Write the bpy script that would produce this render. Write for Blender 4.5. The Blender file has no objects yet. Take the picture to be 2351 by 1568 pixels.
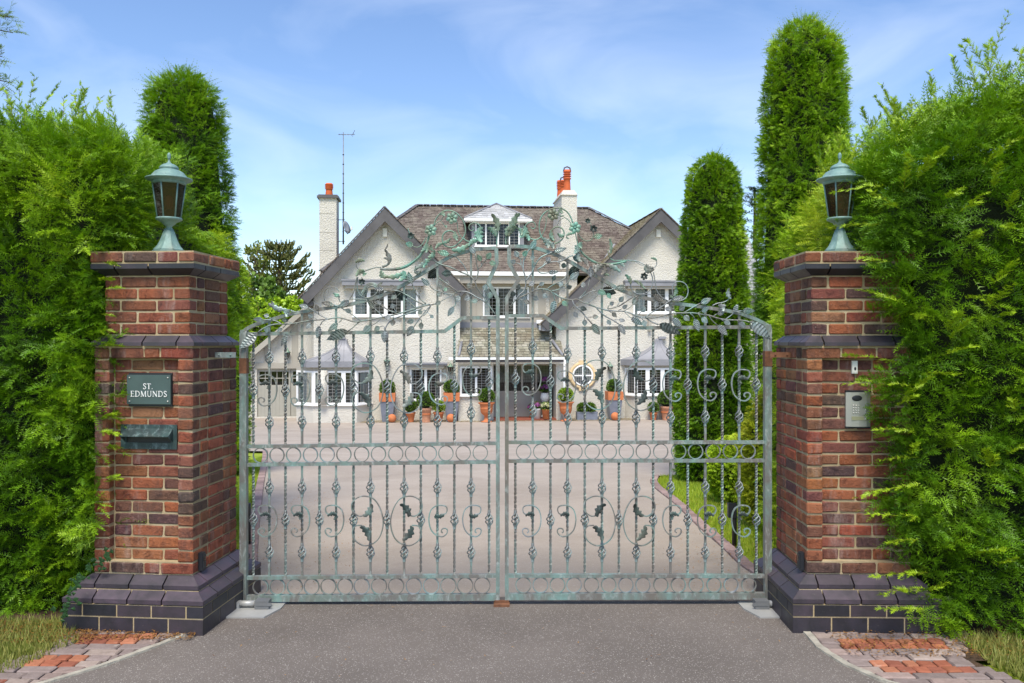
import bpy, bmesh, math, random
import numpy as np
from mathutils import Vector, Matrix

# ------------------------------------------------------------------ camera, world, sun, exposure
random.seed(7)
rng = np.random.default_rng(7)
scene = bpy.context.scene
COL = scene.collection
R = math.radians

F = 1900.0            # focal length, in pixels of a 2351 px wide picture
UC, VC = 1175.5, 784.0
EYE = 1.82            # eye height above the gate threshold

cam_data = bpy.data.cameras.new("camera")
cam_data.sensor_width = 36.0
cam_data.lens = F / 2351.0 * 36.0
cam_data.clip_start = 0.05
cam_data.clip_end = 4000.0
cam = bpy.data.objects.new("camera", cam_data)
cam.location = (0, 0, EYE)
cam.rotation_euler = (R(90), 0, 0)
COL.objects.link(cam)
scene.camera = cam

SUN_EL, SUN_AZ = 60.0, 186.0      # azimuth clockwise from +Y (seen from above): behind the camera
world = bpy.data.worlds.new("World")
scene.world = world
world.use_nodes = True
wt = world.node_tree
wt.nodes.clear()
w_out = wt.nodes.new("ShaderNodeOutputWorld")
w_bg = wt.nodes.new("ShaderNodeBackground")
w_sky = wt.nodes.new("ShaderNodeTexSky")
w_sky.sky_type = 'NISHITA'
w_sky.sun_disc = False
w_sky.sun_elevation = R(SUN_EL)
w_sky.sun_rotation = R(SUN_AZ)
w_sky.altitude = 100
w_sky.air_density = 1.0
w_sky.dust_density = 0.35
w_sky.ozone_density = 2.2
w_tc = wt.nodes.new("ShaderNodeTexCoord")
w_map = wt.nodes.new("ShaderNodeMapping")
w_map.inputs["Rotation"].default_value = (0, R(28), R(15))
w_map.inputs["Scale"].default_value = (1.5, 1.0, 3.6)
w_n1 = wt.nodes.new("ShaderNodeTexNoise")
w_n1.inputs["Scale"].default_value = 2.6
w_n1.inputs["Detail"].default_value = 9
w_n1.inputs["Roughness"].default_value = 0.50
w_n1.inputs["Distortion"].default_value = 0.6
w_r1 = wt.nodes.new("ShaderNodeMapRange")
w_r1.inputs["From Min"].default_value = 0.40
w_r1.inputs["From Max"].default_value = 0.78
w_r1.inputs["To Max"].default_value = 0.26
w_hs = wt.nodes.new("ShaderNodeHueSaturation")
w_hs.inputs["Hue"].default_value = 0.505
w_hs.inputs["Saturation"].default_value = 1.08
w_hs.inputs["Value"].default_value = 1.18
w_mix = wt.nodes.new("ShaderNodeMix")
w_mix.data_type = 'RGBA'
w_mix.inputs["B"].default_value = (8.2, 8.6, 9.2, 1)
wl = wt.links.new
wl(w_tc.outputs["Generated"], w_map.inputs["Vector"])
wl(w_map.outputs["Vector"], w_n1.inputs["Vector"])
wl(w_n1.outputs["Fac"], w_r1.inputs["Value"])
wl(w_sky.outputs["Color"], w_hs.inputs["Color"])
wl(w_hs.outputs["Color"], w_mix.inputs["A"])
wl(w_r1.outputs["Result"], w_mix.inputs["Factor"])
wl(w_mix.outputs["Result"], w_bg.inputs["Color"])
w_bg.inputs["Strength"].default_value = 0.105
wl(w_bg.outputs["Background"], w_out.inputs["Surface"])

sun_data = bpy.data.lights.new("sun", 'SUN')
sun_data.energy = 2.9
sun_data.angle = R(24)
sun_data.color = (1.0, 0.93, 0.80)
sun = bpy.data.objects.new("sun", sun_data)
sun_dir = Vector((math.sin(R(SUN_AZ)) * math.cos(R(SUN_EL)), math.cos(R(SUN_AZ)) * math.cos(R(SUN_EL)), math.sin(R(SUN_EL))))
sun.rotation_euler = sun_dir.to_track_quat('Z', 'Y').to_euler()
sun.location = sun_dir * 60
COL.objects.link(sun)

scene.view_settings.view_transform = 'Standard'
scene.view_settings.look = 'None'
scene.view_settings.exposure = 0.82
scene.view_settings.gamma = 1.0
scene.view_settings.use_curve_mapping = False
scene.render.engine = 'CYCLES'
scene.cycles.max_bounces = 8
scene.cycles.transparent_max_bounces = 16

# ------------------------------------------------------------------ measuring helpers (photo pixel + real distance -> metres)
def at(u, v, Y):
    return Vector(((u - UC) / F * Y, Y, EYE - (v - VC) / F * Y))

def crop(ox, oy, s):
    return lambda x, y: ((ox + x / s) / 1.3773, (oy + y / s) / 1.3773)

def zg(y):
    """height of the terrain: level at the gate, then falling gently to the house"""
    t = min(max((y - 6.2) / 25.0, 0.0), 1.0)
    return -1.43 * (t * t * (1.6 - 0.6 * t) * 0.35 + 0.65 * t) if t < 1 else -1.43

def on_ground(u, v):
    lo, hi = 2.0, 200.0
    for _ in range(50):
        m = 0.5 * (lo + hi)
        if EYE - (v - VC) / F * m > zg(m): lo = m
        else: hi = m
    Y = 0.5 * (lo + hi)
    return Vector(((u - UC) / F * Y, Y, zg(Y)))

# ------------------------------------------------------------------ node material helpers
MATS = {}
def new_mat(name):
    m = bpy.data.materials.new(name)
    m.use_nodes = True
    nt = m.node_tree
    nt.nodes.clear()
    MATS[name] = m
    return m, nt

class N:
    def __init__(s, nt): s.nt = nt
    def node(s, t, **kw):
        n = s.nt.nodes.new(t)
        for k, v in kw.items():
            if hasattr(n, k): setattr(n, k, v)
        return n
    def link(s, a, b): s.nt.links.new(a, b)
    def coord(s, kind="Object"):
        return s.node("ShaderNodeTexCoord").outputs[kind]
    def noise(s, vec, scale, detail=4, rough=.55, dist=0.0):
        n = s.node("ShaderNodeTexNoise")
        n.inputs["Scale"].default_value = scale
        n.inputs["Detail"].default_value = detail
        n.inputs["Roughness"].default_value = rough
        n.inputs["Distortion"].default_value = dist
        s.link(vec, n.inputs["Vector"])
        return n.outputs["Fac"]
    def voronoi(s, vec, scale, feature='F1', out="Distance"):
        n = s.node("ShaderNodeTexVoronoi", feature=feature)
        n.inputs["Scale"].default_value = scale
        s.link(vec, n.inputs["Vector"])
        return n.outputs[out]
    def rng(s, val, a, b, c=0.0, d=1.0):
        n = s.node("ShaderNodeMapRange")
        s.link(val, n.inputs["Value"])
        for k, x in zip(("From Min", "From Max", "To Min", "To Max"), (a, b, c, d)):
            n.inputs[k].default_value = x
        return n.outputs["Result"]
    def ramp(s, val, stops):
        n = s.node("ShaderNodeValToRGB")
        e = n.color_ramp.elements
        while len(e) < len(stops): e.new(0.5)
        for el, (p, c) in zip(e, stops):
            el.position = p; el.color = (*c, 1)
        s.link(val, n.inputs["Fac"])
        return n.outputs["Color"]
    def mix(s, fac, a, b, blend='MIX'):
        n = s.node("ShaderNodeMix", data_type='RGBA', blend_type=blend)
        for sock, x in ((n.inputs["Factor"], fac), (n.inputs["A"], a), (n.inputs["B"], b)):
            if hasattr(x, "is_output") or isinstance(x, bpy.types.NodeSocket): s.link(x, sock)
            elif isinstance(x, (int, float)): sock.default_value = x
            else: sock.default_value = (*x, 1)
        return n.outputs["Result"]
    def math(s, op, a, b=0.0):
        n = s.node("ShaderNodeMath", operation=op)
        for i, x in enumerate((a, b)):
            if isinstance(x, bpy.types.NodeSocket): s.link(x, n.inputs[i])
            else: n.inputs[i].default_value = x
        return n.outputs[0]
    def bump(s, h, strength=.5, dist=.01):
        n = s.node("ShaderNodeBump")
        n.inputs["Strength"].default_value = strength
        n.inputs["Distance"].default_value = dist
        s.link(h, n.inputs["Height"])
        return n.outputs["Normal"]
    def out(s, col, rough=.7, metal=0.0, normal=None, spec=.4, extra=None):
        p = s.node("ShaderNodeBsdfPrincipled")
        if isinstance(col, bpy.types.NodeSocket): s.link(col, p.inputs["Base Color"])
        else: p.inputs["Base Color"].default_value = (*col, 1)
        if isinstance(rough, bpy.types.NodeSocket): s.link(rough, p.inputs["Roughness"])
        else: p.inputs["Roughness"].default_value = rough
        p.inputs["Metallic"].default_value = metal
        p.inputs["Specular IOR Level"].default_value = spec
        if normal is not None: s.link(normal, p.inputs["Normal"])
        o = s.node("ShaderNodeOutputMaterial")
        s.link(p.outputs[0], o.inputs["Surface"])
        return p, o

def plain(name, col, rough=.6, metal=0.0, var=.15, scale=6.0, bump=.15, bscale=60.0, bdist=.004, spec=.4):
    m, nt = new_mat(name)
    n = N(nt)
    c = n.coord()
    f = n.noise(c, scale, 5, .6)
    lo = tuple(x * (1 - var) for x in col); hi = tuple(min(1, x * (1 + var)) for x in col)
    colr = n.ramp(f, [(.3, lo), (.7, hi)])
    h = n.noise(c, bscale, 4, .6)
    n.out(colr, rough, metal, n.bump(h, bump, bdist), spec)
    return m

# bricks: one colour per object, mottled
def brick_material(name, per_island):
    m, nt = new_mat(name)
    n = N(nt)
    c = n.coord("Object")
    if per_island:
        g = n.node("ShaderNodeNewGeometry")
        base = n.ramp(g.outputs["Random Per Island"], [(0, (.30, .085, .05)), (.35, (.25, .07, .045)), (.6, (.20, .075, .06)), (.85, (.11, .06, .06)), (1, (.34, .12, .06))])
        vec = c
    else:
        oi = n.node("ShaderNodeObjectInfo")
        base = oi.outputs["Color"]
        add = n.node("ShaderNodeVectorMath", operation='ADD')
        comb = n.node("ShaderNodeCombineXYZ")
        rr = n.math('MULTIPLY', oi.outputs["Random"], 37.0)
        n.link(rr, comb.inputs[0]); n.link(rr, comb.inputs[1])
        n.link(c, add.inputs[0]); n.link(comb.outputs[0], add.inputs[1])
        vec = add.outputs[0]
    f = n.noise(vec, 14, 6, .7, .6)
    dark = n.mix(1.0, base, (.36, .35, .42), 'MULTIPLY')
    col = n.mix(n.rng(f, .50, .66, 0, .85), base, dark)
    f2 = n.noise(vec, 30, 4, .7)
    col = n.mix(n.rng(f2, .55, .75, 0, .4), col, (.42, .22, .15))
    sp = n.noise(vec, 75, 3, .6)
    col = n.mix(n.rng(sp, .68, .76, 0, .55), col, (.55, .44, .38))
    gp = n.node("ShaderNodeNewGeometry")
    mp = n.node("ShaderNodeMapping"); mp.inputs["Scale"].default_value = (7, 7, 1.6); n.link(gp.outputs["Position"], mp.inputs["Vector"])
    st = n.noise(mp.outputs[0], 1.0, 6, .7)
    col = n.mix(n.rng(st, .56, .74, 0, .6), col, (.46, .36, .32))
    mp2 = n.node("ShaderNodeMapping"); mp2.inputs["Scale"].default_value = (5, 5, 2.2); mp2.inputs["Location"].default_value = (3, 7, 1); n.link(gp.outputs["Position"], mp2.inputs["Vector"])
    col = n.mix(n.rng(n.noise(mp2.outputs[0], 1.0, 6, .7), .52, .70, 0, .75), col, (.075, .05, .045))
    cr = n.noise(vec, 42, 6, .75, 1.2)
    hh = n.math('ADD', n.math('MULTIPLY', f, .8), n.math('MULTIPLY', cr, .9))
    n.out(col, .82, 0, n.bump(hh, 1.0, .018), .3)
    return m
brick_material("brick_clay", False)
brick_material("brick_clay_joined", True)

m, nt = new_mat("brick_blue"); n = N(nt)
oi = n.node("ShaderNodeObjectInfo"); c = n.coord()
f = n.noise(c, 9, 5, .6)
col = n.mix(n.rng(f, .4, .7), oi.outputs["Color"], n.mix(1.0, oi.outputs["Color"], (1.6, 1.35, 1.5), 'MULTIPLY'))
col = n.mix(n.rng(n.noise(c, 46, 4, .7), .62, .8, 0, .35), col, (.22, .2, .18))
n.out(col, n.rng(f, .3, .7, .38, .58), 0, n.bump(n.noise(c, 60, 4), .25, .004), .45)

m, nt = new_mat("mortar"); n = N(nt); c = n.coord()
f = n.noise(c, 5, 6, .65); f2 = n.noise(c, 150, 3, .6)
col = n.ramp(f, [(.3, (.29, .22, .125)), (.5, (.43, .335, .195)), (.7, (.52, .43, .29))])
n.out(n.mix(n.rng(f2, .4, .7, 0, .4), col, (.30, .24, .16)), .95, 0, n.bump(f2, .6, .006), .2)

# weathered verdigris iron of the gate
def verdigris(name, iron, green, pale, gmin, gmax, metal=.25, rough=.5):
    m, nt = new_mat(name); n = N(nt); c = n.coord()
    mp = n.node("ShaderNodeMapping"); mp.inputs["Scale"].default_value = (1, 1, .45)
    n.link(c, mp.inputs["Vector"]); v = mp.outputs[0]
    f = n.noise(v, 6.5, 7, .7, .4); f2 = n.noise(v, 30, 5, .7, .5); f3 = n.noise(c, 85, 4, .65); f4 = n.noise(v, 3.1, 3, .5)
    col = n.mix(n.rng(f, gmin, gmax), iron, green)
    col = n.mix(n.rng(f2, .52, .72, 0, .75), col, pale)
    col = n.mix(n.rng(f4, .56, .72, 0, .55), col, tuple(x * .75 for x in (.22, .17, .12)))
    col = n.mix(n.rng(f3, .6, .75, 0, .45), col, tuple(x * .35 for x in iron))
    n.out(col, n.rng(f2, .3, .7, rough - .1, rough + .18), metal, n.bump(f3, .3, .003), .5)
verdigris("gate_iron", (.175, .165, .148), (.20, .34, .305), (.44, .49, .465), .44, .68, .25, .48)
verdigris("gate_iron_pale", (.23, .24, .245), (.24, .38, .36), (.50, .55, .545), .44, .68, .35, .42)
verdigris("gate_green", (.16, .17, .115), (.17, .36, .29), (.36, .43, .30), .38, .60)
verdigris("gate_dark", (.045, .055, .052), (.07, .14, .125), (.16, .22, .21), .45, .7)
verdigris("copper_lamp", (.12, .19, .18), (.18, .31, .285), (.31, .41, .40), .30, .60, .1, .55)
verdigris("letter_metal", (.035, .055, .058), (.06, .12, .115), (.22, .30, .30), .45, .72, .3, .42)
plain("rust", (.16, .07, .035), .85, 0, .4, 20, .5, 90)
plain("slate_plate", (.06, .095, .09), .45, 0, .12, 9, .12, 70)
plain("lettering_white", (.82, .82, .80), .5, 0, .04)
plain("steel_plate", (.40, .40, .39), .45, .3, .12, 5, .1)
plain("grey_casting", (.16, .165, .17), .5, .2, .2)
plain("black_plastic", (.018, .02, .025), .42, 0, .2)
plain("silver_case", (.40, .395, .36), .38, .45, .06, 5, .05)
plain("ivory_plastic", (.72, .70, .62), .4, 0, .04)
plain("steel_button", (.62, .60, .55), .3, .7, .05)
plain("display_window", (.30, .30, .18), .3, 0, .08)

# smoked lamp glass
m, nt = new_mat("brown_glass"); n = N(nt)
tr = n.node("ShaderNodeBsdfTransparent"); tr.inputs[0].default_value = (.40, .23, .12, 1)
gl = n.node("ShaderNodeBsdfGlossy"); gl.inputs["Roughness"].default_value = .08; gl.inputs[0].default_value = (.9, .9, .9, 1)
df = n.node("ShaderNodeBsdfDiffuse"); df.inputs[0].default_value = (.045, .028, .02, 1)
fr = n.node("ShaderNodeFresnel"); fr.inputs["IOR"].default_value = 1.45
a = n.node("ShaderNodeMixShader"); a.inputs[0].default_value = .38
n.link(tr.outputs[0], a.inputs[1]); n.link(df.outputs[0], a.inputs[2])
b = n.node("ShaderNodeMixShader"); n.link(fr.outputs[0], b.inputs[0]); n.link(a.outputs[0], b.inputs[1]); n.link(gl.outputs[0], b.inputs[2])
o = n.node("ShaderNodeOutputMaterial"); n.link(b.outputs[0], o.inputs[0])

m, nt = new_mat("window_glass"); n = N(nt)
tr = n.node("ShaderNodeBsdfTransparent"); tr.inputs[0].default_value = (.62, .66, .66, 1)
gl = n.node("ShaderNodeBsdfGlossy"); gl.inputs["Roughness"].default_value = .03
fr = n.node("ShaderNodeFresnel"); fr.inputs["IOR"].default_value = 1.5
bm_ = n.bump(n.noise(n.coord(), 5, 2), .05, .02); n.link(bm_, gl.inputs["Normal"])
b = n.node("ShaderNodeMixShader"); n.link(fr.outputs[0], b.inputs[0]); n.link(tr.outputs[0], b.inputs[1]); n.link(gl.outputs[0], b.inputs[2])
o = n.node("ShaderNodeOutputMaterial"); n.link(b.outputs[0], o.inputs[0])

# house
m, nt = new_mat("roughcast"); n = N(nt); c = n.coord()
f = n.noise(c, .9, 5, .6); h1 = n.noise(c, 14, 6, .72, .3); h2 = n.voronoi(c, 26)
col = n.ramp(f, [(.3, (.60, .565, .49)), (.6, (.67, .635, .56)), (.8, (.71, .68, .605))])
mp = n.node("ShaderNodeMapping"); mp.inputs["Scale"].default_value = (2.5, 2.5, .25); n.link(c, mp.inputs[0])
col = n.mix(n.rng(n.noise(mp.outputs[0], 2.0, 5, .65), .60, .80, 0, .18), col, (.50, .48, .42))
hh = n.math('ADD', h1, n.math('MULTIPLY', h2, -.5))
n.out(col, .92, 0, n.bump(hh, 1.0, .044), .2)
plain("timber_paint", (.38, .35, .295), .6, 0, .07, 2, .1)
plain("garage_paint", (.36, .345, .295), .6, 0, .05, 2, .1)
plain("white_paint", (.82, .82, .81), .4, 0, .03, 3, .04)
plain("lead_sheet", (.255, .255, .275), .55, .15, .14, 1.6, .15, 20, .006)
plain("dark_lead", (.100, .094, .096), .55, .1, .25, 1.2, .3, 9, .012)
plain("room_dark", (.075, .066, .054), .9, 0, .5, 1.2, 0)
plain("curtain", (.82, .84, .82), .9, 0, .08, 3, .1)
plain("lead_came", (.42, .42, .40), .5, .2, .05)
plain("sandstone", (.66, .50, .29), .9, 0, .12, 6, .3)
plain("red_tile", (.24, .07, .04), .6, 0, .25, 4, .1)
plain("terracotta", (.52, .17, .065), .8, 0, .18, 7, .2)
plain("terracotta_pale", (.55, .27, .16), .85, 0, .22, 9, .2)
plain("chimney_clay", (.55, .115, .035), .8, 0, .2, 4, .2)
plain("zinc_planter", (.20, .22, .27), .5, .3, .15, 5, .1)
plain("white_glaze", (.68, .68, .66), .35, 0, .05)
plain("bark", (.10, .068, .045), .95, 0, .35, 9, .8, 22, .03)
plain("soil", (.075, .045, .025), .98, 0, .5, 9, .9, 40, .03)
plain("antenna_metal", (.20, .20, .20), .5, .5, .2)
plain("dish_grey", (.30, .32, .34), .5, .1, .1)

def slate_material(name, stops, moss, joined):
    m, nt = new_mat(name); n = N(nt); c = n.coord()
    if joined:
        g = n.node("ShaderNodeNewGeometry"); r = g.outputs["Random Per Island"]
    else:
        oi = n.node("ShaderNodeObjectInfo"); r = oi.outputs["Random"]
    g2 = n.node("ShaderNodeNewGeometry")
    pos = g2.outputs["Position"]
    col = n.ramp(r, stops)
    f = n.noise(pos, 1.1, 6, .65, .5); f2 = n.noise(pos, 9, 5, .7)
    col = n.mix(n.rng(f, .44, .62, 0, .75), col, moss)
    f3 = n.noise(pos, 3.4, 7, .75, .8)
    col = n.mix(n.rng(f3, .50, .66, 0, .6), col, tuple(x * 1.25 for x in moss))
    col = n.mix(n.rng(f2, .5, .75, 0, .6), col, tuple(x * .45 for x in moss))
    n.out(col, .85, 0, n.bump(f2, .4, .01), .25)
slate_material("slate_brown", [(0, (.085, .064, .056)), (.5, (.125, .097, .086)), (1, (.175, .143, .125))], (.23, .205, .165), True)
slate_material("slate_side", [(0, (.15, .12, .08)), (.5, (.20, .165, .11)), (1, (.25, .21, .15))], (.28, .25, .15), True)
slate_material("slate_porch", [(0, (.17, .165, .12)), (.5, (.29, .28, .21)), (1, (.40, .38, .31))], (.17, .14, .10), False)
slate_material("slate_pale", [(0, (.34, .34, .35)), (1, (.50, .50, .51))], (.42, .42, .40), True)

# ground
m, nt = new_mat("asphalt"); n = N(nt)
g = n.node("ShaderNodeNewGeometry"); c = g.outputs["Position"]
f = n.noise(c, .8, 6, .6); f2 = n.noise(c, 160, 3, .6); v = n.voronoi(c, 210, 'F1', "Color"); vd = n.voronoi(c, 210)
sep = n.node("ShaderNodeSeparateColor"); n.link(v, sep.inputs[0])
col = n.ramp(f, [(.3, (.122, .104, .090)), (.7, (.198, .170, .150))])
col = n.mix(n.rng(f2, .35, .7, 0, .6), col, (.10, .086, .080))
col = n.mix(n.rng(sep.outputs[0], .91, .99, 0, .7), col, (.50, .46, .42))
col = n.mix(n.rng(n.noise(c, 2.6, 6, .7), .60, .78, 0, .45), col, (.11, .085, .065))
n.out(col, .88, 0, n.bump(n.math('ADD', vd, f2), .55, .006), .35)
m, nt = new_mat("drive_tarmac"); n = N(nt)
g = n.node("ShaderNodeNewGeometry"); c = g.outputs["Position"]
f = n.noise(c, .5, 8, .68, .8); f2 = n.noise(c, 120, 3, .7); v = n.voronoi(c, 110, 'F1', "Color"); vd = n.voronoi(c, 110)
sep = n.node("ShaderNodeSeparateColor"); n.link(v, sep.inputs[0])
col = n.ramp(f, [(.28, (.30, .252, .208)), (.72, (.46, .395, .335))])
col = n.mix(n.rng(f2, .35, .7, 0, .5), col, (.24, .2, .18))
col = n.mix(n.rng(sep.outputs[0], .92, .99, 0, .5), col, (.46, .42, .39))
n.out(col, .88, 0, n.bump(n.math('ADD', vd, f2), .5, .006), .3)
plain("concrete_edge", (.34, .315, .26), .9, 0, .3, 9, .6, 60, .01)
m, nt = new_mat("paver"); n = N(nt); oi = n.node("ShaderNodeObjectInfo"); g = n.node("ShaderNodeNewGeometry"); c = g.outputs["Position"]
f = n.noise(c, 26, 6, .7); f2 = n.noise(c, 9, 5, .7)
col = n.mix(n.rng(f, .4, .75, 0, .6), oi.outputs["Color"], n.mix(1.0, oi.outputs["Color"], (.5, .48, .45), 'MULTIPLY'))
col = n.mix(n.rng(f2, .62, .75, 0, .6), col, (.47, .43, .37))
n.out(col, .88, 0, n.bump(f, .5, .006), .25)
m, nt = new_mat("lawn"); n = N(nt); g = n.node("ShaderNodeNewGeometry"); c = g.outputs["Position"]
f = n.noise(c, 1.6, 5, .6); f2 = n.noise(c, 60, 4, .7)
col = n.ramp(f, [(.3, (.21, .30, .02)), (.7, (.36, .42, .05))])
n.out(n.mix(n.rng(f2, .4, .7, 0, .6), col, (.15, .20, .025)), .9, 0, n.bump(f2, .8, .02), .2)

# leaves: colour attribute, a little translucent
def leaf_material(name, trans=.18, rough=.45):
    m, nt = new_mat(name); n = N(nt)
    at_ = n.node("ShaderNodeAttribute"); at_.attribute_name = "Col"
    p = n.node("ShaderNodeBsdfPrincipled"); n.link(at_.outputs["Color"], p.inputs["Base Color"])
    p.inputs["Roughness"].default_value = rough; p.inputs["Specular IOR Level"].default_value = .3
    t = n.node("ShaderNodeBsdfTranslucent")
    n.link(n.mix(1.0, at_.outputs["Color"], (1.15, 1.2, .6), 'MULTIPLY'), t.inputs[0])
    b = n.node("ShaderNodeMixShader"); b.inputs[0].default_value = trans
    n.link(p.outputs[0], b.inputs[1]); n.link(t.outputs[0], b.inputs[2])
    o = n.node("ShaderNodeOutputMaterial"); n.link(b.outputs[0], o.inputs[0])
leaf_material("leaf")
plain("hedge_core", (.010, .018, .004), .95, 0, .4, 6, .6, 20, .03)  # near-black core: the shade deep in the foliage is put into its colour
M = MATS

# ------------------------------------------------------------------ mesh helpers
XF = {}        # object -> world matrix of the frame its children's geometry is written in
def I4(): return Matrix.Identity(4)

def tag(o, label=None, category=None, group=None, kind=None):
    if label: o["label"] = label
    if category: o["category"] = category
    if group: o["group"] = group
    if kind: o["kind"] = kind
    return o

def thing(name, label, category, loc=(0, 0, 0), rz=0.0, group=None):
    o = bpy.data.objects.new(name, None)
    o.empty_display_size = .2
    o.location = loc
    o.rotation_euler = (0, 0, rz)
    COL.objects.link(o)
    XF[o] = Matrix.Translation(Vector(loc)) @ Matrix.Rotation(rz, 4, 'Z')
    return tag(o, label, category, group)

def link_mesh(name, me, mat, parent=None, frame=None):
    o = bpy.data.objects.new(name, me)
    if mat and not me.materials: me.materials.append(M[mat] if isinstance(mat, str) else mat)
    COL.objects.link(o)
    if parent is not None:
        o.parent = parent
        XF[o] = XF.get(parent, I4())
    else:
        XF[o] = I4()
    return o

class MB:
    """collects faces; build() links them as ONE mesh object"""
    def __init__(s): s.v = []; s.f = []; s.sm = []
    def add(s, vs, fs, smooth=False):
        k = len(s.v)
        s.v += [tuple(p) for p in vs]
        for f in fs:
            s.f.append(tuple(i + k for i in f)); s.sm.append(smooth)
        return s
    def box(s, a, b, mtx=None):
        x0, y0, z0 = a; x1, y1, z1 = b
        vs = [Vector(p) for p in ((x0, y0, z0), (x1, y0, z0), (x1, y1, z0), (x0, y1, z0), (x0, y0, z1), (x1, y0, z1), (x1, y1, z1), (x0, y1, z1))]
        if mtx is not None: vs = [mtx @ p for p in vs]
        return s.add(vs, [(0, 3, 2, 1), (4, 5, 6, 7), (0, 1, 5, 4), (1, 2, 6, 5), (2, 3, 7, 6), (3, 0, 4, 7)])
    def tube(s, pts, r, n=6, closed=False, cap=True):
        pts = [Vector(p) for p in pts]
        m = len(pts)
        rs = r if hasattr(r, "__len__") else [r] * m
        vs = []
        up = Vector((0, 1, 0))
        for i, p in enumerate(pts):
            a = pts[(i - 1) % m] if (closed or i > 0) else p
            b = pts[(i + 1) % m] if (closed or i < m - 1) else p
            t = (b - a)
            t = t.normalized() if t.length > 1e-9 else Vector((0, 0, 1))
            e = up - t * up.dot(t)
            if e.length < .15:
                e = Vector((1, 0, 0)) - t * t.x
            e.normalize()
            g = t.cross(e)
            for j in range(n):
                an = 2 * math.pi * j / n
                vs.append(p + (e * math.cos(an) + g * math.sin(an)) * rs[i])
        fs = []
        for i in range(m if closed else m - 1):
            i2 = (i + 1) % m
            for j in range(n):
                j2 = (j + 1) % n
                fs.append((i * n + j, i * n + j2, i2 * n + j2, i2 * n + j))
        if cap and not closed:
            fs.append(tuple(range(n - 1, -1, -1)))
            fs.append(tuple((m - 1) * n + j for j in range(n)))
        return s.add(vs, fs, n >= 5)
    def lathe(s, prof, n=24, c=(0, 0, 0), mtx=None, phase=0.0, smooth=True):
        vs = []
        for (r, z) in prof:
            for j in range(n):
                an = 2 * math.pi * j / n + phase
                p = Vector((c[0] + r * math.cos(an), c[1] + r * math.sin(an), c[2] + z))
                vs.append(mtx @ p if mtx is not None else p)
        fs = []
        for i in range(len(prof) - 1):
            for j in range(n):
                j2 = (j + 1) % n
                fs.append((i * n + j, i * n + j2, (i + 1) * n + j2, (i + 1) * n + j))
        fs.append(tuple(range(n - 1, -1, -1)))
        fs.append(tuple((len(prof) - 1) * n + j for j in range(n)))
        return s.add(vs, fs, smooth)
    def bar(s, pts, w, d, y, closed=False):
        """flat bar bent in the x-z plane: w across, d deep (along y), y = centre depth; pts are (x, z)"""
        P = [Vector((p[0], p[1])) for p in pts]
        m = len(P)
        ws = w if hasattr(w, "__len__") else [w] * m
        vs = []
        for i in range(m):
            a = P[(i - 1) % m] if (closed or i > 0) else None
            b = P[(i + 1) % m] if (closed or i < m - 1) else None
            t1 = (P[i] - a).normalized() if a is not None else None
            t2 = (b - P[i]).normalized() if b is not None else None
            if t1 is None: t1 = t2
            if t2 is None: t2 = t1
            t = (t1 + t2)
            t = t.normalized() if t.length > 1e-6 else t1
            nn = Vector((-t.y, t.x))
            k = 1.0 / max(.5, math.sqrt(max(1e-6, (1 + t1.dot(t2)) / 2)))
            q = nn * (ws[i] * .5 * k)
            for (sg, yy) in ((-1, y - d / 2), (1, y - d / 2), (1, y + d / 2), (-1, y + d / 2)):
                vs.append((P[i].x + sg * q.x, yy, P[i].y + sg * q.y))
        fs = []
        for i in range(m if closed else m - 1):
            i2 = (i + 1) % m
            for j in range(4):
                j2 = (j + 1) % 4
                fs.append((i * 4 + j, i2 * 4 + j, i2 * 4 + j2, i * 4 + j2))
        if not closed:
            fs.append((0, 1, 2, 3)); fs.append(tuple((m - 1) * 4 + j for j in (3, 2, 1, 0)))
        return s.add(vs, fs)
    def prism(s, poly, y0, y1):
        """polygon (x, z) extruded along y"""
        n_ = len(poly)
        vs = [(p[0], y0, p[1]) for p in poly] + [(p[0], y1, p[1]) for p in poly]
        fs = [tuple(range(n_)), tuple(range(2 * n_ - 1, n_ - 1, -1))]
        for i in range(n_):
            j = (i + 1) % n_
            fs.append((i, i + n_, j + n_, j))
        return s.add(vs, fs)
    def mesh(s, name, inv=None):
        me = bpy.data.meshes.new(name)
        vs = s.v if inv is None else [tuple(inv @ Vector(p)) for p in s.v]
        me.from_pydata(vs, [], s.f)
        me.polygons.foreach_set("use_smooth", s.sm)
        me.update()
        return me
    def build(s, name, mat, parent=None, local=False, fix=True):
        inv = None
        if parent is not None and not local:
            inv = XF[parent].inverted()
        me = s.mesh(name, inv)
        if fix:
            b = bmesh.new(); b.from_mesh(me)
            bmesh.ops.recalc_face_normals(b, faces=b.faces)
            b.to_mesh(me); b.free()
        return link_mesh(name, me, mat, parent)

def smooth_line(pts, k=4, closed=False):
    """Catmull-Rom through the points"""
    P = [Vector(p) for p in pts]
    m = len(P)
    if m < 3: return P
    out = []
    for i in range(m if closed else m - 1):
        p0 = P[(i - 1) % m] if (closed or i > 0) else P[0] * 2 - P[1]
        p1 = P[i]; p2 = P[(i + 1) % m]
        p3 = P[(i + 2) % m] if (closed or i < m - 2) else p2 * 2 - p1
        for j in range(k):
            t = j / k
            out.append(.5 * ((2 * p1) + (p2 - p0) * t + (2 * p0 - 5 * p1 + 4 * p2 - p3) * t * t + (3 * p1 - p0 - 3 * p2 + p3) * t ** 3))
    if not closed: out.append(P[-1])
    return out
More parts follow.
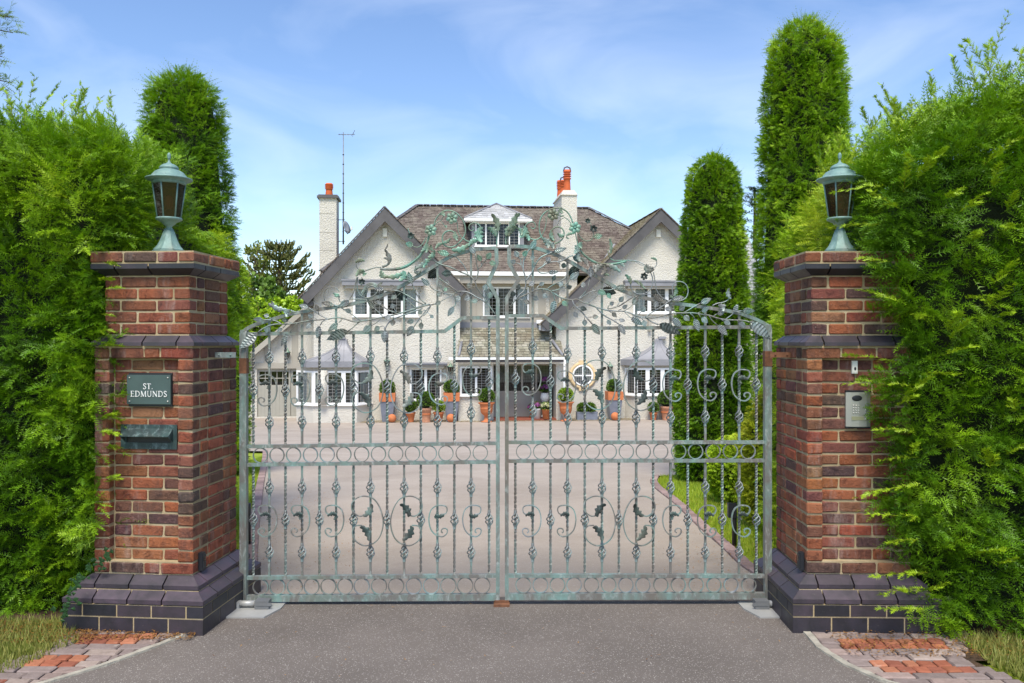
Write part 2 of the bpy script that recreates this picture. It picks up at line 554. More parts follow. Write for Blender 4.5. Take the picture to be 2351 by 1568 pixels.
# ================================================================== GROUND
def sheet(name, rows, mat, kind="structure", parent=None):
    """rows: list of (list of (x, y, z)) with equal lengths"""
    b = MB(); w = len(rows[0])
    vs = [p for r in rows for p in r]
    fs = [(i * w + j, i * w + j + 1, (i + 1) * w + j + 1, (i + 1) * w + j) for i in range(len(rows) - 1) for j in range(w - 1)]
    b.add(vs, fs)
    o = b.build(name, mat, parent)
    return tag(o, kind=kind)

def interp(pts, y):
    """x at y along a list of (x, y) sorted by y"""
    if y <= pts[0][1]: return pts[0][0]
    for a, b in zip(pts, pts[1:]):
        if y <= b[1]:
            t = (y - a[1]) / max(1e-6, b[1] - a[1])
            return a[0] + (b[0] - a[0]) * t
    return pts[-1][0]

GATE_Y = 5.74
ys = [-60, -20, -5, 0, 2, 4, 5, 6, 6.5] + [7 + i * .75 for i in range(36)] + [36, 45, 60, 100, 200, 500, 1500, 3000]
xs = [-1800, -500, -150, -60, -30, -15, -8, -4, 0, 4, 8, 15, 30, 60, 150, 500, 1800]
sheet("ground", [[(x, y, zg(y) - .045) for x in xs] for y in ys], "lawn")

# edges of the tarmac outside the gate (concrete edging lines)
EL = [(-6.5, 1.5), (-4.4, 2.6), (-3.2, 3.55)] + [(on_ground(u, v).x, on_ground(u, v).y) for (u, v) in ((122, 1566), (244, 1529), (361, 1486), (461, 1446))] + [(-1.90, 5.42), (-1.88, 6.0)]
ER = [(6.5, 1.5), (4.6, 2.6), (3.0, 3.55)] + [(on_ground(u, v).x, on_ground(u, v).y) for (u, v) in ((2023, 1566), (1935, 1527), (1875, 1488), (1836, 1443))] + [(1.84, 5.42), (1.82, 6.0)]
yy = [1.5, 2, 2.6, 3, 3.55, 4, 4.2, 4.42, 4.53, 4.64, 4.8, 4.93, 5.1, 5.24, 5.42, 5.9]
sheet("road", [[(-300, -3, 0), (-150, -3, 0), (150, -3, 0), (300, -3, 0)], [(-300, 1.5, 0), (-6.5, 1.5, 0), (6.5, 1.5, 0), (300, 1.5, 0)]], "asphalt")
rows = []
for y in yy:
    a, b = interp(EL, y), interp(ER, y)
    rows.append([(a + (b - a) * k / 8, y, 0) for k in range(9)])
sheet("forecourt", rows, "asphalt")
for nm, E, sg in (("edging", EL, -1), ("edging", ER, 1)):
    b = MB()
    P = [p for p in E if 1.5 <= p[1] <= 5.3]
    prev = None
    for i in range(len(P) - 1):
        for k in range(6):
            t = k / 6
            x = P[i][0] + (P[i + 1][0] - P[i][0]) * t; y = P[i][1] + (P[i + 1][1] - P[i][1]) * t
            d = Vector((P[i + 1][0] - P[i][0], P[i + 1][1] - P[i][1], 0)).normalized()
            nrm = Vector((-d.y, d.x, 0)) * (-sg) * -1
            w = .035 + .012 * random.random()
            o_ = Vector((x, y, 0)); q = o_ + Vector((sg, 0, 0)) * w
            cur = (o_ + Vector((-sg * .006, 0, -.02)), o_ + Vector((-sg * .004 * random.random(), 0, .010 + .004 * random.random())), q + Vector((0, 0, .010 + .003 * random.random())), q + Vector((0, 0, -.02)))
            if prev: b.add(list(prev) + list(cur), [(0, 1, 5, 4), (1, 2, 6, 5), (2, 3, 7, 6)])
            prev = cur
    tag(b.build(nm, "concrete_edge"), kind="structure")

# driveway inside the gate, between its kerbs
CK = crop(2040, 1360, 2.9045)
KR = [CK(1092, 1425), CK(1000, 1338), CK(850, 1230), CK(700, 1080), CK(560, 960), CK(420, 830), CK(250, 665), CK(100, 548), CK(50, 490), CK(48, 455), CK(75, 415)]
KR = [on_ground(*p) for p in KR]
CL = crop(680, 1300, 2.376)
KL = [CL(312, 1330), CL(320, 1240), CL(326, 1000), CL(345, 760), CL(368, 560), CL(388, 430), CL(396, 360), CL(397, 300)]
KL = [on_ground(*p) for p in KL]
KLs = smooth_line(KL, 6); KRs = smooth_line(KR, 6)
def xl(y):
    if y < KL[0].y: return -1.88 + (KL[0].x + 1.88) * max(0, (y - 5.9) / (KL[0].y - 5.9))
    if y > KLs[-1].y: return max(-60, KLs[-1].x - (y - KLs[-1].y) * 9)
    return interp([(p.x, p.y) for p in KLs], y)
yk = max(p.y for p in KR)
def xr(y):
    if y < KR[0].y: return 1.82 + (KR[0].x - 1.82) * max(0, (y - 5.9) / (KR[0].y - 5.9))
    pts = sorted([(p.x, p.y) for p in KRs], key=lambda p: p[1])
    if y > yk: return min(60, KR[-1].x + (y - yk) * 5)
    return interp(pts, y)
rows = []
y = 5.9
while y < 40:
    a, b = xl(y), xr(y)
    rows.append([(a + (b - a) * k / 10, y, zg(y) + (.0 if y < 6.3 else .004)) for k in range(11)])
    y += .3 if y < 26 else 1.0
sheet("driveway", rows, "drive_tarmac")

def box_mesh(name, L, D, H, bev, jit, seed):
    r = random.Random(seed)
    b = bmesh.new()
    bmesh.ops.create_cube(b, size=1)
    for v in b.verts: v.co = Vector((v.co.x * L, v.co.y * D, v.co.z * H))
    bmesh.ops.bevel(b, geom=list(b.edges), offset=bev, segments=1, affect='EDGES', profile=.5)
    for v in b.verts: v.co += Vector((r.uniform(-jit, jit) * .6, r.uniform(-jit, jit) * .35, r.uniform(-jit, jit)))
    me = bpy.data.meshes.new(name); b.to_mesh(me); b.free()
    return me
BOXES = {}
def shared_box(name, L, D, H, mat, bev=.006, jit=.0015, variants=4):
    key = (name, round(L, 3), round(D, 3), round(H, 3), mat, random.randrange(variants))
    if key not in BOXES:
        me = box_mesh(name, L, D, H, bev, jit, hash(key[1:4]) + key[5]); me.materials.append(M[mat]); BOXES[key] = me
    return BOXES[key]
def put(name, me, parent, loc, rot=(0, 0, 0), color=None):
    o = bpy.data.objects.new(name, me)
    o.parent = parent; o.location = loc; o.rotation_euler = rot
    if color: o.color = (*color, 1)
    COL.objects.link(o)
    return o

# kerbs: bricks laid end to end
def kerb(pts, sg):
    root = thing("kerb", None, None, (0, 0, 0)); tag(root, kind="structure")
    P = smooth_line(pts, 8)
    acc = 0.0; step = .215
    L = [0]
    for a, b in zip(P, P[1:]): L.append(L[-1] + (b - a).length)
    s = 0.0
    while s + step < L[-1]:
        def pos(q):
            for i in range(len(L) - 1):
                if L[i + 1] >= q: return P[i].lerp(P[i + 1], (q - L[i]) / (L[i + 1] - L[i] + 1e-9))
            return P[-1]
        a, b = pos(s), pos(s + step)
        d = (b - a); nrm = Vector((d.y, -d.x, 0)).normalized() * sg
        c = (a + b) / 2 + nrm * .055
        me = shared_box("kerb_brick", .203, .105, .11, "paver", .008, .002)
        k = random.uniform(.7, 1.2)
        put("kerb_brick", me, root, (c.x, c.y, zg(c.y) - .030 + random.uniform(0, .007)), (math.asin(max(-1, min(1, d.normalized().z))) * 0, 0, math.atan2(d.y, d.x) + random.uniform(-.02, .02)), (.33 * k, .235 * k, .22 * k))
        s += step
    return root
kerb(KL, -1); kerb(KR, 1)

def grass_blades(name, regions, n_, h, seed, cols):
    r = np.random.default_rng(seed)
    V = []; 
    pts = []
    for (fx0, fx1, y0, y1, wgt) in regions:
        k = int(n_ * wgt)
        y = r.uniform(y0, y1, k)
        x0 = np.array([fx0(q) for q in y]); x1 = np.array([fx1(q) for q in y])
        x = x0 + (x1 - x0) * r.random(k)
        ok = x1 > x0
        pts.append(np.stack([x, y], 1)[ok])
    p = np.concatenate(pts)
    k = len(p)
    z = np.array([zg(q) for q in p[:, 1]]) - .02
    an = r.uniform(0, 2 * np.pi, k); hh = h * r.uniform(.5, 1.3, k); wd = .0035 + .003 * r.random(k)
    lean = r.normal(0, .45, (k, 2)) * hh[:, None]
    dx = np.cos(an) * wd; dy = np.sin(an) * wd
    base = np.stack([p[:, 0], p[:, 1], z], 1)
    a = base + np.stack([dx, dy, 0 * dx], 1); b = base - np.stack([dx, dy, 0 * dx], 1)
    c = base + np.stack([lean[:, 0], lean[:, 1], hh + .02], 1)
    verts = np.stack([a, b, c], 1).reshape(-1, 3)
    t = r.random(k)[:, None]
    col = np.array(cols[0]) * (1 - t) + np.array(cols[1]) * t
    return tri_mesh(name, verts, np.repeat(col, 3, 0))

def tri_mesh(name, verts, cols, mat="leaf"):
    k = len(verts)
    me = bpy.data.meshes.new(name)
    me.vertices.add(k); me.vertices.foreach_set("co", np.ascontiguousarray(verts, dtype=np.float32).ravel())
    me.loops.add(k); me.loops.foreach_set("vertex_index", np.arange(k, dtype=np.int32))
    me.polygons.add(k // 3)
    me.polygons.foreach_set("loop_start", np.arange(0, k, 3, dtype=np.int32))
    me.polygons.foreach_set("loop_total", np.full(k // 3, 3, dtype=np.int32))
    me.update(calc_edges=True)
    at_ = me.color_attributes.new("Col", 'FLOAT_COLOR', 'POINT')
    c4 = np.ones((k, 4), dtype=np.float32); c4[:, :3] = cols
    at_.data.foreach_set("color", c4.ravel())
    me.materials.append(M[mat])
    return me

me = grass_blades("grass", [
    (lambda y: -5.0, lambda y: xl(y) - .12, 6.6, 23, .42),
    (lambda y: (xr(y) + .12), lambda y: 5.6, 7.2, yk + .3, .45)], 110000, .03, 3, ((.20, .32, .02), (.42, .50, .055)))
tag(link_mesh("grass", me, None), kind="stuff", label="short sunlit lawn grass beside both kerbs behind the gate", category="grass")
me = grass_blades("grass", [
    (lambda y: -6, lambda y: interp([(-3.9, 3.9), (-2.75, 4.55), (-2.62, 5.0), (-2.76, 5.2)], y), 3.9, 5.4, .5),
    (lambda y: interp([(3.1, 3.9), (2.78, 4.40), (2.72, 4.7), (2.75, 5.2)], y), lambda y: 6, 3.9, 5.1, .5)], 60000, .05, 4, ((.15, .20, .03), (.36, .34, .10)))
tag(link_mesh("grass", me, None), kind="stuff", label="dry yellowish verge grass in front of the yew hedges", category="grass")
# soil and litter under the hedges
sheet("soil", [[(-6, y, -.02), (-4, y, -.012), (-2.62, y, -.012)] for y in (5.05, 5.3, 5.6, 6.2)], "soil")
sheet("soil", [[(2.5, y, -.012), (4, y, -.012), (6, y, -.02)] for y in (4.75, 5.2, 5.6, 6.2)], "soil")
r_ = np.random.default_rng(11)
def litter(n_, x0, x1, y0, y1):
    p = np.stack([r_.uniform(x0, x1, n_), r_.uniform(y0, y1, n_), np.full(n_, .012) + r_.uniform(0, .012, n_)], 1)
    a = r_.uniform(0, 6.28, n_); L = r_.uniform(.008, .03, n_)
    d = np.stack([np.cos(a) * L, np.sin(a) * L, r_.normal(0, .004, n_)], 1); s_ = np.stack([-np.sin(a), np.cos(a), 0 * a], 1) * .004
    v = np.stack([p + s_, p - s_, p + d], 1).reshape(-1, 3)
    t = r_.random(n_)[:, None]
    return v, np.repeat(np.array((.12, .05, .02)) * (1 - t) + np.array((.42, .22, .06)) * t, 3, 0)
parts = [litter(1500, -3.6, -2.55, 4.95, 5.35), litter(900, -2.85, -1.95, 5.02, 5.2), litter(1500, 1.95, 3.4, 4.75, 5.2), litter(700, -2.5, -2.0, 6.4, 10), litter(900, 1.5, 2.9, 6.4, 9.5), litter(60, -1.8, 1.8, 4.4, 5.7), litter(260, 1.2, 1.9, 5.9, 7.5), litter(260, -1.95, -1.3, 5.9, 8.5)]
me = tri_mesh("leaf_litter", np.concatenate([p[0] for p in parts]), np.concatenate([p[1] for p in parts]))
tag(link_mesh("leaf_litter", me, None), "fallen brown yew needles scattered by the pillar feet and hedges", "leaf litter", kind="stuff")

# pavers in front of the pillars
def pavement(side):
    root = thing("pavement", None, None, (0, 0, 0)); tag(root, kind="structure")
    b = MB()
    out_edge = [(-3.9, 3.7), (-3.02, 4.35), (-2.72, 4.95), (-2.80, 5.22)] if side < 0 else [(3.3, 3.7), (2.74, 4.42), (2.60, 4.75), (2.86, 5.20)]
    rows = []
    for y in (3.6, 3.9, 4.2, 4.5, 4.8, 5.0, 5.3):
        ex = interp(EL if side < 0 else ER, y); ox = interp(out_edge, y)
        rows.append([(ox, y, -.008), (ex, y, -.008)])
    bed = sheet("bedding", rows, "soil", None, root)
    y = 5.22
    grey = [(.30, .225, .20), (.26, .205, .19), (.34, .27, .235), (.24, .19, .175)]
    red = [(.36, .13, .07), (.31, .105, .06), (.40, .16, .09), (.27, .095, .06)]
    seq = 0
    k = 0
    pat = [("g", .078)] + [("r", .085), ("r", .085), ("g", .088), ("g", .088)] * 5
    if side > 0: pat = [("g", .085)] + pat
    for (t, d) in pat:
        y1 = y; y0 = y - d
        if y0 < 3.65: break
        ym = (y0 + y1) / 2
        ex = interp(EL if side < 0 else ER, ym); ox = interp(out_edge, ym)
        a, b_ = (ox, ex - .05) if side < 0 else (ex + .05, ox)
        x = a + random.uniform(-.03, .0)
        # a border paver at both ends of the red rows
        while x < b_ - .03:
            if t == "r":
                w = random.uniform(.082, .1)
                nearend = (x < a + .05 or x + w > b_ - .10)
                if nearend: w = .13
            else:
                w = .2
                if random.random() < .15: w = .1
            w = min(w, b_ - x)
            if w < .035: break
            col = random.choice(grey) if (t == "g" or nearend) else random.choice(red)
            kk = random.uniform(.85, 1.12)
            me = shared_box("paver", round(w - .008, 2), d - .007, .05, "paver", .007, .003)
            put("paver", me, root, (x + w / 2, ym, -.018 + random.uniform(-.003, .004)), (random.uniform(-.015, .015), random.uniform(-.015, .015), random.uniform(-.02, .02)), tuple(c * kk for c in col))
            x += w
        y = y0
    return root
pavement(-1); pavement(1)

# ================================================================== GATE PILLARS
REDS = [(.33, .100, .050), (.29, .088, .046), (.36, .120, .055), (.25, .080, .046), (.21, .083, .056), (.115, .064, .054), (.33, .135, .072), (.28, .10, .06), (.165, .072, .054)]
BLUES = [(.022, .022, .028), (.028, .026, .032), (.019, .020, .025), (.034, .029, .034)]
BLUES_P = [(.044, .037, .045), (.052, .042, .052), (.038, .034, .041)]

def split(a, b, sizes, j=.010):
    """fill the run a..b with bricks of the given sizes in turn"""
    out = []; x = a; i = 0
    while x < b - .02:
        w = sizes[i % len(sizes)]; i += 1
        if b - (x + w) < .05: w = b - x
        out.append((x, min(b, x + w))); x += w + j
    return out

def pillar(label, cx, cy, rz, inner):
    """inner = +1: the drive is on its +x side"""
    root = thing("gate_pillar", label, "gate pillar", (cx, cy, 0), rz, "brick pillars either side of the gate")
    H = .33
    mb = MB()           # mortar core
    mb.box((-.4545, -.4545, -.05), (.4545, .4545, .178))
    mb.box((-.40, -.40, .178), (.40, .40, .258))
    mb.box((-.3240, -.3240, .258), (.3240, .3240, .415))
    mb.box((-.3240, -.2722, .415), (.3240, .3240, 1.72))
    for s in (-1, 1): mb.box((s * .3240, -.3240, .415), (s * .231, -.275, 1.72))
    mb.box((-.3240, -.3240, 1.72), (.3240, .3240, 1.80))
    mb.box((-.2792, -.2792, 1.80), (.2792, .2792, 2.25))
    mb.box((-.340, -.340, 2.30), (.340, .340, 2.396))
    core = mb.build("mortar_core", "mortar", root, local=True)
    hidden = MB()
    def lay(face, a, b, h, z0, z1, depth=.1, recess=0.0, color=None):
        """one brick on a face: front (y = -h), inner side or the unseen faces"""
        color = color or tuple(c * random.uniform(.86, 1.14) for c in random.choice(REDS))
        L = b - a; Hh = z1 - z0; jut = random.uniform(.0005, .004)
        c = (a + b) / 2; zc = (z0 + z1) / 2; q = h - recess - depth / 2 + jut
        me = shared_box("brick", round(L, 2) if abs(L - round(L, 2)) < .004 else L, depth, Hh, "brick_clay", .0075, .0036)
        tilt = (random.uniform(-.008, .008), random.uniform(-.007, .007))
        if face == "front": put("brick", me, root, (c, -q, zc), (tilt[0] * .5, tilt[1], 0), color)
        else: put("brick", me, root, (inner * q, c, zc), (tilt[0] * .5, tilt[1], inner * math.pi / 2), color)
    def hid(face, a, b, h, z0, z1):
        if face == "outer":
            x0, x1 = sorted((-inner * (h - .1), -inner * h)); hidden.box((x0, a, z0), (x1, b, z1))
        else: hidden.box((a, h - .1, z0), (b, h, z1))
    def row(h, i, z0, z1):
        st = (.215, .1025) if i % 2 == 0 else (.1025, .215)
        # corner brick on the inner front corner
        if inner > 0:
            lay("front", h - st[0], h, h, z0, z1, st[1])
            for a, b in split(-h, h - st[0] - .01, [.215, .215] if i % 2 else [.1025, .215]): lay("front", a, b, h, z0, z1)
        else:
            lay("front", -h, -h + st[0], h, z0, z1, st[1])
            for a, b in split(-h + st[0] + .01, h, [.215, .215]): lay("front", a, b, h, z0, z1)
        for a, b in split(-h + st[1] + .01, h, [.215, .1025] if i % 2 else [.1025, .215]): lay("side", a, b, h, z0, z1)
        for a, b in split(-h + .11, h, [.215, .1025]): hid("outer", a, b, h, z0, z1)
        for a, b in split(-h, h - .11 if inner < 0 else h - .11, [.215, .1025]): hid("back", a, b, h, z0, z1)
    for i in range(19):
        z0 = .340 + .0762 * i; z1 = z0 + .0655
        if i in (0, 18):
            row(H, i, z0, z1); continue
        d = .215 if i % 2 else .1025
        # two pilasters and a recessed panel
        for s in (-1, 1):
            a, b = (-H, -H + .1025) if s < 0 else (H - .1025, H)
            lay("front", a, b, H, z0, z1, d if s == inner else .1025)
        for a, b in (split(-.2195, .2195, [.107, .205, .107]) if i % 2 else split(-.2195, .2195, [.2145, .2145])):
            lay("front", a, b, H, z0, z1, .1, .052)
        for a, b in split(-H + d + .01, H, [.215, .1025, .215] if i % 2 else [.1025, .215, .215]): lay("side", a, b, H, z0, z1)
        for a, b in split(-H + .11, H, [.215, .1025]): hid("outer", a, b, H, z0, z1)
        for a, b in split(-H, H - .11, [.215, .1025]): hid("back", a, b, H, z0, z1)
    for i in range(5):
        z0 = 1.868 + .0755 * i; row(.285, i + (inner < 0), z0, z0 + .065)
    row(.345, 1, 2.326, 2.388)
    # blue engineering bricks: plain base courses and splayed courses
    def splay(prof, pal, sizes, shift, name="blue_brick"):
        zlo = min(p[1] for p in prof); zhi = max(p[1] for p in prof); om = max(p[0] for p in prof)
        joined = MB()
        for face in ("front", "side", "outer", "back"):
            mtx = {"front": I4(), "side": Matrix.Rotation(inner * math.pi / 2, 4, 'Z'), "outer": Matrix.Rotation(-inner * math.pi / 2, 4, 'Z'), "back": Matrix.Rotation(math.pi, 4, 'Z')}[face]
            edges = [-om]; x = -om + shift
            while x < om - .08: edges.append(x); x += sizes
            edges.append(om)
            if face in ("outer", "back"): edges = [-om, om]
            for i in range(len(edges) - 1):
                a, b = edges[i], edges[i + 1]
                vs = []
                for end, fixed in ((a, i == 0), (b, i == len(edges) - 2)):
                    for (o, z) in prof:
                        if fixed: xx = -o + .001 if end < 0 else o - .001
                        else: xx = end + (.005 if end == a else -.005)
                        vs.append(mtx @ Vector((xx, -o, z)))
                k = len(prof)
                fs = [tuple(range(k)), tuple(range(2 * k - 1, k - 1, -1))] + [(j, j + k, (j + 1) % k + k, (j + 1) % k) for j in range(k)]
                if face in ("outer", "back"): joined.add(vs, fs)
                else:
                    o_ = MB().add(vs, fs).build(name, "brick_blue", root, local=True)
                    kk = random.uniform(.85, 1.2)
                    o_.color = (*(c * kk for c in random.choice(pal)), 1)
        jo = joined.build(name, "brick_blue", root, local=True); jo.color = (.035, .031, .038, 1)
    splay([(.285, 2.245), (.345, 2.285), (.345, 2.316), (.2, 2.316), (.2, 2.245)], BLUES, .225, .16)
    splay([(.345, 1.792), (.345, 1.815), (.292, 1.858), (.2, 1.858), (.2, 1.792)], BLUES_P, .225, .12)
    splay([(.402, .262), (.402, .288), (.340, .333), (.25, .333), (.25, .262)], BLUES_P, .225, .12)
    splay([(.460, .185), (.460, .212), (.400, .254), (.3, .254), (.3, .185)], BLUES_P, .225, .2)
    splay([(.458, .107), (.458, .175), (.36, .175), (.36, .107)], BLUES, .225, .13)
    splay([(.458, -.03), (.458, .097), (.36, .097), (.36, -.03)], BLUES, .225, .24)
    tag(hidden.build("brick", "brick_clay_joined", root, local=True), kind="stuff")
    return root

PL = pillar("red brick gate pillar carrying the house name plate and letter flap", -2.325, 5.61, R(-5), 1)
PR = pillar("red brick gate pillar carrying the silver entry phone, half hidden by yew", 2.222, 5.61, R(-1.5), -1)

# lime bloom stain patch kept to the material; hinge straps
def strap(P, side):
    b = MB()
    if side < 0: b.box((.30, -.012, 1.716), (.345, .012, 1.744)); b.box((.331, -.02, 1.712), (.475, -.012, 1.748)); b.box((.331, -.012, 1.712), (.475, .02, 1.716))
    else: b.box((-.475, -.02, 1.712), (-.331, -.012, 1.748)); b.box((-.475, -.012, 1.712), (-.331, .02, 1.716)); b.box((-.345, -.012, 1.716), (-.30, .012, 1.744))
    for q in (.36, .44): b.lathe([(.006, 0), (.006, .006), (.002, .009)], 8, mtx=Matrix.Translation((q if side < 0 else -q, -.02, 1.73)) @ Matrix.Rotation(math.pi / 2, 4, 'X'))
    return b.build("hinge_strap", "gate_iron_pale" if side < 0 else "rust", P, local=True)
strap(PL, -1); strap(PR, 1)

# ------------------------------------------------------------------ pillar lamps
def lamp(label, P, rz):
    o = P.matrix_basis @ Vector((0, 0, 2.396))
    o = XF[P] @ Vector((0, 0, 2.397))
    root = thing("pillar_lamp", label, "lantern", o, rz, "lanterns on top of the gate pillars")
    K = 1 / 1950.0
    def pr(l): return [(r * K * .95, (1440 - y) * K + .036) for (r, y) in l]
    Z0 = .036
    MB().lathe([(.11, 0), (.11, .035)], 8, phase=R(22.5), smooth=False).build("base_plate", "copper_lamp", root, local=True)
    MB().lathe(pr([(205, 1440), (205, 1425), (190, 1415), (150, 1370), (118, 1310), (95, 1250), (72, 1190), (52, 1150), (46, 1138)]), 8, phase=R(22.5), smooth=False).build("base", "copper_lamp", root, local=True)
    ribs = MB()
    for k in range(8):
        an = R(22.5 + 45 * k)
        ribs.tube([(r * 1.01 * math.cos(an), r * 1.01 * math.sin(an), z) for r, z in pr([(205, 1425), (190, 1415), (150, 1370), (118, 1310), (95, 1250), (72, 1190), (52, 1150)])], .0025, 5)
    ribs.build("rib", "copper_lamp", root, local=True)
    MB().lathe(pr([(46, 1140), (40, 1128), (36, 1120), (60, 1100), (82, 1085), (92, 1065), (140, 1045), (172, 1030), (176, 1012), (168, 1002), (120, 998)]), 24).build("gallery", "copper_lamp", root, local=True)
    fr = MB()
    for k in range(6):
        an = R(60 * k + 10)
        fr.tube([(143 * K * math.cos(an), 143 * K * math.sin(an), 440 * K + Z0), (205 * K * math.cos(an), 205 * K * math.sin(an), 905 * K + Z0)], .0055, 6)
    fr.build("frame", "copper_lamp", root, local=True)
    for k in range(6):
        a1, a2 = R(60 * k + 10), R(60 * k + 70)
        vs = [(q * K * math.cos(a), q * K * math.sin(a), h * K + Z0) for q, a, h in ((140, a1, 440), (140, a2, 440), (201, a2, 902), (201, a1, 902))]
        MB().add(vs, [(0, 1, 2, 3)]).build("glass_pane", "brown_glass", root, local=True)
    MB().lathe(pr([(30, 995), (40, 990), (40, 900), (36, 890)]), 12).build("lamp_holder", "black_plastic", root, local=True)
    MB().lathe(pr([(36, 888), (52, 840), (52, 760), (44, 720), (20, 700)]), 12).build("bulb", "terracotta_pale", root, local=True)
    MB().lathe(pr([(222, 560), (228, 540), (225, 520), (300, 505), (312, 496), (308, 484), (240, 462), (225, 440), (190, 400), (150, 378), (126, 372), (118, 362), (130, 352), (128, 340), (110, 318), (75, 296), (42, 286), (38, 280), (20, 268), (11, 235), (16, 222), (24, 212), (20, 205), (26, 190), (24, 165), (14, 145), (3, 138)]), 28).build("cap", "copper_lamp", root, local=True)
    return root
lamp("verdigris copper lantern with smoked panes above the name plate pillar", PL, R(14))
lamp("verdigris copper lantern on the entry phone pillar with yew sprigs crossing it", PR, R(-16))

# ------------------------------------------------------------------ things fixed to the pillars
def on_pillar(P, x, y, z): return XF[P] @ Vector((x, y, z))
def fixture(P, name, label, cat, x, z, y=-.33 + .052):
    return thing(name, label, cat, on_pillar(P, x, y, z), P.rotation_euler.z)

LET = {
 'S': (.62, [([(.50, .80), (.42, .94), (.27, .97), (.13, .90), (.10, .74), (.20, .60), (.40, .46), (.51, .30), (.48, .12), (.32, .02), (.16, .05), (.06, .2)], .095)]),
 'T': (.78, [([(.39, 0), (.39, .97)], .13), ([(.03, .96), (.75, .96)], .06), ([(.045, .96), (.045, .76)], .035), ([(.735, .96), (.735, .76)], .035), ([(.22, .02), (.56, .02)], .04)]),
 '.': (.3, [([(.08, .06), (.2, .06)], .12)]),
 'E': (.74, [([(.17, 0), (.17, 1)], .12), ([(.02, .97), (.62, .97)], .055), ([(.17, .52), (.5, .52)], .05), ([(.02, .03), (.66, .03)], .055), ([(.62, .97), (.62, .82)], .035), ([(.66, .03), (.66, .2)], .035), ([(.5, .42), (.5, .62)], .03)]),
 'D': (.92, [([(.17, 0), (.17, 1)], .12), ([(.02, .97), (.36, .97), (.60, .88), (.76, .70), (.80, .5), (.76, .3), (.60, .12), (.36, .03), (.02, .03)], .075)]),
 'M': (1.08, [([(.14, 0), (.17, 1)], .055), ([(.17, .98), (.53, .04)], .12), ([(.53, .04), (.90, .98)], .055), ([(.90, 1), (.94, 0)], .12), ([(.02, .02), (.27, .02)], .04), ([(.80, .02), (1.06, .02)], .04), ([(.05, .98), (.22, .98)], .04), ([(.86, .98), (1.02, .98)], .04)]),
 'U': (.90, [([(.18, 1), (.18, .34), (.24, .14), (.38, .03), (.54, .03), (.68, .14), (.73, .34), (.73, 1)], .085), ([(.03, .98), (.33, .98)], .04), ([(.6, .98), (.86, .98)], .04)]),
 'N': (.96, [([(.16, 0), (.16, 1)], .055), ([(.14, .98), (.80, .02)], .12), ([(.80, .0), (.80, 1)], .055), ([(.03, .02), (.29, .02)], .04), ([(.67, .98), (.93, .98)], .04), ([(.02, .98), (.2, .98)], .04)]),
}
def lettering(b, text, xc, z, h, sp=.08):
    W = sum(LET[c][0] + sp for c in text) - sp
    x = xc - W * h / 2
    k = 0
    for c in text:
        w, st = LET[c]
        for pts, t in st:
            P = [Vector((x + p[0] * h, z + p[1] * h)) for p in pts]
            if len(P) > 4: P = smooth_line(P, 3)
            k += 1
            b.bar(P, t * h, .003, -.0030 - .00004 * k)
        x += (w + sp) * h

t = fixture(PL, "name_plate", "dark slate plate lettered ST. EDMUNDS in the pillar recess", "house sign", .022, 1.41)
MB().box((-.142, -.012, -.008), (.150, .004, .208)).build("backing_board", "black_plastic", t, local=True)
b = MB(); b.box((-.146, -.026, 0.008), (.146, -.0125, .196)); b.build("plate", "slate_plate", t, local=True)
b = MB(); lettering(b, "ST.", -.003, .105, .036); lettering(b, "EDMUNDS", .002, .056, .037)
for i, p in enumerate(b.v): b.v[i] = (p[0], p[1] - .0245, p[2])
b.build("lettering", "lettering_white", t, local=True)
for sx in (-.128, .128):
    for sz in (.026, .178):
        MB().lathe([(.0055, 0), (.005, .003), (.002, .005)], 10, mtx=Matrix.Translation((sx, -.026, sz)) @ Matrix.Rotation(math.pi / 2, 4, 'X')).build("screw", "steel_button", t, local=True)

t = fixture(PL, "letter_flap", "dark bronze letter slot with a sloping hood below the name plate", "letter box", .015, 1.128)
b = MB()
b.box((-.188, -.012, 0), (.188, 0, .042)); b.box((-.188, -.012, .108), (.188, 0, .158))
b.box((-.188, -.012, .042), (-.150, 0, .108)); b.box((.150, -.012, .042), (.188, 0, .108)); b.box((-.150, .008, .042), (.150, .02, .108))
b.build("plate", "letter_metal", t, local=True)
b = MB()
vs = [(-.165, -.012, .133), (.160, -.012, .133), (.140, -.075, .088), (-.180, -.075, .088)]
vs = [(-.162, -.012, .133), (.162, -.012, .133), (.162, -.070, .090), (-.162, -.070, .090), (-.162, -.012, .127), (.162, -.012, .127), (.162, -.070, .085), (-.162, -.070, .085)]
b.add(vs, [(0, 1, 2, 3), (7, 6, 5, 4), (3, 2, 6, 7), (0, 3, 7, 4), (1, 5, 6, 2)])
for s in (-1, 1): b.add([(s * .162, -.0125, .126), (s * .162, -.069, .086), (s * .162, -.0125, .046), (s * .157, -.0125, .126), (s * .157, -.069, .086), (s * .157, -.0125, .046)], [(0, 1, 2), (3, 5, 4), (0, 3, 4, 1), (1, 4, 5, 2), (0, 2, 5, 3)])
b.build("hood", "letter_metal", t, local=True)
MB().box((-.149, -.006, .043), (.149, -.001, .107)).build("flap", "black_plastic", t, local=True)

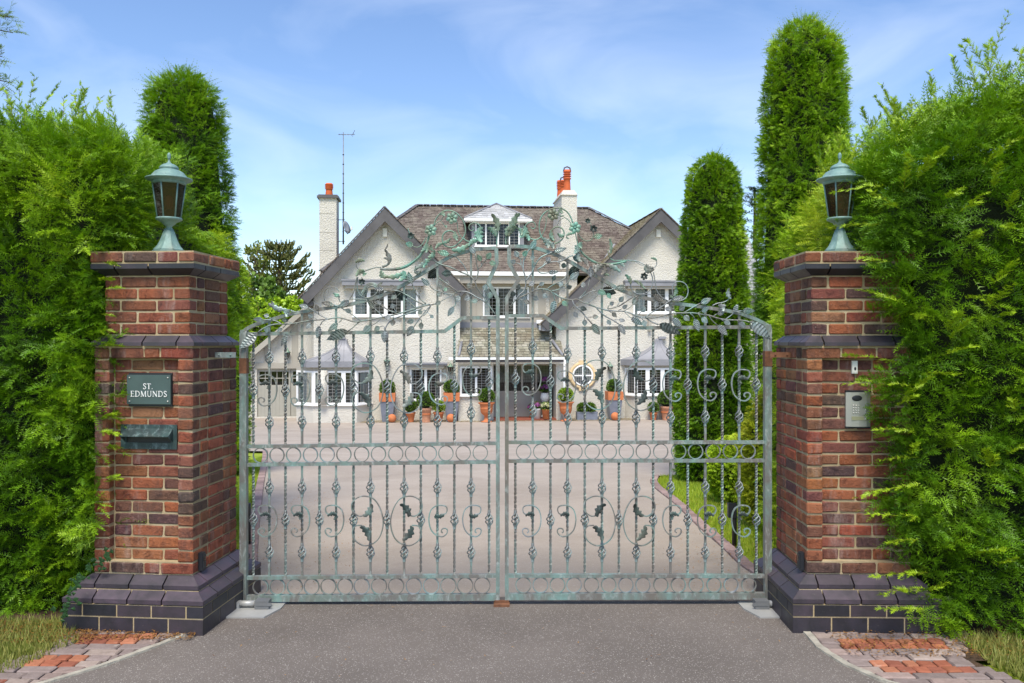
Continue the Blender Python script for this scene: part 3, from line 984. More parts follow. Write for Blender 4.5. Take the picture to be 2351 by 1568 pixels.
t = fixture(PR, "entry_phone", "silver gate entry phone with oval speaker and round keys", "intercom", .008, 1.262)
b = MB()
prof = [(-.078, 0), (-.078, -.018), (-.05, -.030), (0, -.034), (.05, -.030), (.078, -.018), (.078, 0)]
b.add([(p[0], p[1], z) for z in (.012, .232) for p in prof], [(i, i + 1, i + 8, i + 7) for i in range(6)] + [tuple(range(6, -1, -1)), tuple(range(7, 14))])
b.build("case", "silver_case", t, local=True)
for z in (0, .2322): MB().box((-.079, -.020, z), (.079, .0, z + .0118)).build("end_cap", "black_plastic", t, local=True)
m4 = Matrix.Translation((-.012, -.0315, .195)) @ Matrix.Rotation(math.pi / 2, 4, 'X') @ Matrix.Diagonal((1.0, .6, 1, 1))
MB().lathe([(.032, -.004), (.032, .003), (.028, .005), (.004, .003)], 20, mtx=m4).build("speaker", "black_plastic", t, local=True)
for r in range(4):
    for c in range(3):
        MB().lathe([(.0055, -.004), (.0055, .004), (.003, .006)], 8, mtx=Matrix.Translation((-.034 + c * .0165, -.0318, .148 - r * .0158)) @ Matrix.Rotation(math.pi / 2, 4, 'X')).build("key", "steel_button", t, local=True)
for z in (.118, .102, .060):
    MB().lathe([(.006, -.006), (.006, .004), (.003, .006)], 8, mtx=Matrix.Translation((.043, -.0295, z)) @ Matrix.Rotation(math.pi / 2, 4, 'X')).build("key", "steel_button", t, local=True)
MB().box((-.046, -.0355, .054), (.030, -.0305, .078)).build("display", "display_window", t, local=True)

t = fixture(PR, "door_bell", "narrow ivory bell push above the entry phone", "door bell", -.012, 1.614)
b = MB(); b.box((-.018, -.016, 0), (.018, 0, .082)); b.box((-.016, -.019, .006), (.016, -.0155, .076)); b.build("case", "ivory_plastic", t, local=True)
MB().lathe([(.008, -.003), (.008, .003), (.003, .005)], 12, mtx=Matrix.Translation((.001, -.019, .032)) @ Matrix.Rotation(math.pi / 2, 4, 'X') @ Matrix.Diagonal((.8, 1.3, 1, 1))).build("button", "black_plastic", t, local=True)

for P, lb, s in ((PL, "black gate sensor on the inner side of the name plate pillar", 1), (PR, "black gate sensor on the inner side of the entry phone pillar", -1)):
    t = thing("gate_sensor", lb, "sensor", on_pillar(P, s * .332, -.24 if s > 0 else -.27, .345), P.rotation_euler.z)
    b = MB(); x0, x1 = sorted((0, s * .026)); b.box((x0, -.022, 0), (x1, .022, .115)); x0, x1 = sorted((s * .0265, s * .034)); b.box((x0, -.018, .01), (x1, .018, .105))
    b.build("case", "black_plastic", t, local=True)
    x0, x1 = sorted((s * .0345, s * .036)); MB().box((x0, -.012, .06), (x1, .012, .09)).build("lens", "brown_glass", t, local=True)

# low black sensor posts on the lawns
for (u, v, lb, hd) in ((570.5, 1256, "short black post on the lawn left of the drive", False), (1686, 1257, "short black post with a sensor head on the lawn right of the drive", True)):
    p = on_ground(u, v)
    t = thing("sensor_post", lb, "post", p, 0, "black posts beside the drive")
    MB().lathe([(.022, -.05), (.022, .395), (.018, .40)], 14).build("post", "black_plastic", t, local=True)
    if hd: MB().box((-.062, -.03, .275), (.01, -.023, .41)).box((-.06, -.0225, .28), (-.024, .02, .405)).build("sensor_head", "black_plastic", t, local=True)
    else: MB().box((-.018, -.03, .30), (.018, -.0225, .38)).build("sensor_head", "black_plastic", t, local=True)

# gate closer boxes let into the ground
for s, lb in ((-1, "white steel gate motor cover plate at the foot of the left pillar"), (1, "grey steel gate motor cover plate at the foot of the right pillar")):
    t = thing("gate_motor", lb, "gate motor", (s * 1.77, 5.60, .004))
    b = MB()
    b.add([(s * q[0], q[1], z) for z in (-.02, .006) for q in ((.13, -.16), (-.14, -.16), (-.20, .02), (-.20, .16), (.13, .16))], [(0, 1, 2, 3, 4), (9, 8, 7, 6, 5)] + [(i, (i + 1) % 5, (i + 1) % 5 + 5, i + 5) for i in range(5)])
    b.build("cover_plate", "steel_plate", t, local=True)
    b = MB(); b.tube([(s * .10, .03, .034), (s * -.03, .03, .034)], .02, 10); b.box((min(s * .11, s * .08), .005, .006), (max(s * .11, s * .08), .055, .05)); b.build("arm", "steel_plate", t, local=True)
    b = MB(); b.box((min(s * -.03, s * -.125), -.01, .008), (max(s * -.03, s * -.125), .06, .062)); b.box((min(s * -.04, s * -.145), -.014, .03), (max(s * -.04, s * -.145), -.0105, .05)); b.build("bracket", "grey_casting", t, local=True)
t = thing("gate_stop", "rusty steel gate stop where the two leaves meet", "gate stop", (at(1152, 1387, 5.74).x, 5.72, .002))
MB().box((-.055, -.05, -.01), (.055, .03, .014)).box((-.05, -.005, .0145), (.05, .005, .03)).build("plate", "rust", t, local=True)
# ================================================================== WROUGHT IRON GATES
def G(p):
    q = at(p[0], p[1], GATE_Y)
    return (q.x, q.z)
PXM = GATE_Y / F                       # metres per photo pixel in the gate plane

c1 = crop(900, 600, 3.92); c2 = crop(1250, 600, 4.9); c3 = crop(1620, 600, 4.9); c4 = crop(1800, 600, 3.92)
c5 = crop(740, 880, 2.612); c6 = crop(1560, 880, 2.612); c7 = crop(740, 1380, 2.612); c8 = crop(1560, 1380, 2.501)
L0 = crop(740, 860, 5.598); L1 = crop(1140, 780, 7.128); L2 = crop(1380, 780, 5.6)
R1 = crop(1600, 780, 5.6); R2 = crop(1860, 820, 6.532); R3 = crop(2100, 860, 6.03)
SC = {id(c1): 3.92, id(c2): 4.9, id(c3): 4.9, id(c4): 3.92, id(c5): 2.612, id(L0): 5.598, id(L1): 7.128, id(L2): 5.6, id(R1): 5.6, id(R2): 6.532, id(R3): 6.03}
def wid(cr, w): return w / SC[id(cr)] / 1.3773 * PXM
def GP(cr, pts): return [G(cr(*p)) for p in pts]

def twisted(z0, z1, s, x, twist_from, twist_to, pitch=.095):
    """square bar, twisted between two heights"""
    b = MB(); vs = []; n_ = 0
    zs = [z0]
    z = max(z0, twist_from); a = 0.0
    st = pitch / 5
    lev = [(z0, 0.0)]
    if twist_to > twist_from:
        lev.append((max(z0, twist_from), 0.0))
        while z < min(z1, twist_to):
            z += st; a += 2 * math.pi / 5 * .8
            lev.append((min(z, z1), a))
    lev.append((z1, lev[-1][1]))
    for (z, a) in lev:
        for j in range(4):
            an = a + math.pi / 4 + j * math.pi / 2
            vs.append((x + s * .7071 * math.cos(an), GATE_Y + s * .7071 * math.sin(an), z))
    fs = []
    for i in range(len(lev) - 1):
        for j in range(4):
            j2 = (j + 1) % 4
            fs.append((i * 4 + j, i * 4 + j2, i * 4 + 4 + j2, i * 4 + 4 + j))
    fs += [(3, 2, 1, 0), tuple(len(vs) - 4 + j for j in range(4))]
    return b.add(vs, fs)

def basket_mesh():
    b = MB(); h = .055; rm = .0235
    for w in range(4):
        pts = []
        for i in range(13):
            t = i / 12
            r = .004 + rm * math.sin(math.pi * t) ** 1.15 * (1 - .12 * (t - .5))
            an = w * math.pi / 2 + 2.6 * math.pi * .5 * t * 1.25
            pts.append((r * math.cos(an), r * math.sin(an), -h * .92 + 2 * h * .92 * t))
        b.tube(pts, .0043, 5)
    for s in (-1, 1):
        b.lathe([(.006, s * h * .62), (.0095, s * h * .85), (.0088, s * h * 1.02)], 8)
        for k in range(3): b.lathe([(.0095, s * h * 1.04 + (k - 1) * .005 - .0024), (.0118, s * h * 1.04 + (k - 1) * .005), (.0095, s * h * 1.04 + (k - 1) * .005 + .0024)], 10)
    me = b.mesh("basket"); me.materials.append(M["gate_iron_pale"]); return me
BASKET = basket_mesh()

def metal_leaf(base, tip, w, y, lobes=7, cup=.12, fold=.16, seed=0, curl=0.0):
    """beaten sheet leaf: midrib groove, raised veins, toothed edge. base / tip are (x, z)"""
    r = random.Random(seed)
    B = Vector((base[0], y, base[1])); T = Vector((tip[0], y, tip[1]))
    ax = (T - B); L = ax.length
    ax.normalize()
    sd = Vector((ax.z, 0, -ax.x)); fr = Vector((0, -1, 0))
    n_ = lobes * 2 + 1
    vs = []; fs = []
    tw = r.uniform(-.5, .5)
    bend = r.uniform(-.10, .14) * L + curl
    for i in range(n_ + 1):
        t = i / n_
        hw = w * .5 * (math.sin(math.pi * min(1, t ** .72 * 1.0)) ** .8 if 0 < t < 1 else .03)
        tooth = 1.0 + (.09 if i % 2 else -.05)
        vein = .0042 * (1 if i % 2 else -1) * min(1, L / .1)
        for k, c in enumerate((-1, -.55, 0, .55, 1)):
            hh = hw * c * (tooth if abs(c) == 1 else 1)
            out = -fold * abs(hh) + cup * (hh * hh) / (w * .5) + (vein if abs(c) == .55 else 0) + bend * (t - .5) ** 2 * 2 + tw * hh * .5
            if c == 0: out -= .0015
            slant = abs(c) * hw * .35
            vs.append(B + ax * (L * t + slant * (1 - t) * .6) + sd * hh + fr * out)
    for i in range(n_):
        for k in range(4):
            fs.append((i * 5 + k, i * 5 + k + 1, i * 5 + 6 + k, i * 5 + 5 + k))
    return MB().add(vs, fs, False)

def acanthus(base, tip, w, y, seed=0):
    """fluted acanthus leaf with lobed edges curling forward"""
    r = random.Random(seed)
    B = Vector((base[0], y, base[1])); T = Vector((tip[0], y, tip[1]))
    ax = (T - B); L = ax.length; ax.normalize()
    sd = Vector((ax.z, 0, -ax.x)); fr = Vector((0, -1, 0))
    vs = []; fs = []; n_ = 14; m_ = 8
    side = r.choice((-1, 1))
    for i in range(n_ + 1):
        t = i / n_
        hw = w * .40 * (.16 + .9 * math.sin(math.pi * (t * .86 + .08)) ** .9) * (1 + .30 * math.sin(t * math.pi * 7))
        for k in range(m_ + 1):
            c = k / m_ * 2 - 1
            flute = .0045 * math.cos(c * math.pi * 4.5) * min(1, w / .05)
            out = .35 * w * (1 - c * c) * .5 + flute + .45 * w * max(0, t - .55) ** 2 * 3
            arch = side * .28 * w * math.sin(math.pi * t)
            vs.append(B + ax * (L * t - abs(c) * hw * .35 * t) + sd * (hw * c + arch) + fr * out)
    for i in range(n_):
        for k in range(m_):
            a = i * (m_ + 1) + k
            fs.append((a, a + 1, a + m_ + 2, a + m_ + 1))
    return MB().add(vs, fs, True)

def flower_mesh(p, r, y, petals=6):
    b = MB(); cx, cz = p
    for k in range(petals):
        an = 2 * math.pi * k / petals + .3
        m4 = Matrix.Translation((cx + .60 * r * math.cos(an), y, cz + .60 * r * math.sin(an))) @ Matrix.Rotation(-an, 4, 'Y') @ Matrix.Diagonal((.46 * r, .26 * r, .36 * r, 1))
        prof = [(math.sin(math.pi * i / 6) + .001, -math.cos(math.pi * i / 6)) for i in range(7)]
        b.lathe(prof, 10, mtx=m4)
        # rolled edge
        q = [(cx + r * (.60 + .40 * math.cos(t)) * math.cos(an) - r * .34 * math.sin(t) * math.sin(an), y - .10 * r, cz + r * (.60 + .40 * math.cos(t)) * math.sin(an) + r * .34 * math.sin(t) * math.cos(an)) for t in [R(-110 + 22 * i) for i in range(11)]]
        b.tube(q, .055 * r, 5)
    m4 = Matrix.Translation((cx, y - .2 * r, cz)) @ Matrix.Scale(.2 * r, 4)
    b.lathe([(math.sin(math.pi * i / 6) + .001, -math.cos(math.pi * i / 6)) for i in range(7)], 12, mtx=m4)
    return b

def rose_mesh(p, r, y):
    b = MB(); cx, cz = p; rr = random.Random(int(cx * 1000))
    for ring, (rad, k, tl) in enumerate(((.25, 4, .9), (.55, 5, .6), (.9, 6, .25))):
        for j in range(k):
            an = 2 * math.pi * j / k + ring * .7
            d = Vector((math.cos(an), -.35 - tl, math.sin(an))).normalized()
            s = Vector((-math.sin(an), 0, math.cos(an)))
            o = Vector((cx, y, cz)) + Vector((math.cos(an), 0, math.sin(an))) * rad * r * .55
            u = Vector((math.cos(an), -tl, math.sin(an))).normalized() * r * .55
            b.add([o - s * r * .35, o + s * r * .35, o + u + s * r * .33 - Vector((0, .12 * r, 0)), o + u * 1.25, o + u - s * r * .33 - Vector((0, .12 * r, 0))], [(0, 1, 2, 3, 4)], True)
    return b

CSCROLL = [(-27, -55), (-67, -60), (-82, -90), (-72, -120), (-32, -130), (8, -125), (48, -95), (66, -40), (66, 15), (48, 75), (8, 115), (-42, 128), (-77, 105), (-84, 75), (-67, 60), (-42, 65), (-34, 85), (-47, 97)]
KIDNEY = [(-27, -55), (-87, -40), (-137, -75), (-152, -115), (-142, -160), (-97, -195), (-37, -205), (33, -180), (83, -105), (108, -5), (98, 85), (63, 155), (3, 195), (-57, 200), (-117, 165), (-142, 115), (-142, 75), (-117, 40), (-67, 35)]
GREENS = ("gate_iron", "gate_iron", "gate_iron_pale")

def gate_leaf(side, label, D):
    hx = G((560 if side < 0 else 1762, 784))[0]
    root = thing("gate_leaf", label, "gate", (hx, GATE_Y, 0), 0, "the two leaves of the driveway gate")
    y = GATE_Y
    iron = lambda: "gate_iron"
    pc = PXM
    # ---- frame
    def B(name, pts, w, d, mat="gate_iron", yy=y, closed=False):
        return MB().bar([G(p) for p in pts], w * pc, d, yy, closed).build(name, mat, root)
    B("hinge_stile", D["hinge"], 15.5, .05)
    B("meeting_stile", D["meet"], 8.6, .04, "gate_iron")
    arch = smooth_line([Vector(p) for p in D["arch"]], 3)
    B("arch_rail", arch, 7.6, .032)
    B("transom_rail", D["transom"], 8.0, .034)
    B("middle_rail", D["mid"][0], 7.4, .034); B("middle_rail", D["mid"][1], 7.4, .034)
    B("lower_rail", D["low"][0], 7.8, .036); B("bottom_rail", D["low"][1], 14.0, .042)
    # rust collar where the top hinge grips the stile
    hu = 560 if side < 0 else 1762
    B("hinge_collar", [(hu, 822 - (16 if side > 0 else 0)), (hu, 857 - (16 if side > 0 else 0))], 17.2, .054, "rust")
    B("pivot_pin", [(hu, 1382), (hu, 1392)], 12, .03, "gate_iron")
    def lin(a, b, u): return a[1] + (b[1] - a[1]) * (u - a[0]) / (b[0] - a[0])
    def along(pts, u):
        pts = sorted([tuple(p)[:2] for p in pts])
        for a, b in zip(pts, pts[1:]):
            if a[0] <= u <= b[0]: return lin(a, b, u)
        return pts[0][1] if u < pts[0][0] else pts[-1][1]
    def put_basket(bar, u, v):
        x, z = G((u, v))
        me = BASKET
        o = bpy.data.objects.new("basket", me); o.parent = bar
        o.location = XF[root].inverted() @ Vector((x, y, z)); o.rotation_euler = (0, 0, random.uniform(0, 1.5))
        COL.objects.link(o)
    def add_scroll(u, v, shape, flip, big):
        s = 1 / 2.612 / 1.3773
        pts = [G((u + q[0] * s * flip, v + q[1] * s)) for q in shape]
        P = smooth_line([Vector(p) for p in pts], 4)
        b = MB().bar(P, .0078, .013, y - .019)
        o = b.build("scroll", random.choice(GREENS), root)
        if big:
            for (a, t, w) in (((-50, -42), (24, -150), 80), ((-72, 38), (2, 152), 85)):
                acanthus(G((u + a[0] * s * flip, v + a[1] * s)), G((u + t[0] * s * flip, v + t[1] * s)), w * .78 * s * pc, y - .032, int(u + a[1])).build("scroll_leaf", "gate_dark" if random.random() < .6 else "gate_iron", o)
        else:
            acanthus(G((u + 4 * flip, v - 55 * s)), G((u - 62 * s * flip, v - 50 * s)), 42 * s * pc, y - .03, int(u)).build("scroll_leaf", "gate_dark", o)
            acanthus(G((u + 2 * flip, v - 60 * s)), G((u - 8 * s * flip, v - 15 * s)), 34 * s * pc, y - .028, int(u) + 1).build("scroll_leaf", "gate_dark", o)
    s = .0145
    for i, u in enumerate(D["bars"]):
        vt = along(D["transom"], u) + 3; vm = along(D["mid"][0], u) - 3
        # upper bar
        top = vt
        odd = i % 2 == 1
        x = G((u, 0))[0]
        zt, zb = G((u, along([tuple(p) for p in D["arch_top"]], u) + 3 if odd else vt))[1], G((u, vm))[1]
        if odd:
            bb = D["B"][i]
            z0, z1 = G((u, bb[1] - 62 + 30))[1], G((u, bb[0] + 62 - 20))[1]
            vc = (bb[0] + bb[1]) / 2
            bar = twisted(zb, zt, s, x, G((u, vc + 42))[1], G((u, vc - 22))[1]).build("baluster", iron(), root)
            put_basket(bar, u, bb[0]); put_basket(bar, u, bb[1])
            if i in D["C"]: add_scroll(u, vc + D["C"][i][1], CSCROLL, D["C"][i][0], False)
            if i in D["K"]: add_scroll(u, D["K"][i][1], KIDNEY, D["K"][i][0], True)
        else:
            va = D["A"][i]
            bar = twisted(zb, zt, s, x, zb + .01, zt - .01).build("baluster", iron(), root)
            put_basket(bar, u, va)
        # lower bar
        u2 = u + D["lowshift"](u)
        zt, zb = G((u2, along(D["mid"][1], u2) + 3))[1], G((u2, along(D["low"][0], u2) - 3))[1]
        x = G((u2, 0))[0]
        if odd:
            bar = twisted(zb, zt, s, x, G((u2, 1222))[1], G((u2, 1172))[1]).build("baluster", iron(), root)
            put_basket(bar, u2, 1119); put_basket(bar, u2, 1268)
            if i in D["C"]: add_scroll(u2, 1195, CSCROLL, D["C"][i][0], False)
            if i in D["K"]: add_scroll(u2, 1195, KIDNEY, D["K"][i][0], True)
        else:
            bar = twisted(zb, zt, s, x, zb + .01, zt - .01).build("baluster", iron(), root)
            put_basket(bar, u2, 1193)
    # ---- rings between the paired rails
    for cr, xs_, ra, rb in D["rings"]:
        for xx in xs_:
            u = cr(xx, 0)[0]
            v0, v1 = along(ra, u) + 3.6, along(rb, u) - 3.6
            cx, cz = G((u, (v0 + v1) / 2)); rad = (v1 - v0) / 2 * pc - .0012
            P = [(cx + rad * .955 * math.cos(2 * math.pi * k / 28), cz + rad * math.sin(2 * math.pi * k / 28)) for k in range(28)]
            MB().bar(P, .0055, .018, y, True).build("ring", random.choice(GREENS), root)
    # ---- vine stems and leaves in the spandrel
    for cr, stems in D["stems"]:
        for k, st in enumerate(stems):
            P = smooth_line([Vector(p) for p in GP(cr, st)], 3)
            thick = .0052 if len(st) > 5 else .0040 if len(st) > 3 else .0030
            pts = [Vector((p.x, y - .022 - .006 * math.sin(k + i * .4), p.y)) for i, p in enumerate(P)]
            MB().tube(pts, thick, 6).build("vine_stem", random.choice(("gate_iron", "gate_iron_pale")), root)
    n_ = 0
    for cr, leaves in D["leaves"]:
        for lf in leaves:
            n_ += 1
            a, t, w = lf[:3]
            mat = lf[3] if len(lf) > 3 else random.choice(("gate_iron_pale", "gate_iron", "gate_iron_pale"))
            dy = .05 if mat == "gate_dark" and w > 140 and cr is not R2 else -.032 - .012 * random.random()
            if len(lf) > 4: dy = lf[4]
            ww = wid(cr, w)
            metal_leaf(G(cr(*a)), G(cr(*t)), ww * .98, y + dy, 4 if ww < .035 else 7, seed=n_ + (100 if side > 0 else 0)).build("vine_leaf", mat, root)
    # ---- crest
    for cr, mat, items in D["crest_bars"]:
        for (w0, w1, pts) in items:
            P = smooth_line([Vector(p) for p in GP(cr, pts)], 4)
            m_ = len(P)
            ws = [wid(cr, w0 + (w1 - w0) * i / (m_ - 1)) for i in range(m_)]
            if max(ws) > .022:
                # moulded trough: three ribs on a wide strap
                b = MB().bar(P, ws, .012, y - .004)
                for off in (-.5, 0.08, .5):
                    Q = []
                    for i in range(m_):
                        t = (P[min(i + 1, m_ - 1)] - P[max(i - 1, 0)]).normalized()
                        nn = Vector((-t.y, t.x)) * ws[i] * off
                        Q.append((P[i].x + nn.x, y - .014, P[i].y + nn.y))
                    b.tube(Q, .0065 if off else .0045, 6)
                b.build("crest_trough", mat, root)
            elif max(ws) > .012:
                b = MB().bar(P, ws, .022, y - .012)
                Q = [(p.x, y - .024, p.y) for p in P]
                b.tube(Q, [max(.002, q * .26) for q in ws], 6)
                b.build("crest_scroll", mat, root)
            else:
                MB().tube([(p.x, y - .016, p.y) for p in P], [max(.0022, q * .5) for q in ws], 6).build("crest_stem", mat, root)
    for cr, mat, items in D["crest_leaves"]:
        for k, (a, t, w) in enumerate(items):
            acanthus(G(cr(*a)), G(cr(*t)), wid(cr, w), y - .028 - .004 * (k % 3), k + int(a[0])).build("acanthus_leaf", mat, root)
    for cr, p, r in D["flowers"]:
        flower_mesh(G(cr(*p)), wid(cr, r), y - .035).build("flower", "gate_green", root)
    for cr, p, r in D["roses"]:
        rose_mesh(G(cr(*p)), wid(cr, r), y - .02).build("rose", "gate_dark", root)
    for cr, leaves in D["crest_flat"]:
        for k, (a, t, w) in enumerate(leaves):
            metal_leaf(G(cr(*a)), G(cr(*t)), wid(cr, w), y - .035, 5, seed=500 + k).build("crest_leaf", "gate_green", root)
    return root

def bars(cr, xs_): return [cr(x, 0)[0] for x in xs_]

# ------------------------------------------------------------------ left leaf
LD = {}
LD["hinge"] = [(560, 1384), (560, 768), (562, 759)]
LD["meet"] = [(1143, 1388), (1143, 686), (1121, 648), (1140.5, 605), (1139.5, 570)]
LD["arch"] = [(560, 764), (566, 756), (590, 744), (623, 734), (660, 723), (700, 715), (741, 709), (778, 704), (808, 698), (844, 689), (871, 681), (894, 671), (938.7, 647.5), (957, 635.5), (1011, 603), (1036.5, 588.5), (1078, 576), (1092.8, 573), (1139, 569.5)]
LD["arch_top"] = LD["arch"]
LD["transom"] = [(564, 767), (640, 766), (1021, 760.5), (1061, 730), (1139, 729)]
LD["mid"] = [[(566, 1025), (1139, 1017.6)], [(566, 1067), (1139, 1060.5)]]
LD["low"] = [[(566, 1326), (1139, 1321)], [(566, 1373), (1139, 1370)]]
LD["bars"] = bars(c5, [160, 292, 425, 562, 706, 843, 987, 1127, 1265, 1405, 1543, 1680, 1820, 1958, 2107])
LD["lowshift"] = lambda u: 0.0
v5 = lambda y: c5(0, y)[1]
LD["A"] = {0: v5(920), 2: v5(925), 4: v5(920), 6: v5(915), 8: v5(905), 10: v5(905), 12: v5(885), 14: v5(850)}
LD["B"] = {1: (v5(655), v5(1188)), 3: (v5(655), v5(1185)), 5: (v5(650), v5(1183)), 7: (v5(645), v5(1180)), 9: (v5(645), v5(1178)), 11: (v5(645), v5(1180)), 13: (v5(585), v5(1110))}
LD["C"] = {1: (1, 1), 3: (1, 2), 5: (1, 1), 11: (-1, 0), 13: (-1, 0)}
LD["K"] = {7: (1, v5(905)), 9: (-1, v5(908))}
LD["rings"] = [(c5, [218, 354, 491, 631, 769, 907, 1054, 1193, 1335, 1474, 1613, 1750, 1893, 2034], LD["mid"][0], LD["mid"][1]),
               (c7, [220, 357, 502, 640, 779, 917, 1054, 1197, 1339, 1484, 1628, 1770, 1909, 2050], LD["low"][0], [(566, 1369.5), (1139, 1366.5)])]
LD["stems"] = [
 (L0, [[(440, 1075), (480, 1040), (560, 990), (650, 945), (760, 925), (860, 925), (1000, 920), (1120, 905), (1250, 878), (1400, 858), (1560, 845), (1680, 835), (1760, 820), (1840, 808), (1940, 822), (2060, 862), (2150, 882), (2220, 882), (2350, 850)],
       [(530, 850), (620, 850), (700, 855), (780, 880), (860, 925)],
       [(1340, 635), (1440, 705), (1540, 770), (1620, 810), (1680, 835)],
       [(1770, 580), (1900, 635), (1990, 690), (2110, 760), (2250, 865)],
       [(2025, 1045), (2110, 985), (2180, 925), (2250, 870)], [(1535, 945), (1570, 890), (1620, 855), (1680, 835)],
       [(1000, 1060), (1060, 1000), (1140, 905)], [(1870, 895), (1900, 870), (1940, 822)], [(645, 800), (700, 850)], [(990, 885), (1070, 915)],
       [(1420, 800), (1490, 850)], [(1380, 915), (1420, 870)], [(880, 990), (940, 930)], [(1510, 740), (1500, 670)], [(2050, 490), (2090, 480), (2200, 485), (2340, 495)]]),
 (L1, [[(550, 980), (700, 990), (820, 995), (920, 1025), (1000, 1070), (1100, 1120), (1200, 1185), (1300, 1250), (1420, 1300), (1530, 1315), (1600, 1310), (1740, 1280)],
       [(1180, 860), (1220, 960), (1260, 1060), (1330, 1150), (1400, 1220), (1480, 1290)], [(1335, 1050), (1335, 1140)],
       [(1030, 1180), (1100, 1250), (1180, 1320), (1270, 1390)], [(320, 1265), (430, 1310), (540, 1370), (640, 1430), (740, 1470), (830, 1500)],
       [(490, 1300), (560, 1375)], [(770, 1400), (830, 1500)], [(330, 1400), (420, 1480), (500, 1560), (600, 1640)],
       [(700, 1560), (860, 1510), (1000, 1475), (1150, 1430), (1300, 1390), (1430, 1345), (1530, 1315)],
       [(1600, 1315), (1560, 1390), (1500, 1480), (1430, 1560)], [(1410, 1455), (1450, 1435), (1500, 1440)], [(1500, 1480), (1545, 1500), (1580, 1550)],
       [(1570, 890), (1650, 960), (1740, 1000), (1850, 1040), (1960, 1070), (2080, 1075), (2200, 1020), (2280, 1015)],
       [(1820, 1235), (1950, 1160), (2080, 1090)], [(1870, 1075), (1980, 1075)], [(2090, 1075), (2130, 1160), (2150, 1250), (2130, 1330), (2100, 1360)],
       [(1775, 715), (1850, 770), (1960, 840), (2050, 910), (2130, 970), (2200, 1020)], [(1930, 750), (1990, 810), (2005, 860)], [(1840, 950), (1880, 1025)], [(1960, 945), (2030, 930)],
       [(1460, 330), (1540, 310), (1630, 305), (1720, 355), (1830, 410), (1980, 450), (2100, 500), (2280, 580)], [(1990, 165), (2080, 200), (2180, 260), (2280, 360)],
       [(2240, 1110), (2260, 1050)], [(840, 1110), (920, 1040)]]),
 (L2, [[(140, 345), (220, 360), (340, 410), (450, 460), (580, 510), (640, 560), (690, 630), (710, 710), (760, 790), (830, 880), (890, 980), (960, 1080), (1050, 1210)],
       [(400, 240), (490, 340), (560, 480)], [(690, 615), (720, 540), (740, 460), (735, 395), (715, 300), (690, 120)],
       [(740, 395), (800, 350), (830, 290), (890, 225)], [(790, 260), (800, 310), (790, 350)], [(840, 290), (940, 295)], [(640, 705), (720, 735)], [(820, 855), (850, 780)], [(890, 980), (940, 920)],
       [(390, 800), (470, 795), (560, 810), (640, 850), (720, 900), (800, 940), (870, 990)], [(740, 950), (800, 940)], [(600, 890), (650, 870)], [(410, 870), (430, 800)]]),
 (c5, [[(1045, 355), (1120, 345), (1230, 320), (1340, 300), (1450, 265), (1560, 225), (1620, 215)], [(945, 445), (990, 405), (1045, 360)], [(1250, 430), (1265, 390), (1300, 350), (1360, 320), (1450, 290), (1560, 250)],
       [(1490, 400), (1530, 340), (1570, 290), (1620, 230)], [(1550, 370), (1550, 345), (1535, 335)], [(1210, 400), (1240, 395), (1250, 430)], [(1140, 390), (1185, 365), (1230, 320)], [(1320, 345), (1320, 310)]])]
LD["leaves"] = [
 (L0, [((440, 1080), (130, 1360), 175, "gate_iron_pale"), ((540, 850), (370, 840), 95), ((640, 790), (550, 760), 80), ((990, 870), (860, 845), 80, "gate_dark"), ((610, 965), (610, 1080), 100), ((880, 990), (785, 1065), 75),
       ((960, 1090), (860, 1315), 95), ((1340, 635), (1165, 590), 90), ((1500, 670), (1470, 580), 90), ((1420, 800), (1330, 760), 90), ((1385, 915), (1300, 1005), 85), ((1530, 955), (1490, 1180), 110),
       ((1860, 905), (1685, 1055), 105), ((2030, 1040), (1665, 1200), 185, "gate_dark", -.04), ((2100, 715), (1975, 665), 85), ((1770, 580), (1570, 545), 95), ((2055, 505), (1870, 620), 110)]),
 (L1, [((1180, 850), (1090, 575), 130), ((1570, 885), (1380, 715), 130), ((1335, 1055), (1335, 915), 110), ((840, 1110), (700, 1180), 100), ((770, 1400), (730, 1290), 130), ((330, 1400), (175, 1180), 120), ((490, 1300), (370, 1220), 85),
       ((2060, 600), (1830, 615), 170, "gate_dark", -.03), ((1730, 500), (1500, 700), 230, "gate_dark"), ((1020, 1200), (760, 960), 210, "gate_dark"), ((1860, 1100), (1730, 1070), 110), ((1820, 1235), (1690, 1310), 110), ((1850, 960), (1760, 850), 100), ((1960, 940), (1880, 1000), 90, "gate_green"),
       ((2110, 1355), (1975, 1575), 130), ((2240, 1110), (2180, 1250), 100), ((1410, 1455), (1300, 1510), 110), ((1585, 1550), (1660, 1610), 90), ((400, 900), (520, 800), 75), ((550, 960), (320, 970), 95), ((780, 920), (680, 870), 60)]),
 (L2, [((230, 145), (15, 90), 105, "gate_green"), ((640, 700), (530, 680), 95), ((850, 780), (885, 665), 95), ((940, 925), (960, 800), 100), ((740, 950), (620, 985), 85), ((600, 890), (495, 950), 90), ((400, 870), (350, 985), 90), ((800, 260), (730, 150), 95, "gate_green"), ((890, 225), (970, 115), 105, "gate_green"), ((940, 290), (1060, 310), 95, "gate_green"), ((690, 125), (580, 0), 95)]),
 (c5, [((1140, 390), (1070, 450), 55), ((1210, 400), (1165, 430), 45), ((1250, 430), (1250, 535), 55), ((1320, 340), (1315, 395), 45), ((1485, 395), (1435, 480), 60), ((1550, 365), (1550, 425), 42), ((1490, 345), (1435, 370), 45), ((1300, 310), (1255, 335), 40)])]
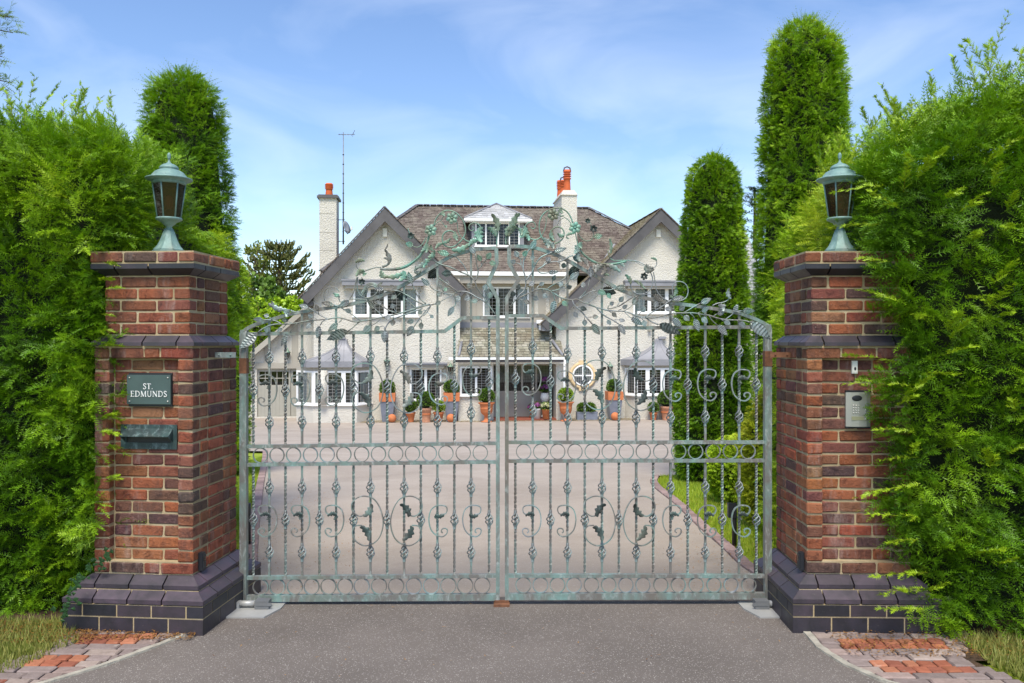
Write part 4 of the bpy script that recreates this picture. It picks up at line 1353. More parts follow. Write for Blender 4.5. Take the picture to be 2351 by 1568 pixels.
LD["crest_bars"] = [
 (c2, "gate_green", [(24, 26, [(600, 560), (620, 490), (650, 430), (705, 370), (790, 328), (880, 335), (960, 375), (1030, 450), (1075, 540), (1090, 640), (1070, 720), (1030, 785), (980, 835), (930, 872), (870, 893), (800, 882), (755, 850), (735, 800), (732, 740), (750, 690), (790, 655), (850, 640), (910, 662), (950, 705), (975, 760)]),
   (24, 16, [(1060, 760), (1110, 798), (1180, 808), (1250, 788), (1310, 738), (1338, 660), (1322, 582), (1278, 532), (1220, 518), (1162, 542), (1142, 590), (1157, 628), (1190, 638), (1222, 618), (1216, 588), (1190, 585)]),
   (14, 10, [(600, 570), (650, 512), (710, 485), (742, 430), (770, 390)]), (10, 14, [(720, 500), (755, 545), (785, 585)]), (14, 14, [(960, 500), (970, 600), (992, 680), (1030, 740), (1060, 765)]),
   (44, 30, [(0, 1235), (100, 1215), (200, 1175), (300, 1108), (385, 1030), (445, 940), (485, 850), (510, 770), (535, 690)]),
   (24, 20, [(1576, 885), (1573, 800), (1582, 720), (1592, 650), (1585, 580)]), (24, 20, [(1752, 862), (1748, 780), (1758, 700), (1780, 630)]),
   (12, 12, [(200, 600), (215, 650), (240, 690)]), (16, 14, [(280, 885), (350, 895), (410, 862), (450, 800), (485, 735)])]),
 (c1, "gate_iron", [(26, 36, [(1190, 985), (1300, 990), (1400, 985)]), (18, 14, [(1200, 965), (1130, 968), (1060, 988), (1000, 1010), (955, 1040)]), (16, 12, [(905, 1085), (882, 1170), (862, 1270), (810, 1360)]), (16, 14, [(912, 1085), (902, 1170), (916, 1260), (960, 1320), (1030, 1342), (1100, 1320), (1145, 1280), (1155, 1255)]),
   (12, 10, [(930, 998), (897, 960), (890, 910)]), (24, 16, [(1215, 958), (1280, 930), (1318, 870), (1312, 810)]), (14, 12, [(500, 1375), (490, 1300), (512, 1240), (570, 1212), (640, 1217), (682, 1265)]), (14, 12, [(690, 1310), (680, 1345), (690, 1385), (720, 1392)]),
   (40, 30, [(965, 1278), (1000, 1275), (1020, 1205), (1080, 1175), (1140, 1195), (1160, 1220)]), (10, 10, [(960, 1085), (965, 1110)])])]
LD["crest_leaves"] = [
 (c2, "gate_green", [((1330, 590), (1330, 830), 150), ((1300, 780), (1130, 880), 90), ((1140, 860), (880, 950), 105), ((1595, 650), (1500, 385), 110), ((1565, 720), (1435, 600), 115), ((1785, 640), (1925, 378), 105), ((1752, 720), (1885, 575), 115), ((1900, 600), (1960, 720), 90), ((735, 840), (630, 920), 65), ((740, 830), (865, 765), 60), ((930, 660), (965, 800), 70), ((745, 335), (770, 425), 80), ((770, 570), (800, 600), 50),
   ((560, 1070), (440, 1215), 85), ((520, 1060), (625, 950), 90), ((480, 850), (410, 970), 70), ((505, 850), (485, 985), 60), ((590, 960), (560, 860), 60)]),
 (c2, "gate_iron", [((300, 1280), (410, 1265), 70), ((300, 1260), (330, 1190), 60), ((470, 1100), (330, 1230), 80)]),
 (c1, "gate_green", [((1200, 1005), (1275, 1105), 80), ((1480, 1035), (1255, 1085), 75), ((1490, 1010), (1440, 1140), 90), ((1000, 1005), (895, 1070), 80), ((980, 1030), (990, 1080), 70), ((890, 905), (1010, 885), 60), ((685, 1300), (615, 1285), 40), ((690, 1310), (630, 1320), 35)]),
 (c1, "gate_iron", [((1300, 920), (1255, 745), 62), ((1290, 880), (1240, 850), 40), ((1250, 750), (1290, 680), 26), ((1500, 1120), (1540, 1050), 60), ((1020, 1200), (960, 1285), 40)]),
 (L0, "gate_iron_pale", [((950, 675), (640, 570), 105), ((700, 620), (690, 515), 60), ((1010, 670), (960, 800), 120), ((1110, 710), (1000, 670), 40)])]
LD["flowers"] = [(c2, (555, 640), 92), (c2, (885, 450), 90)]
LD["roses"] = [(c2, (248, 722), 50), (c1, (965, 1145), 38)]
LD["crest_flat"] = [(c2, [((290, 870), (165, 838), 85)])]

# ------------------------------------------------------------------ right leaf
RD = {}
RD["hinge"] = [(1762, 1384), (1762, 756), (1760, 746)]
RD["meet"] = [(1163.5, 1388), (1163.5, 685), (1190.5, 643.5), (1169, 604), (1169, 566)]
RD["arch"] = [(1168, 566), (1190, 565.5), (1210, 567), (1232.5, 570.5), (1268, 582), (1302, 597.5), (1348, 624), (1369, 634.5), (1410, 658), (1418, 663), (1468, 681), (1521, 692.5), (1560, 698), (1605, 703.5), (1683, 716), (1724.7, 729), (1756, 744), (1762, 749)]
RD["arch_top"] = RD["arch"]
RD["transom"] = [(1167, 725), (1246.6, 725), (1288.3, 754), (1500, 752.5), (1757, 750.5)]
RD["mid"] = [[(1168, 1015.5), (1756, 1015)], [(1168, 1058.5), (1756, 1057)]]
RD["low"] = [[(1168, 1321), (1756, 1322)], [(1168, 1369), (1756, 1367)]]
RD["bars"] = bars(c6, [182, 325, 472, 612, 755, 897, 1037, 1180, 1320, 1463, 1605, 1750, 1890, 2030, 2172])
RD["lowshift"] = lambda u: 0.0
RD["A"] = {0: v5(830), 2: v5(855), 4: v5(890), 6: v5(882), 8: v5(880), 10: v5(880), 12: v5(880), 14: v5(880)}
RD["B"] = {1: (v5(570), v5(1097)), 3: (v5(622), v5(1160)), 5: (v5(612), v5(1152)), 7: (v5(612), v5(1155)), 9: (v5(612), v5(1150)), 11: (v5(608), v5(1145)), 13: (v5(605), v5(1145))}
RD["C"] = {1: (1, 0), 3: (1, 1), 9: (-1, 1), 11: (-1, 1), 13: (-1, 2)}
RD["K"] = {5: (1, v5(880)), 7: (-1, v5(888))}
RD["rings"] = [(c8, [240, 375, 509, 646, 782, 917, 1052, 1186, 1324, 1465, 1599, 1737, 1874, 2014], RD["mid"][0], RD["mid"][1]),
               (c8, [237, 372, 507, 638, 776, 913, 1048, 1183, 1325, 1463, 1605, 1745, 1880, 2020], RD["low"][0], [(1168, 1365), (1756, 1363.5)])]
RD["stems"] = [
 (R1, [[(80, 1090), (110, 1020), (160, 960), (250, 900), (350, 850), (450, 810), (520, 770), (620, 750), (720, 765), (800, 800), (880, 850), (960, 900), (1050, 930), (1160, 945), (1260, 935), (1380, 1000), (1450, 1010), (1580, 1070), (1680, 1100)],
       [(160, 960), (230, 860), (310, 790), (345, 700), (350, 610), (330, 500), (305, 410), (310, 260), (350, 170), (400, 70), (450, 40), (500, 10)],
       [(350, 610), (400, 540), (460, 460), (500, 360), (550, 270), (610, 200), (700, 150), (840, 95)],
       [(305, 400), (270, 320), (255, 230), (215, 185)], [(300, 180), (260, 240)], [(180, 290), (230, 305), (270, 330)], [(470, 250), (500, 290), (510, 340)],
       [(550, 410), (640, 360), (720, 300), (830, 270), (950, 265), (1050, 225), (1120, 180), (1180, 165)], [(560, 415), (590, 460), (650, 475), (740, 465)], [(660, 330), (690, 280), (720, 260)], [(900, 270), (960, 310)],
       [(340, 740), (400, 690)], [(520, 770), (580, 690)], [(140, 890), (150, 960)], [(240, 930), (320, 960)], [(410, 830), (480, 870)], [(630, 760), (660, 815)],
       [(720, 760), (800, 700), (870, 660), (960, 620), (1040, 560), (1070, 500)], [(870, 660), (930, 680)], [(800, 785), (900, 770), (980, 730), (1060, 670), (1130, 590)], [(990, 735), (1070, 745)],
       [(800, 800), (840, 860), (860, 950)], [(960, 900), (990, 970)], [(1280, 920), (1380, 830), (1440, 740), (1460, 650), (1490, 560)], [(1280, 930), (1400, 860), (1500, 800), (1610, 780)],
       [(1170, 950), (1200, 1030), (1260, 1090), (1340, 1160), (1400, 1230), (1470, 1310), (1520, 1370)], [(1230, 1065), (1310, 1080)], [(1190, 1090), (1205, 1040)], [(1385, 1290), (1385, 1220)], [(1440, 1250), (1520, 1245)], [(1440, 1005), (1540, 930), (1620, 860)], [(820, 600), (815, 655)]]),
 (R2, [[(0, 940), (150, 990), (280, 1030), (400, 1060), (560, 1070), (720, 1075), (850, 1110), (960, 1160), (1080, 1195), (1180, 1210), (1300, 1290), (1440, 1350)],
       [(390, 1030), (520, 1000), (640, 960), (740, 900), (840, 830), (940, 770)], [(1180, 1200), (1320, 1215), (1440, 1190), (1600, 1150), (1760, 1115), (1940, 1110), (2100, 1110), (2220, 1120)],
       [(1170, 1190), (1300, 1100), (1430, 1030), (1540, 960), (1640, 880), (1720, 830)], [(1940, 1110), (2060, 1050), (2220, 960)], [(290, 630), (430, 635), (560, 600)], [(740, 1080), (800, 1150), (870, 1210)], [(740, 1060), (830, 1010), (900, 950)],
       [(150, 990), (230, 1080), (340, 1170), (450, 1230), (540, 1280), (620, 1340)], [(590, 970), (630, 890)], [(390, 1020), (430, 940)], [(610, 1060), (690, 1020)], [(1030, 1150), (1080, 1090)], [(1340, 1060), (1350, 1000)], [(1460, 1020), (1570, 1025)],
       [(1080, 1190), (1120, 1260)], [(1640, 1160), (1710, 1220)], [(1880, 1120), (1950, 1180)], [(540, 1250), (620, 1250)], [(360, 1040), (480, 1110)], [(0, 1240), (80, 1350)], [(1020, 725), (1160, 725), (1310, 730)]]),
 (R3, [[(230, 790), (350, 790), (480, 780), (600, 790), (740, 815), (850, 830), (960, 870), (1060, 895), (1200, 915), (1400, 920), (1520, 930), (1620, 960)], [(350, 785), (480, 710), (580, 650), (680, 600)], [(480, 790), (540, 840), (570, 890)], [(850, 840), (900, 920), (1000, 1010)],
       [(1150, 910), (1250, 840), (1320, 780), (1400, 750), (1465, 745)], [(610, 795), (690, 760)], [(640, 800), (690, 870)], [(910, 850), (990, 800)], [(1060, 895), (1120, 940)], [(1370, 920), (1410, 960)], [(1300, 790), (1320, 740)], [(290, 795), (360, 840)]])]
RD["leaves"] = [
 (R1, [((215, 190), (150, 80), 98, "gate_iron_pale"), ((300, 180), (372, 78), 90, "gate_green"), ((175, 285), (75, 270), 92, "gate_iron_pale"), ((480, 245), (450, 160), 80), ((720, 270), (775, 190), 95, "gate_iron_pale"), ((840, 95), (1070, 35), 100), ((970, 340), (1070, 350), 95, "gate_dark"), ((740, 470), (925, 452), 75), ((820, 610), (872, 508), 80, "gate_dark"), ((930, 640), (1015, 680), 115), ((1130, 590), (1290, 450), 115), ((1070, 745), (1165, 700), 80, "gate_dark"), ((1490, 550), (1495, 345), 112), ((1360, 735), (1360, 620), 88), ((1615, 785), (1690, 850), 100), ((400, 690), (512, 625), 88), ((580, 690), (682, 640), 72, "gate_iron_pale"), ((200, 770), (242, 668), 88, "gate_dark"), ((140, 890), (108, 790), 98, "gate_dark"), ((320, 960), (432, 1012), 88), ((480, 890), (575, 945), 98), ((650, 840), (732, 915), 92), ((862, 960), (795, 1190), 112), ((990, 970), (1082, 1055), 92, "gate_green"), ((1310, 1080), (1425, 1122), 92, "gate_dark"), ((1195, 1160), (1262, 1258), 92), ((1385, 1290), (1385, 1412), 90), ((1520, 1250), (1630, 1240), 88), ((1520, 1370), (1650, 1562), 130), ((1310, 345), (1110, 480), 160, "gate_dark"), ((1180, 180), (1290, 290), 70, "gate_dark")]),
 (c3, [((285, 925), (370, 780), 85)]),
 (R2, [((565, 590), (800, 580), 120, "gate_iron"), ((300, 610), (600, 690), 190, "gate_dark", .05), ((190, 650), (360, 735), 110, "gate_green"), ((380, 700), (455, 822), 92, "gate_green"), ((630, 890), (712, 768), 112), ((430, 940), (522, 890), 92), ((690, 1020), (800, 945), 95), ((905, 950), (1030, 740), 130), ((1080, 1090), (1172, 985), 112), ((1350, 1000), (1412, 870), 105), ((1570, 1010), (1700, 1050), 112, "gate_iron_pale"), ((1715, 840), (1965, 785), 120), ((1535, 850), (1310, 730), 112), ((1860, 1050), (1982, 968), 112), ((1950, 1180), (2072, 1262), 112), ((1710, 1220), (1912, 1392), 140, "gate_iron_pale"), ((870, 1210), (1112, 1362), 130, "gate_iron_pale"), ((1120, 1260), (1165, 1395), 122), ((1440, 1340), (1885, 1545), 205, "gate_dark", -.04), ((620, 1340), (752, 1562), 130), ((620, 1250), (752, 1272), 92), ((480, 1100), (572, 1202), 92), ((380, 1250), (452, 1362), 95)]),
 (R3, [((675, 600), (880, 510), 112, "gate_iron_pale"), ((360, 835), (462, 930), 112), ((565, 890), (642, 1138), 122, "gate_iron_pale"), ((690, 870), (805, 975), 105, "gate_iron_pale"), ((690, 760), (822, 690), 95), ((1000, 1015), (1182, 1208), 130, "gate_iron_pale"), ((990, 800), (1125, 770), 95), ((1115, 940), (1240, 1000), 100), ((1305, 770), (1385, 615), 95), ((1460, 745), (1695, 745), 118), ((1405, 960), (1522, 1062), 110, "gate_iron_pale"), ((1625, 965), (2005, 1262), 190, "gate_iron_pale")])]
RD["crest_bars"] = [
 (c3, "gate_green", [(24, 24, [(935, 520), (900, 425), (842, 345), (762, 295), (680, 288), (592, 308), (512, 352), (452, 420), (418, 520), (418, 620), (442, 715), (490, 775), (560, 825), (640, 840), (720, 812), (778, 760), (800, 690), (788, 632), (750, 592), (690, 580), (640, 602), (602, 642), (580, 700), (592, 760), (632, 802)]),
   (24, 16, [(445, 735), (392, 772), (330, 777), (262, 748), (208, 690), (188, 620), (203, 560), (252, 517), (310, 502), (350, 532), (358, 580), (330, 608), (292, 598), (290, 572)]),
   (14, 14, [(520, 420), (522, 520), (500, 620), (452, 720)]), (10, 9, [(800, 440), (745, 470), (715, 500)]), (10, 9, [(690, 580), (702, 542), (715, 520)]), (14, 14, [(800, 430), (860, 470), (912, 530)]),
   (14, 14, [(1020, 690), (1060, 750), (1130, 795), (1200, 790), (1240, 750), (1258, 680)]), (8, 8, [(1225, 570), (1205, 515)]), (16, 16, [(975, 680), (1000, 800), (1020, 900)]),
   (30, 38, [(1010, 880), (1060, 960), (1130, 1030), (1222, 1100), (1332, 1145), (1450, 1158), (1600, 1148), (1760, 1112)]), (16, 22, [(1600, 1108), (1530, 1080), (1487, 1020), (1482, 940)]),
   (16, 14, [(1590, 1100), (1700, 1098), (1800, 1100), (1900, 1112)]), (24, 20, [(-100, 862), (-103, 780), (-92, 700), (-72, 640)])]),
 (c4, "gate_iron_pale", [(14, 12, [(720, 875), (840, 890), (935, 935)]), (9, 9, [(800, 882), (870, 925), (925, 950)]), (12, 9, [(1030, 970), (1068, 950), (1080, 905), (1062, 862)]), (14, 14, [(1000, 1020), (1028, 1100), (1020, 1200), (970, 1268), (880, 1298), (805, 1278), (762, 1220), (762, 1155), (800, 1122), (858, 1132), (880, 1180), (882, 1215)]),
   (14, 14, [(1038, 1020), (1058, 1130), (1080, 1250), (1140, 1330), (1220, 1380)]), (14, 14, [(1285, 1330), (1272, 1250), (1282, 1182), (1330, 1142), (1400, 1147), (1450, 1190), (1468, 1260), (1448, 1330), (1400, 1368), (1330, 1388)]), (8, 8, [(945, 1030), (935, 1060)])]),
 (R3, "gate_iron_pale", [(26, 18, [(910, 645), (1000, 602), (1110, 582), (1200, 540), (1250, 480)])])]
RD["crest_leaves"] = [
 (c3, "gate_green", [((200, 580), (120, 760), 130), ((190, 700), (260, 800), 70), ((600, 630), (640, 802), 70), ((750, 285), (775, 385), 85), ((805, 720), (690, 688), 70), ((830, 720), (950, 690), 55), ((830, 730), (880, 770), 30), ((1510, 1000), (1500, 765), 62), ((-72, 640), (70, 380), 105), ((-100, 720), (30, 575), 115), ((1060, 820), (1065, 925), 85), ((800, 415), (705, 408), 30)]),
 (c3, "gate_iron", [((470, 760), (560, 920), 120), ((560, 830), (640, 930), 90), ((985, 870), (960, 1010), 120), ((1010, 960), (1060, 1130), 110), ((1060, 1060), (1170, 1200), 80), ((1400, 1180), (1265, 1290), 110), ((1420, 1180), (1375, 1330), 100), ((1440, 1180), (1665, 1280), 90), ((1660, 1165), (1725, 1200), 55), ((1320, 1180), (1240, 1250), 70)]),
 (c4, "gate_iron", [((920, 960), (1040, 1000), 95), ((940, 930), (1030, 975), 60)]),
 (c4, "gate_green", [((1080, 880), (1000, 852), 36), ((870, 1140), (935, 1235), 40), ((755, 1170), (685, 1055), 60), ((800, 1130), (860, 1180), 40), ((1290, 1320), (1310, 1215), 55), ((1275, 1350), (1225, 1320), 30), ((420, 1060), (490, 1065), 40)]),
 (R3, "gate_iron_pale", [((1245, 520), (1205, 315), 95), ((1030, 620), (1105, 755), 130), ((1010, 640), (1150, 650), 60)])]
RD["flowers"] = [(c3, (630, 400), 90), (c3, (965, 600), 92)]
RD["roses"] = [(c3, (1255, 612), 54), (c3, (1165, 490), 38), (c4, (922, 1076), 42)]
RD["crest_flat"] = [(c3, [((1250, 742), (1392, 718), 85)])]

gate_leaf(-1, "left leaf of the verdigris wrought iron gate beside the name plate pillar", LD)
gate_leaf(1, "right leaf of the verdigris wrought iron gate beside the entry phone pillar", RD)
# ================================================================== HEDGES, TOPIARY, TREES
def vnoise(P, scale, seed=0):
    """smooth value noise in 0..1 for an (n, 3) array"""
    q = P * scale + seed * 17.31
    i = np.floor(q).astype(np.int64); f = q - i
    f = f * f * (3 - 2 * f)
    def h(a):
        n_ = (a[:, 0] * 374761393 + a[:, 1] * 668265263 + a[:, 2] * 2147483647 + seed * 1274126177) & 0xffffffff
        n_ = ((n_ ^ (n_ >> 13)) * 1274126177) & 0xffffffff
        return ((n_ ^ (n_ >> 16)) & 0xffff) / 65535.0
    r = 0
    for dx in (0, 1):
        for dy in (0, 1):
            for dz in (0, 1):
                w = (f[:, 0] if dx else 1 - f[:, 0]) * (f[:, 1] if dy else 1 - f[:, 1]) * (f[:, 2] if dz else 1 - f[:, 2])
                r = r + w * h(i + np.array((dx, dy, dz)))
    return r

def unit(v): return v / np.maximum(1e-9, np.linalg.norm(v, axis=1, keepdims=True))

def sprays(P, A, L, nl, nw, k, col, r, flat=None, droop=.15, spread=.75, stem=True):
    """feather-shaped shoots: k needles in two rows along an axis A from P (all arrays of n)"""
    n_ = len(P)
    A = unit(A)
    F_ = flat if flat is not None else np.tile((0, 0, 1.0), (n_, 1))
    F_ = unit(F_ + r.normal(0, .45, (n_, 3)))
    S = unit(np.cross(A, F_)); F_ = np.cross(S, A)
    V = []; C = []
    for i in range(k):
        t = (i // 2 + .6) / (k / 2 + .3)
        sg = 1 if i % 2 else -1
        b = P + A * (L * t)[:, None] - F_ * (droop * L * t * t)[:, None]
        d = unit(A * (.35 + .5 * t) + S * sg * spread + F_ * r.normal(.10, .22, (n_, 1)))
        ll = nl * (1.0 - .55 * max(0, t - .35)) * (.8 + .4 * r.random(n_))
        w = A * (nw * .5)[:, None]
        V += [b - w, b + w, b + d * ll[:, None]]
        cc = col * (.86 + .28 * r.random((n_, 1)))
        C += [cc, cc, cc * 1.12]
    if stem:
        b = P - A * (L * .12)[:, None]
        w = S * (nw * .35)[:, None]
        V += [b - w, b + w, P + A * L[:, None] - F_ * (droop * L)[:, None]]
        C += [col * .8] * 3
    # a tuft of needles at the tip
    tip = P + A * L[:, None] - F_ * (droop * L)[:, None]
    V += [tip - S * (nw * .5)[:, None], tip + S * (nw * .5)[:, None], tip + A * nl[:, None] * .7]
    C += [col * 1.15] * 3
    V = np.stack(V, 1).reshape(-1, 3); C = np.stack(C, 1).reshape(-1, 3)
    return V, C

def branchlets(P, A, F_, S, m, k, nl, nw, col, r):
    """flat fans of shoots: m side shoots and a tip on each twig"""
    n_ = len(P)
    A = unit(A); sd = unit(np.cross(A, F_)); F_ = np.cross(sd, A)
    V = []; C = []
    for j in range(m + 1):
        t = (j + .4) / m
        sg = (1 if j % 2 else -1) if j < m else 0
        b = P + A * (S * min(t, .95) * .8)[:, None] + F_ * (S * .05)[:, None] * r.normal(0, 1, (n_, 1))
        d = A * (.50 + .45 * t) + sd * sg * (.95 - .45 * t) + r.normal(0, .16, (n_, 3))
        ln = S * (.62 - .26 * t) * r.uniform(.75, 1.25, n_)
        tone = .88 + .30 * min(t, 1)
        v, c = sprays(b, d, ln, np.full(n_, nl) * r.uniform(.85, 1.15, n_), np.full(n_, nw), k, col * tone, r, F_ + r.normal(0, .12, (n_, 3)), droop=.22)
        V.append(v); C.append(c)
    return np.concatenate(V), np.concatenate(C)

YEW = dict(dark=np.array((.030, .082, .004)), mid=np.array((.095, .212, .006)), light=np.array((.225, .375, .010)), tip=np.array((.42, .52, .03)))
def yew_colour(P, out, r, bias=0.0, pal=YEW):
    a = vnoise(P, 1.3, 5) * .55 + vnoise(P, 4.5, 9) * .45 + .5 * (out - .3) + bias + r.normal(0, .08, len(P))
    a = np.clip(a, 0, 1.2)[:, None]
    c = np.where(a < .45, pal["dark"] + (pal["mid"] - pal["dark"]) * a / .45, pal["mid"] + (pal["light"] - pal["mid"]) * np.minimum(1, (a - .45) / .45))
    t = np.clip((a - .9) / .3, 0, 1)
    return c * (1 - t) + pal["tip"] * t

def foliage_object(name, V, C, parent, root_inv):
    V4 = V @ np.array(root_inv.to_3x3()).T + np.array(root_inv.translation)
    o = link_mesh(name, tri_mesh(name, V4, C), None, parent)
    return o

def hedge_block(name, label, cat, faces, core, loc, seed, dens, L=.17, nl=.025, nw=.0085, k=10, bias=0.0, group=None, wild=(), top_bias=.12, noise_amp=.14):
    """faces: list of (corner, edge_u, edge_v, outward normal) patches covered in shoots; core: boxes"""
    r = np.random.default_rng(seed)
    root = thing(name, label, cat, loc, 0, group)
    inv = XF[root].inverted()
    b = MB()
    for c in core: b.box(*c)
    b.build("shade_core", "hedge_core", root)  # solid filler, painted dark for the shaded gaps between shoots
    Vs = []; Cs = []
    for (c, eu, ev, nn) in faces:
        c, eu, ev, nn = (np.array(q, float) for q in (c, eu, ev, nn))
        area = np.linalg.norm(np.cross(eu, ev))
        n_ = int(dens * area)
        P = c + r.random((n_, 1)) * eu + r.random((n_, 1)) * ev
        nz = vnoise(P, 2.6, seed) * .6 + vnoise(P, 7, seed + 3) * .4
        depth = r.random(n_) ** 1.2
        P = P + nn * ((nz - .52) * noise_amp * 2.6 - depth * .16 - .05)[:, None] + r.normal(0, .01, (n_, 3))
        cl = np.stack([vnoise(P, 4, 31) - .5, vnoise(P, 4, 32) - .5, vnoise(P, 4, 33) - .5], 1)
        A = nn * .75 + cl * 1.7 + r.normal(0, .28, (n_, 3)) + np.array((0, 0, .16))
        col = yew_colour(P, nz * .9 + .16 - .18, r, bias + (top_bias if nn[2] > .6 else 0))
        v, c_ = branchlets(P, A, np.tile(nn * .6 + np.array((0, 0, .75)), (n_, 1)) + r.normal(0, .3, (n_, 3)), L * r.uniform(.7, 1.3, n_), 7, k, nl, nw, col, r)
        Vs.append(v); Cs.append(c_)
    # long wild shoots: a stem with many needles
    for (p, d, ln, kk) in wild:
        p = np.array(p, float); d = np.array(d, float); d /= np.linalg.norm(d)
        m_ = kk
        t = np.linspace(0, 1, m_)
        side = np.cross(d, (0, 0, 1.0)) if abs(d[2]) < .9 else np.array((1.0, 0, 0))
        side = side / (np.linalg.norm(side) + 1e-9)
        bend = r.normal(0, .12)
        Q = p + d * (t * ln)[:, None] + np.array((0, 0, -.10 * ln)) * (t ** 2)[:, None] * (1 if abs(d[2]) < .7 else 0) + side * (bend * ln * t * t)[:, None]
        dd = np.gradient(Q, axis=0)
        A = unit(dd) + np.where((np.arange(m_) % 2)[:, None] == 0, 1, -1) * side * r.uniform(.35, .9, (m_, 1)) + r.normal(0, .15, (m_, 3))
        col = np.tile(YEW["light"] * .75 + YEW["tip"] * .25, (m_, 1)) * r.uniform(.8, 1.15, (m_, 1))
        v, c_ = sprays(Q, A, np.full(m_, .05) * (1.2 - .6 * t), np.full(m_, nl * .9), np.full(m_, nw), 10, col, r)
        Vs.append(v); Cs.append(c_)
        w = side * .003
        for i in range(m_ - 1):
            Vs.append(np.stack([Q[i] - w, Q[i] + w, Q[i + 1]])); Cs.append(np.tile((.16, .12, .03), (3, 1)))
    foliage_object("foliage", np.concatenate(Vs), np.concatenate(Cs), root, inv)
    return root

rw = random.Random(5)
def tops(x0, x1, y0, y1, z, n_, hmin, hmax):
    return [((rw.uniform(x0, x1), rw.uniform(y0, y1), z(0) if callable(z) else z), (rw.uniform(-.6, .6), rw.uniform(-.3, .3), 1), rw.uniform(hmin, hmax), rw.randint(9, 18)) for _ in range(n_)]

# left front hedge: clipped face, rounded shoulder, spilling over the pillar
xe = -2.58
wild = tops(-3.7, -2.8, 5.5, 6.2, 3.30, 26, .12, .42)
wild += [((xe - .02, rw.uniform(5.20, 5.3), rw.uniform(.6, 2.4)), (1, rw.uniform(-.5, .1), rw.uniform(-.1, .3)), rw.uniform(.05, .10), 6) for _ in range(16)]
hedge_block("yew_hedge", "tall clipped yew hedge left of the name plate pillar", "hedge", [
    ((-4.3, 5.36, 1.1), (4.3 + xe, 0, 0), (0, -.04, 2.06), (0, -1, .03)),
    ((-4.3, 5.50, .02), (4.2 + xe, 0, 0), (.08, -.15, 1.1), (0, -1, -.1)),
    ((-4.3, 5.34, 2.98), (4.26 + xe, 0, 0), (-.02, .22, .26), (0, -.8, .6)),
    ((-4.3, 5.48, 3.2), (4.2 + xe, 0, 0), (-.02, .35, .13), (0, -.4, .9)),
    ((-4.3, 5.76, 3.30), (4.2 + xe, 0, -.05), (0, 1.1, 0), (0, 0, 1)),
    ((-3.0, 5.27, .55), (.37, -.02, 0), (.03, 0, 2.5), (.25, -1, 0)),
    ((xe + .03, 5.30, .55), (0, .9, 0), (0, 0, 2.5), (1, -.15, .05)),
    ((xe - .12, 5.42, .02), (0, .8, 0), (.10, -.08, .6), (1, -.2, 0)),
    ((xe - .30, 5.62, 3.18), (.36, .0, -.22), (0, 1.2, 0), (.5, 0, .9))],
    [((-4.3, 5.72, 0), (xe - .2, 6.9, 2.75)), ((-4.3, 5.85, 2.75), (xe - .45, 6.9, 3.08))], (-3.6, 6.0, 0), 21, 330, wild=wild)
# growth behind the left pillar, running back along the drive
hedge_block("yew_hedge", "lighter yew hedge behind the name plate pillar and its lantern", "hedge", [
    ((-3.6, 6.25, 2.2), (.85, .05, -.05), (-.10, .25, 1.05), (0, -1, .35)),
    ((-2.72, 6.2, .3), (-.06, 1.9, 0), (0, 0, 2.55), (1, -.1, .1)),
    ((-2.78, 6.2, 2.72), (-.1, 1.9, 0), (-.6, .1, .55), (.6, -.2, .8))],
    [((-3.6, 6.42, -.1), (-2.86, 8.0, 2.7))], (-2.9, 7.1, zg(7.1)), 23, 230, L=.17, bias=.16)

# right front hedge
wild = tops(2.95, 4.0, 5.2, 5.9, 3.52, 44, .12, .42) + tops(2.5, 3.0, 5.4, 6.0, 3.30, 16, .1, .32)
for (u, v, tu, tv, Y) in ((2065, 478, 1990, 433, 5.0), (2060, 830, 1955, 803, 5.02), (2095, 884, 1950, 866, 5.0), (2110, 1110, 1975, 1128, 5.0), (2110, 1190, 2005, 1170, 5.0), (2130, 1315, 2020, 1315, 4.95), (2120, 1350, 2022, 1350, 4.95), (2120, 1400, 2035, 1392, 4.95),
                          (2060, 690, 1995, 655, 5.0), (2040, 600, 1975, 585, 5.0), (2100, 990, 2010, 975, 5.0), (2110, 1050, 2020, 1045, 5.0), (2030, 425, 1910, 430, 5.2), (2020, 515, 1925, 508, 5.2), (2110, 1240, 2030, 1232, 5.0)):
    a, t = at(u, v, Y), at(tu, tv, Y - .06)
    wild.append((a, t - a, (t - a).length, 11))
for _ in range(34):
    a = at(rw.uniform(2060, 2340), rw.uniform(300, 1380), 5.02)
    wild.append((a, (rw.uniform(-.8, .5), -.9, rw.uniform(-.1, .9)), rw.uniform(.12, .26), 12))
xe = 2.40
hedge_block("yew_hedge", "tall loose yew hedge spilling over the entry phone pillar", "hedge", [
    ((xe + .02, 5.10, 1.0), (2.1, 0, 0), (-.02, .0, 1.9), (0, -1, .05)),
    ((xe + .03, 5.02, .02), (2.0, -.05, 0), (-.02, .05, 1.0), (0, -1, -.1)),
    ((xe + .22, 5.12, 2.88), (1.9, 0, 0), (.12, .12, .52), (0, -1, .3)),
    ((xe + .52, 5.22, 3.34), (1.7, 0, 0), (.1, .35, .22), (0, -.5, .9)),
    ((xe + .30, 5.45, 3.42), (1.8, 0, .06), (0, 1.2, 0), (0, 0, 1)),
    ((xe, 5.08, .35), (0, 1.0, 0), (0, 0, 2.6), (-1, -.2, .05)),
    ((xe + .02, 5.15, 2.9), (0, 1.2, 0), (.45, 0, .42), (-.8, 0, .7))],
    [((xe + .24, 5.44, 0), (4.5, 6.8, 2.75)), ((xe + .7, 5.62, 2.75), (4.5, 6.8, 3.1))], (3.6, 5.9, 0), 27, 290, L=.19, nl=.028, nw=.0088, wild=wild, noise_amp=.16, bias=-.02)
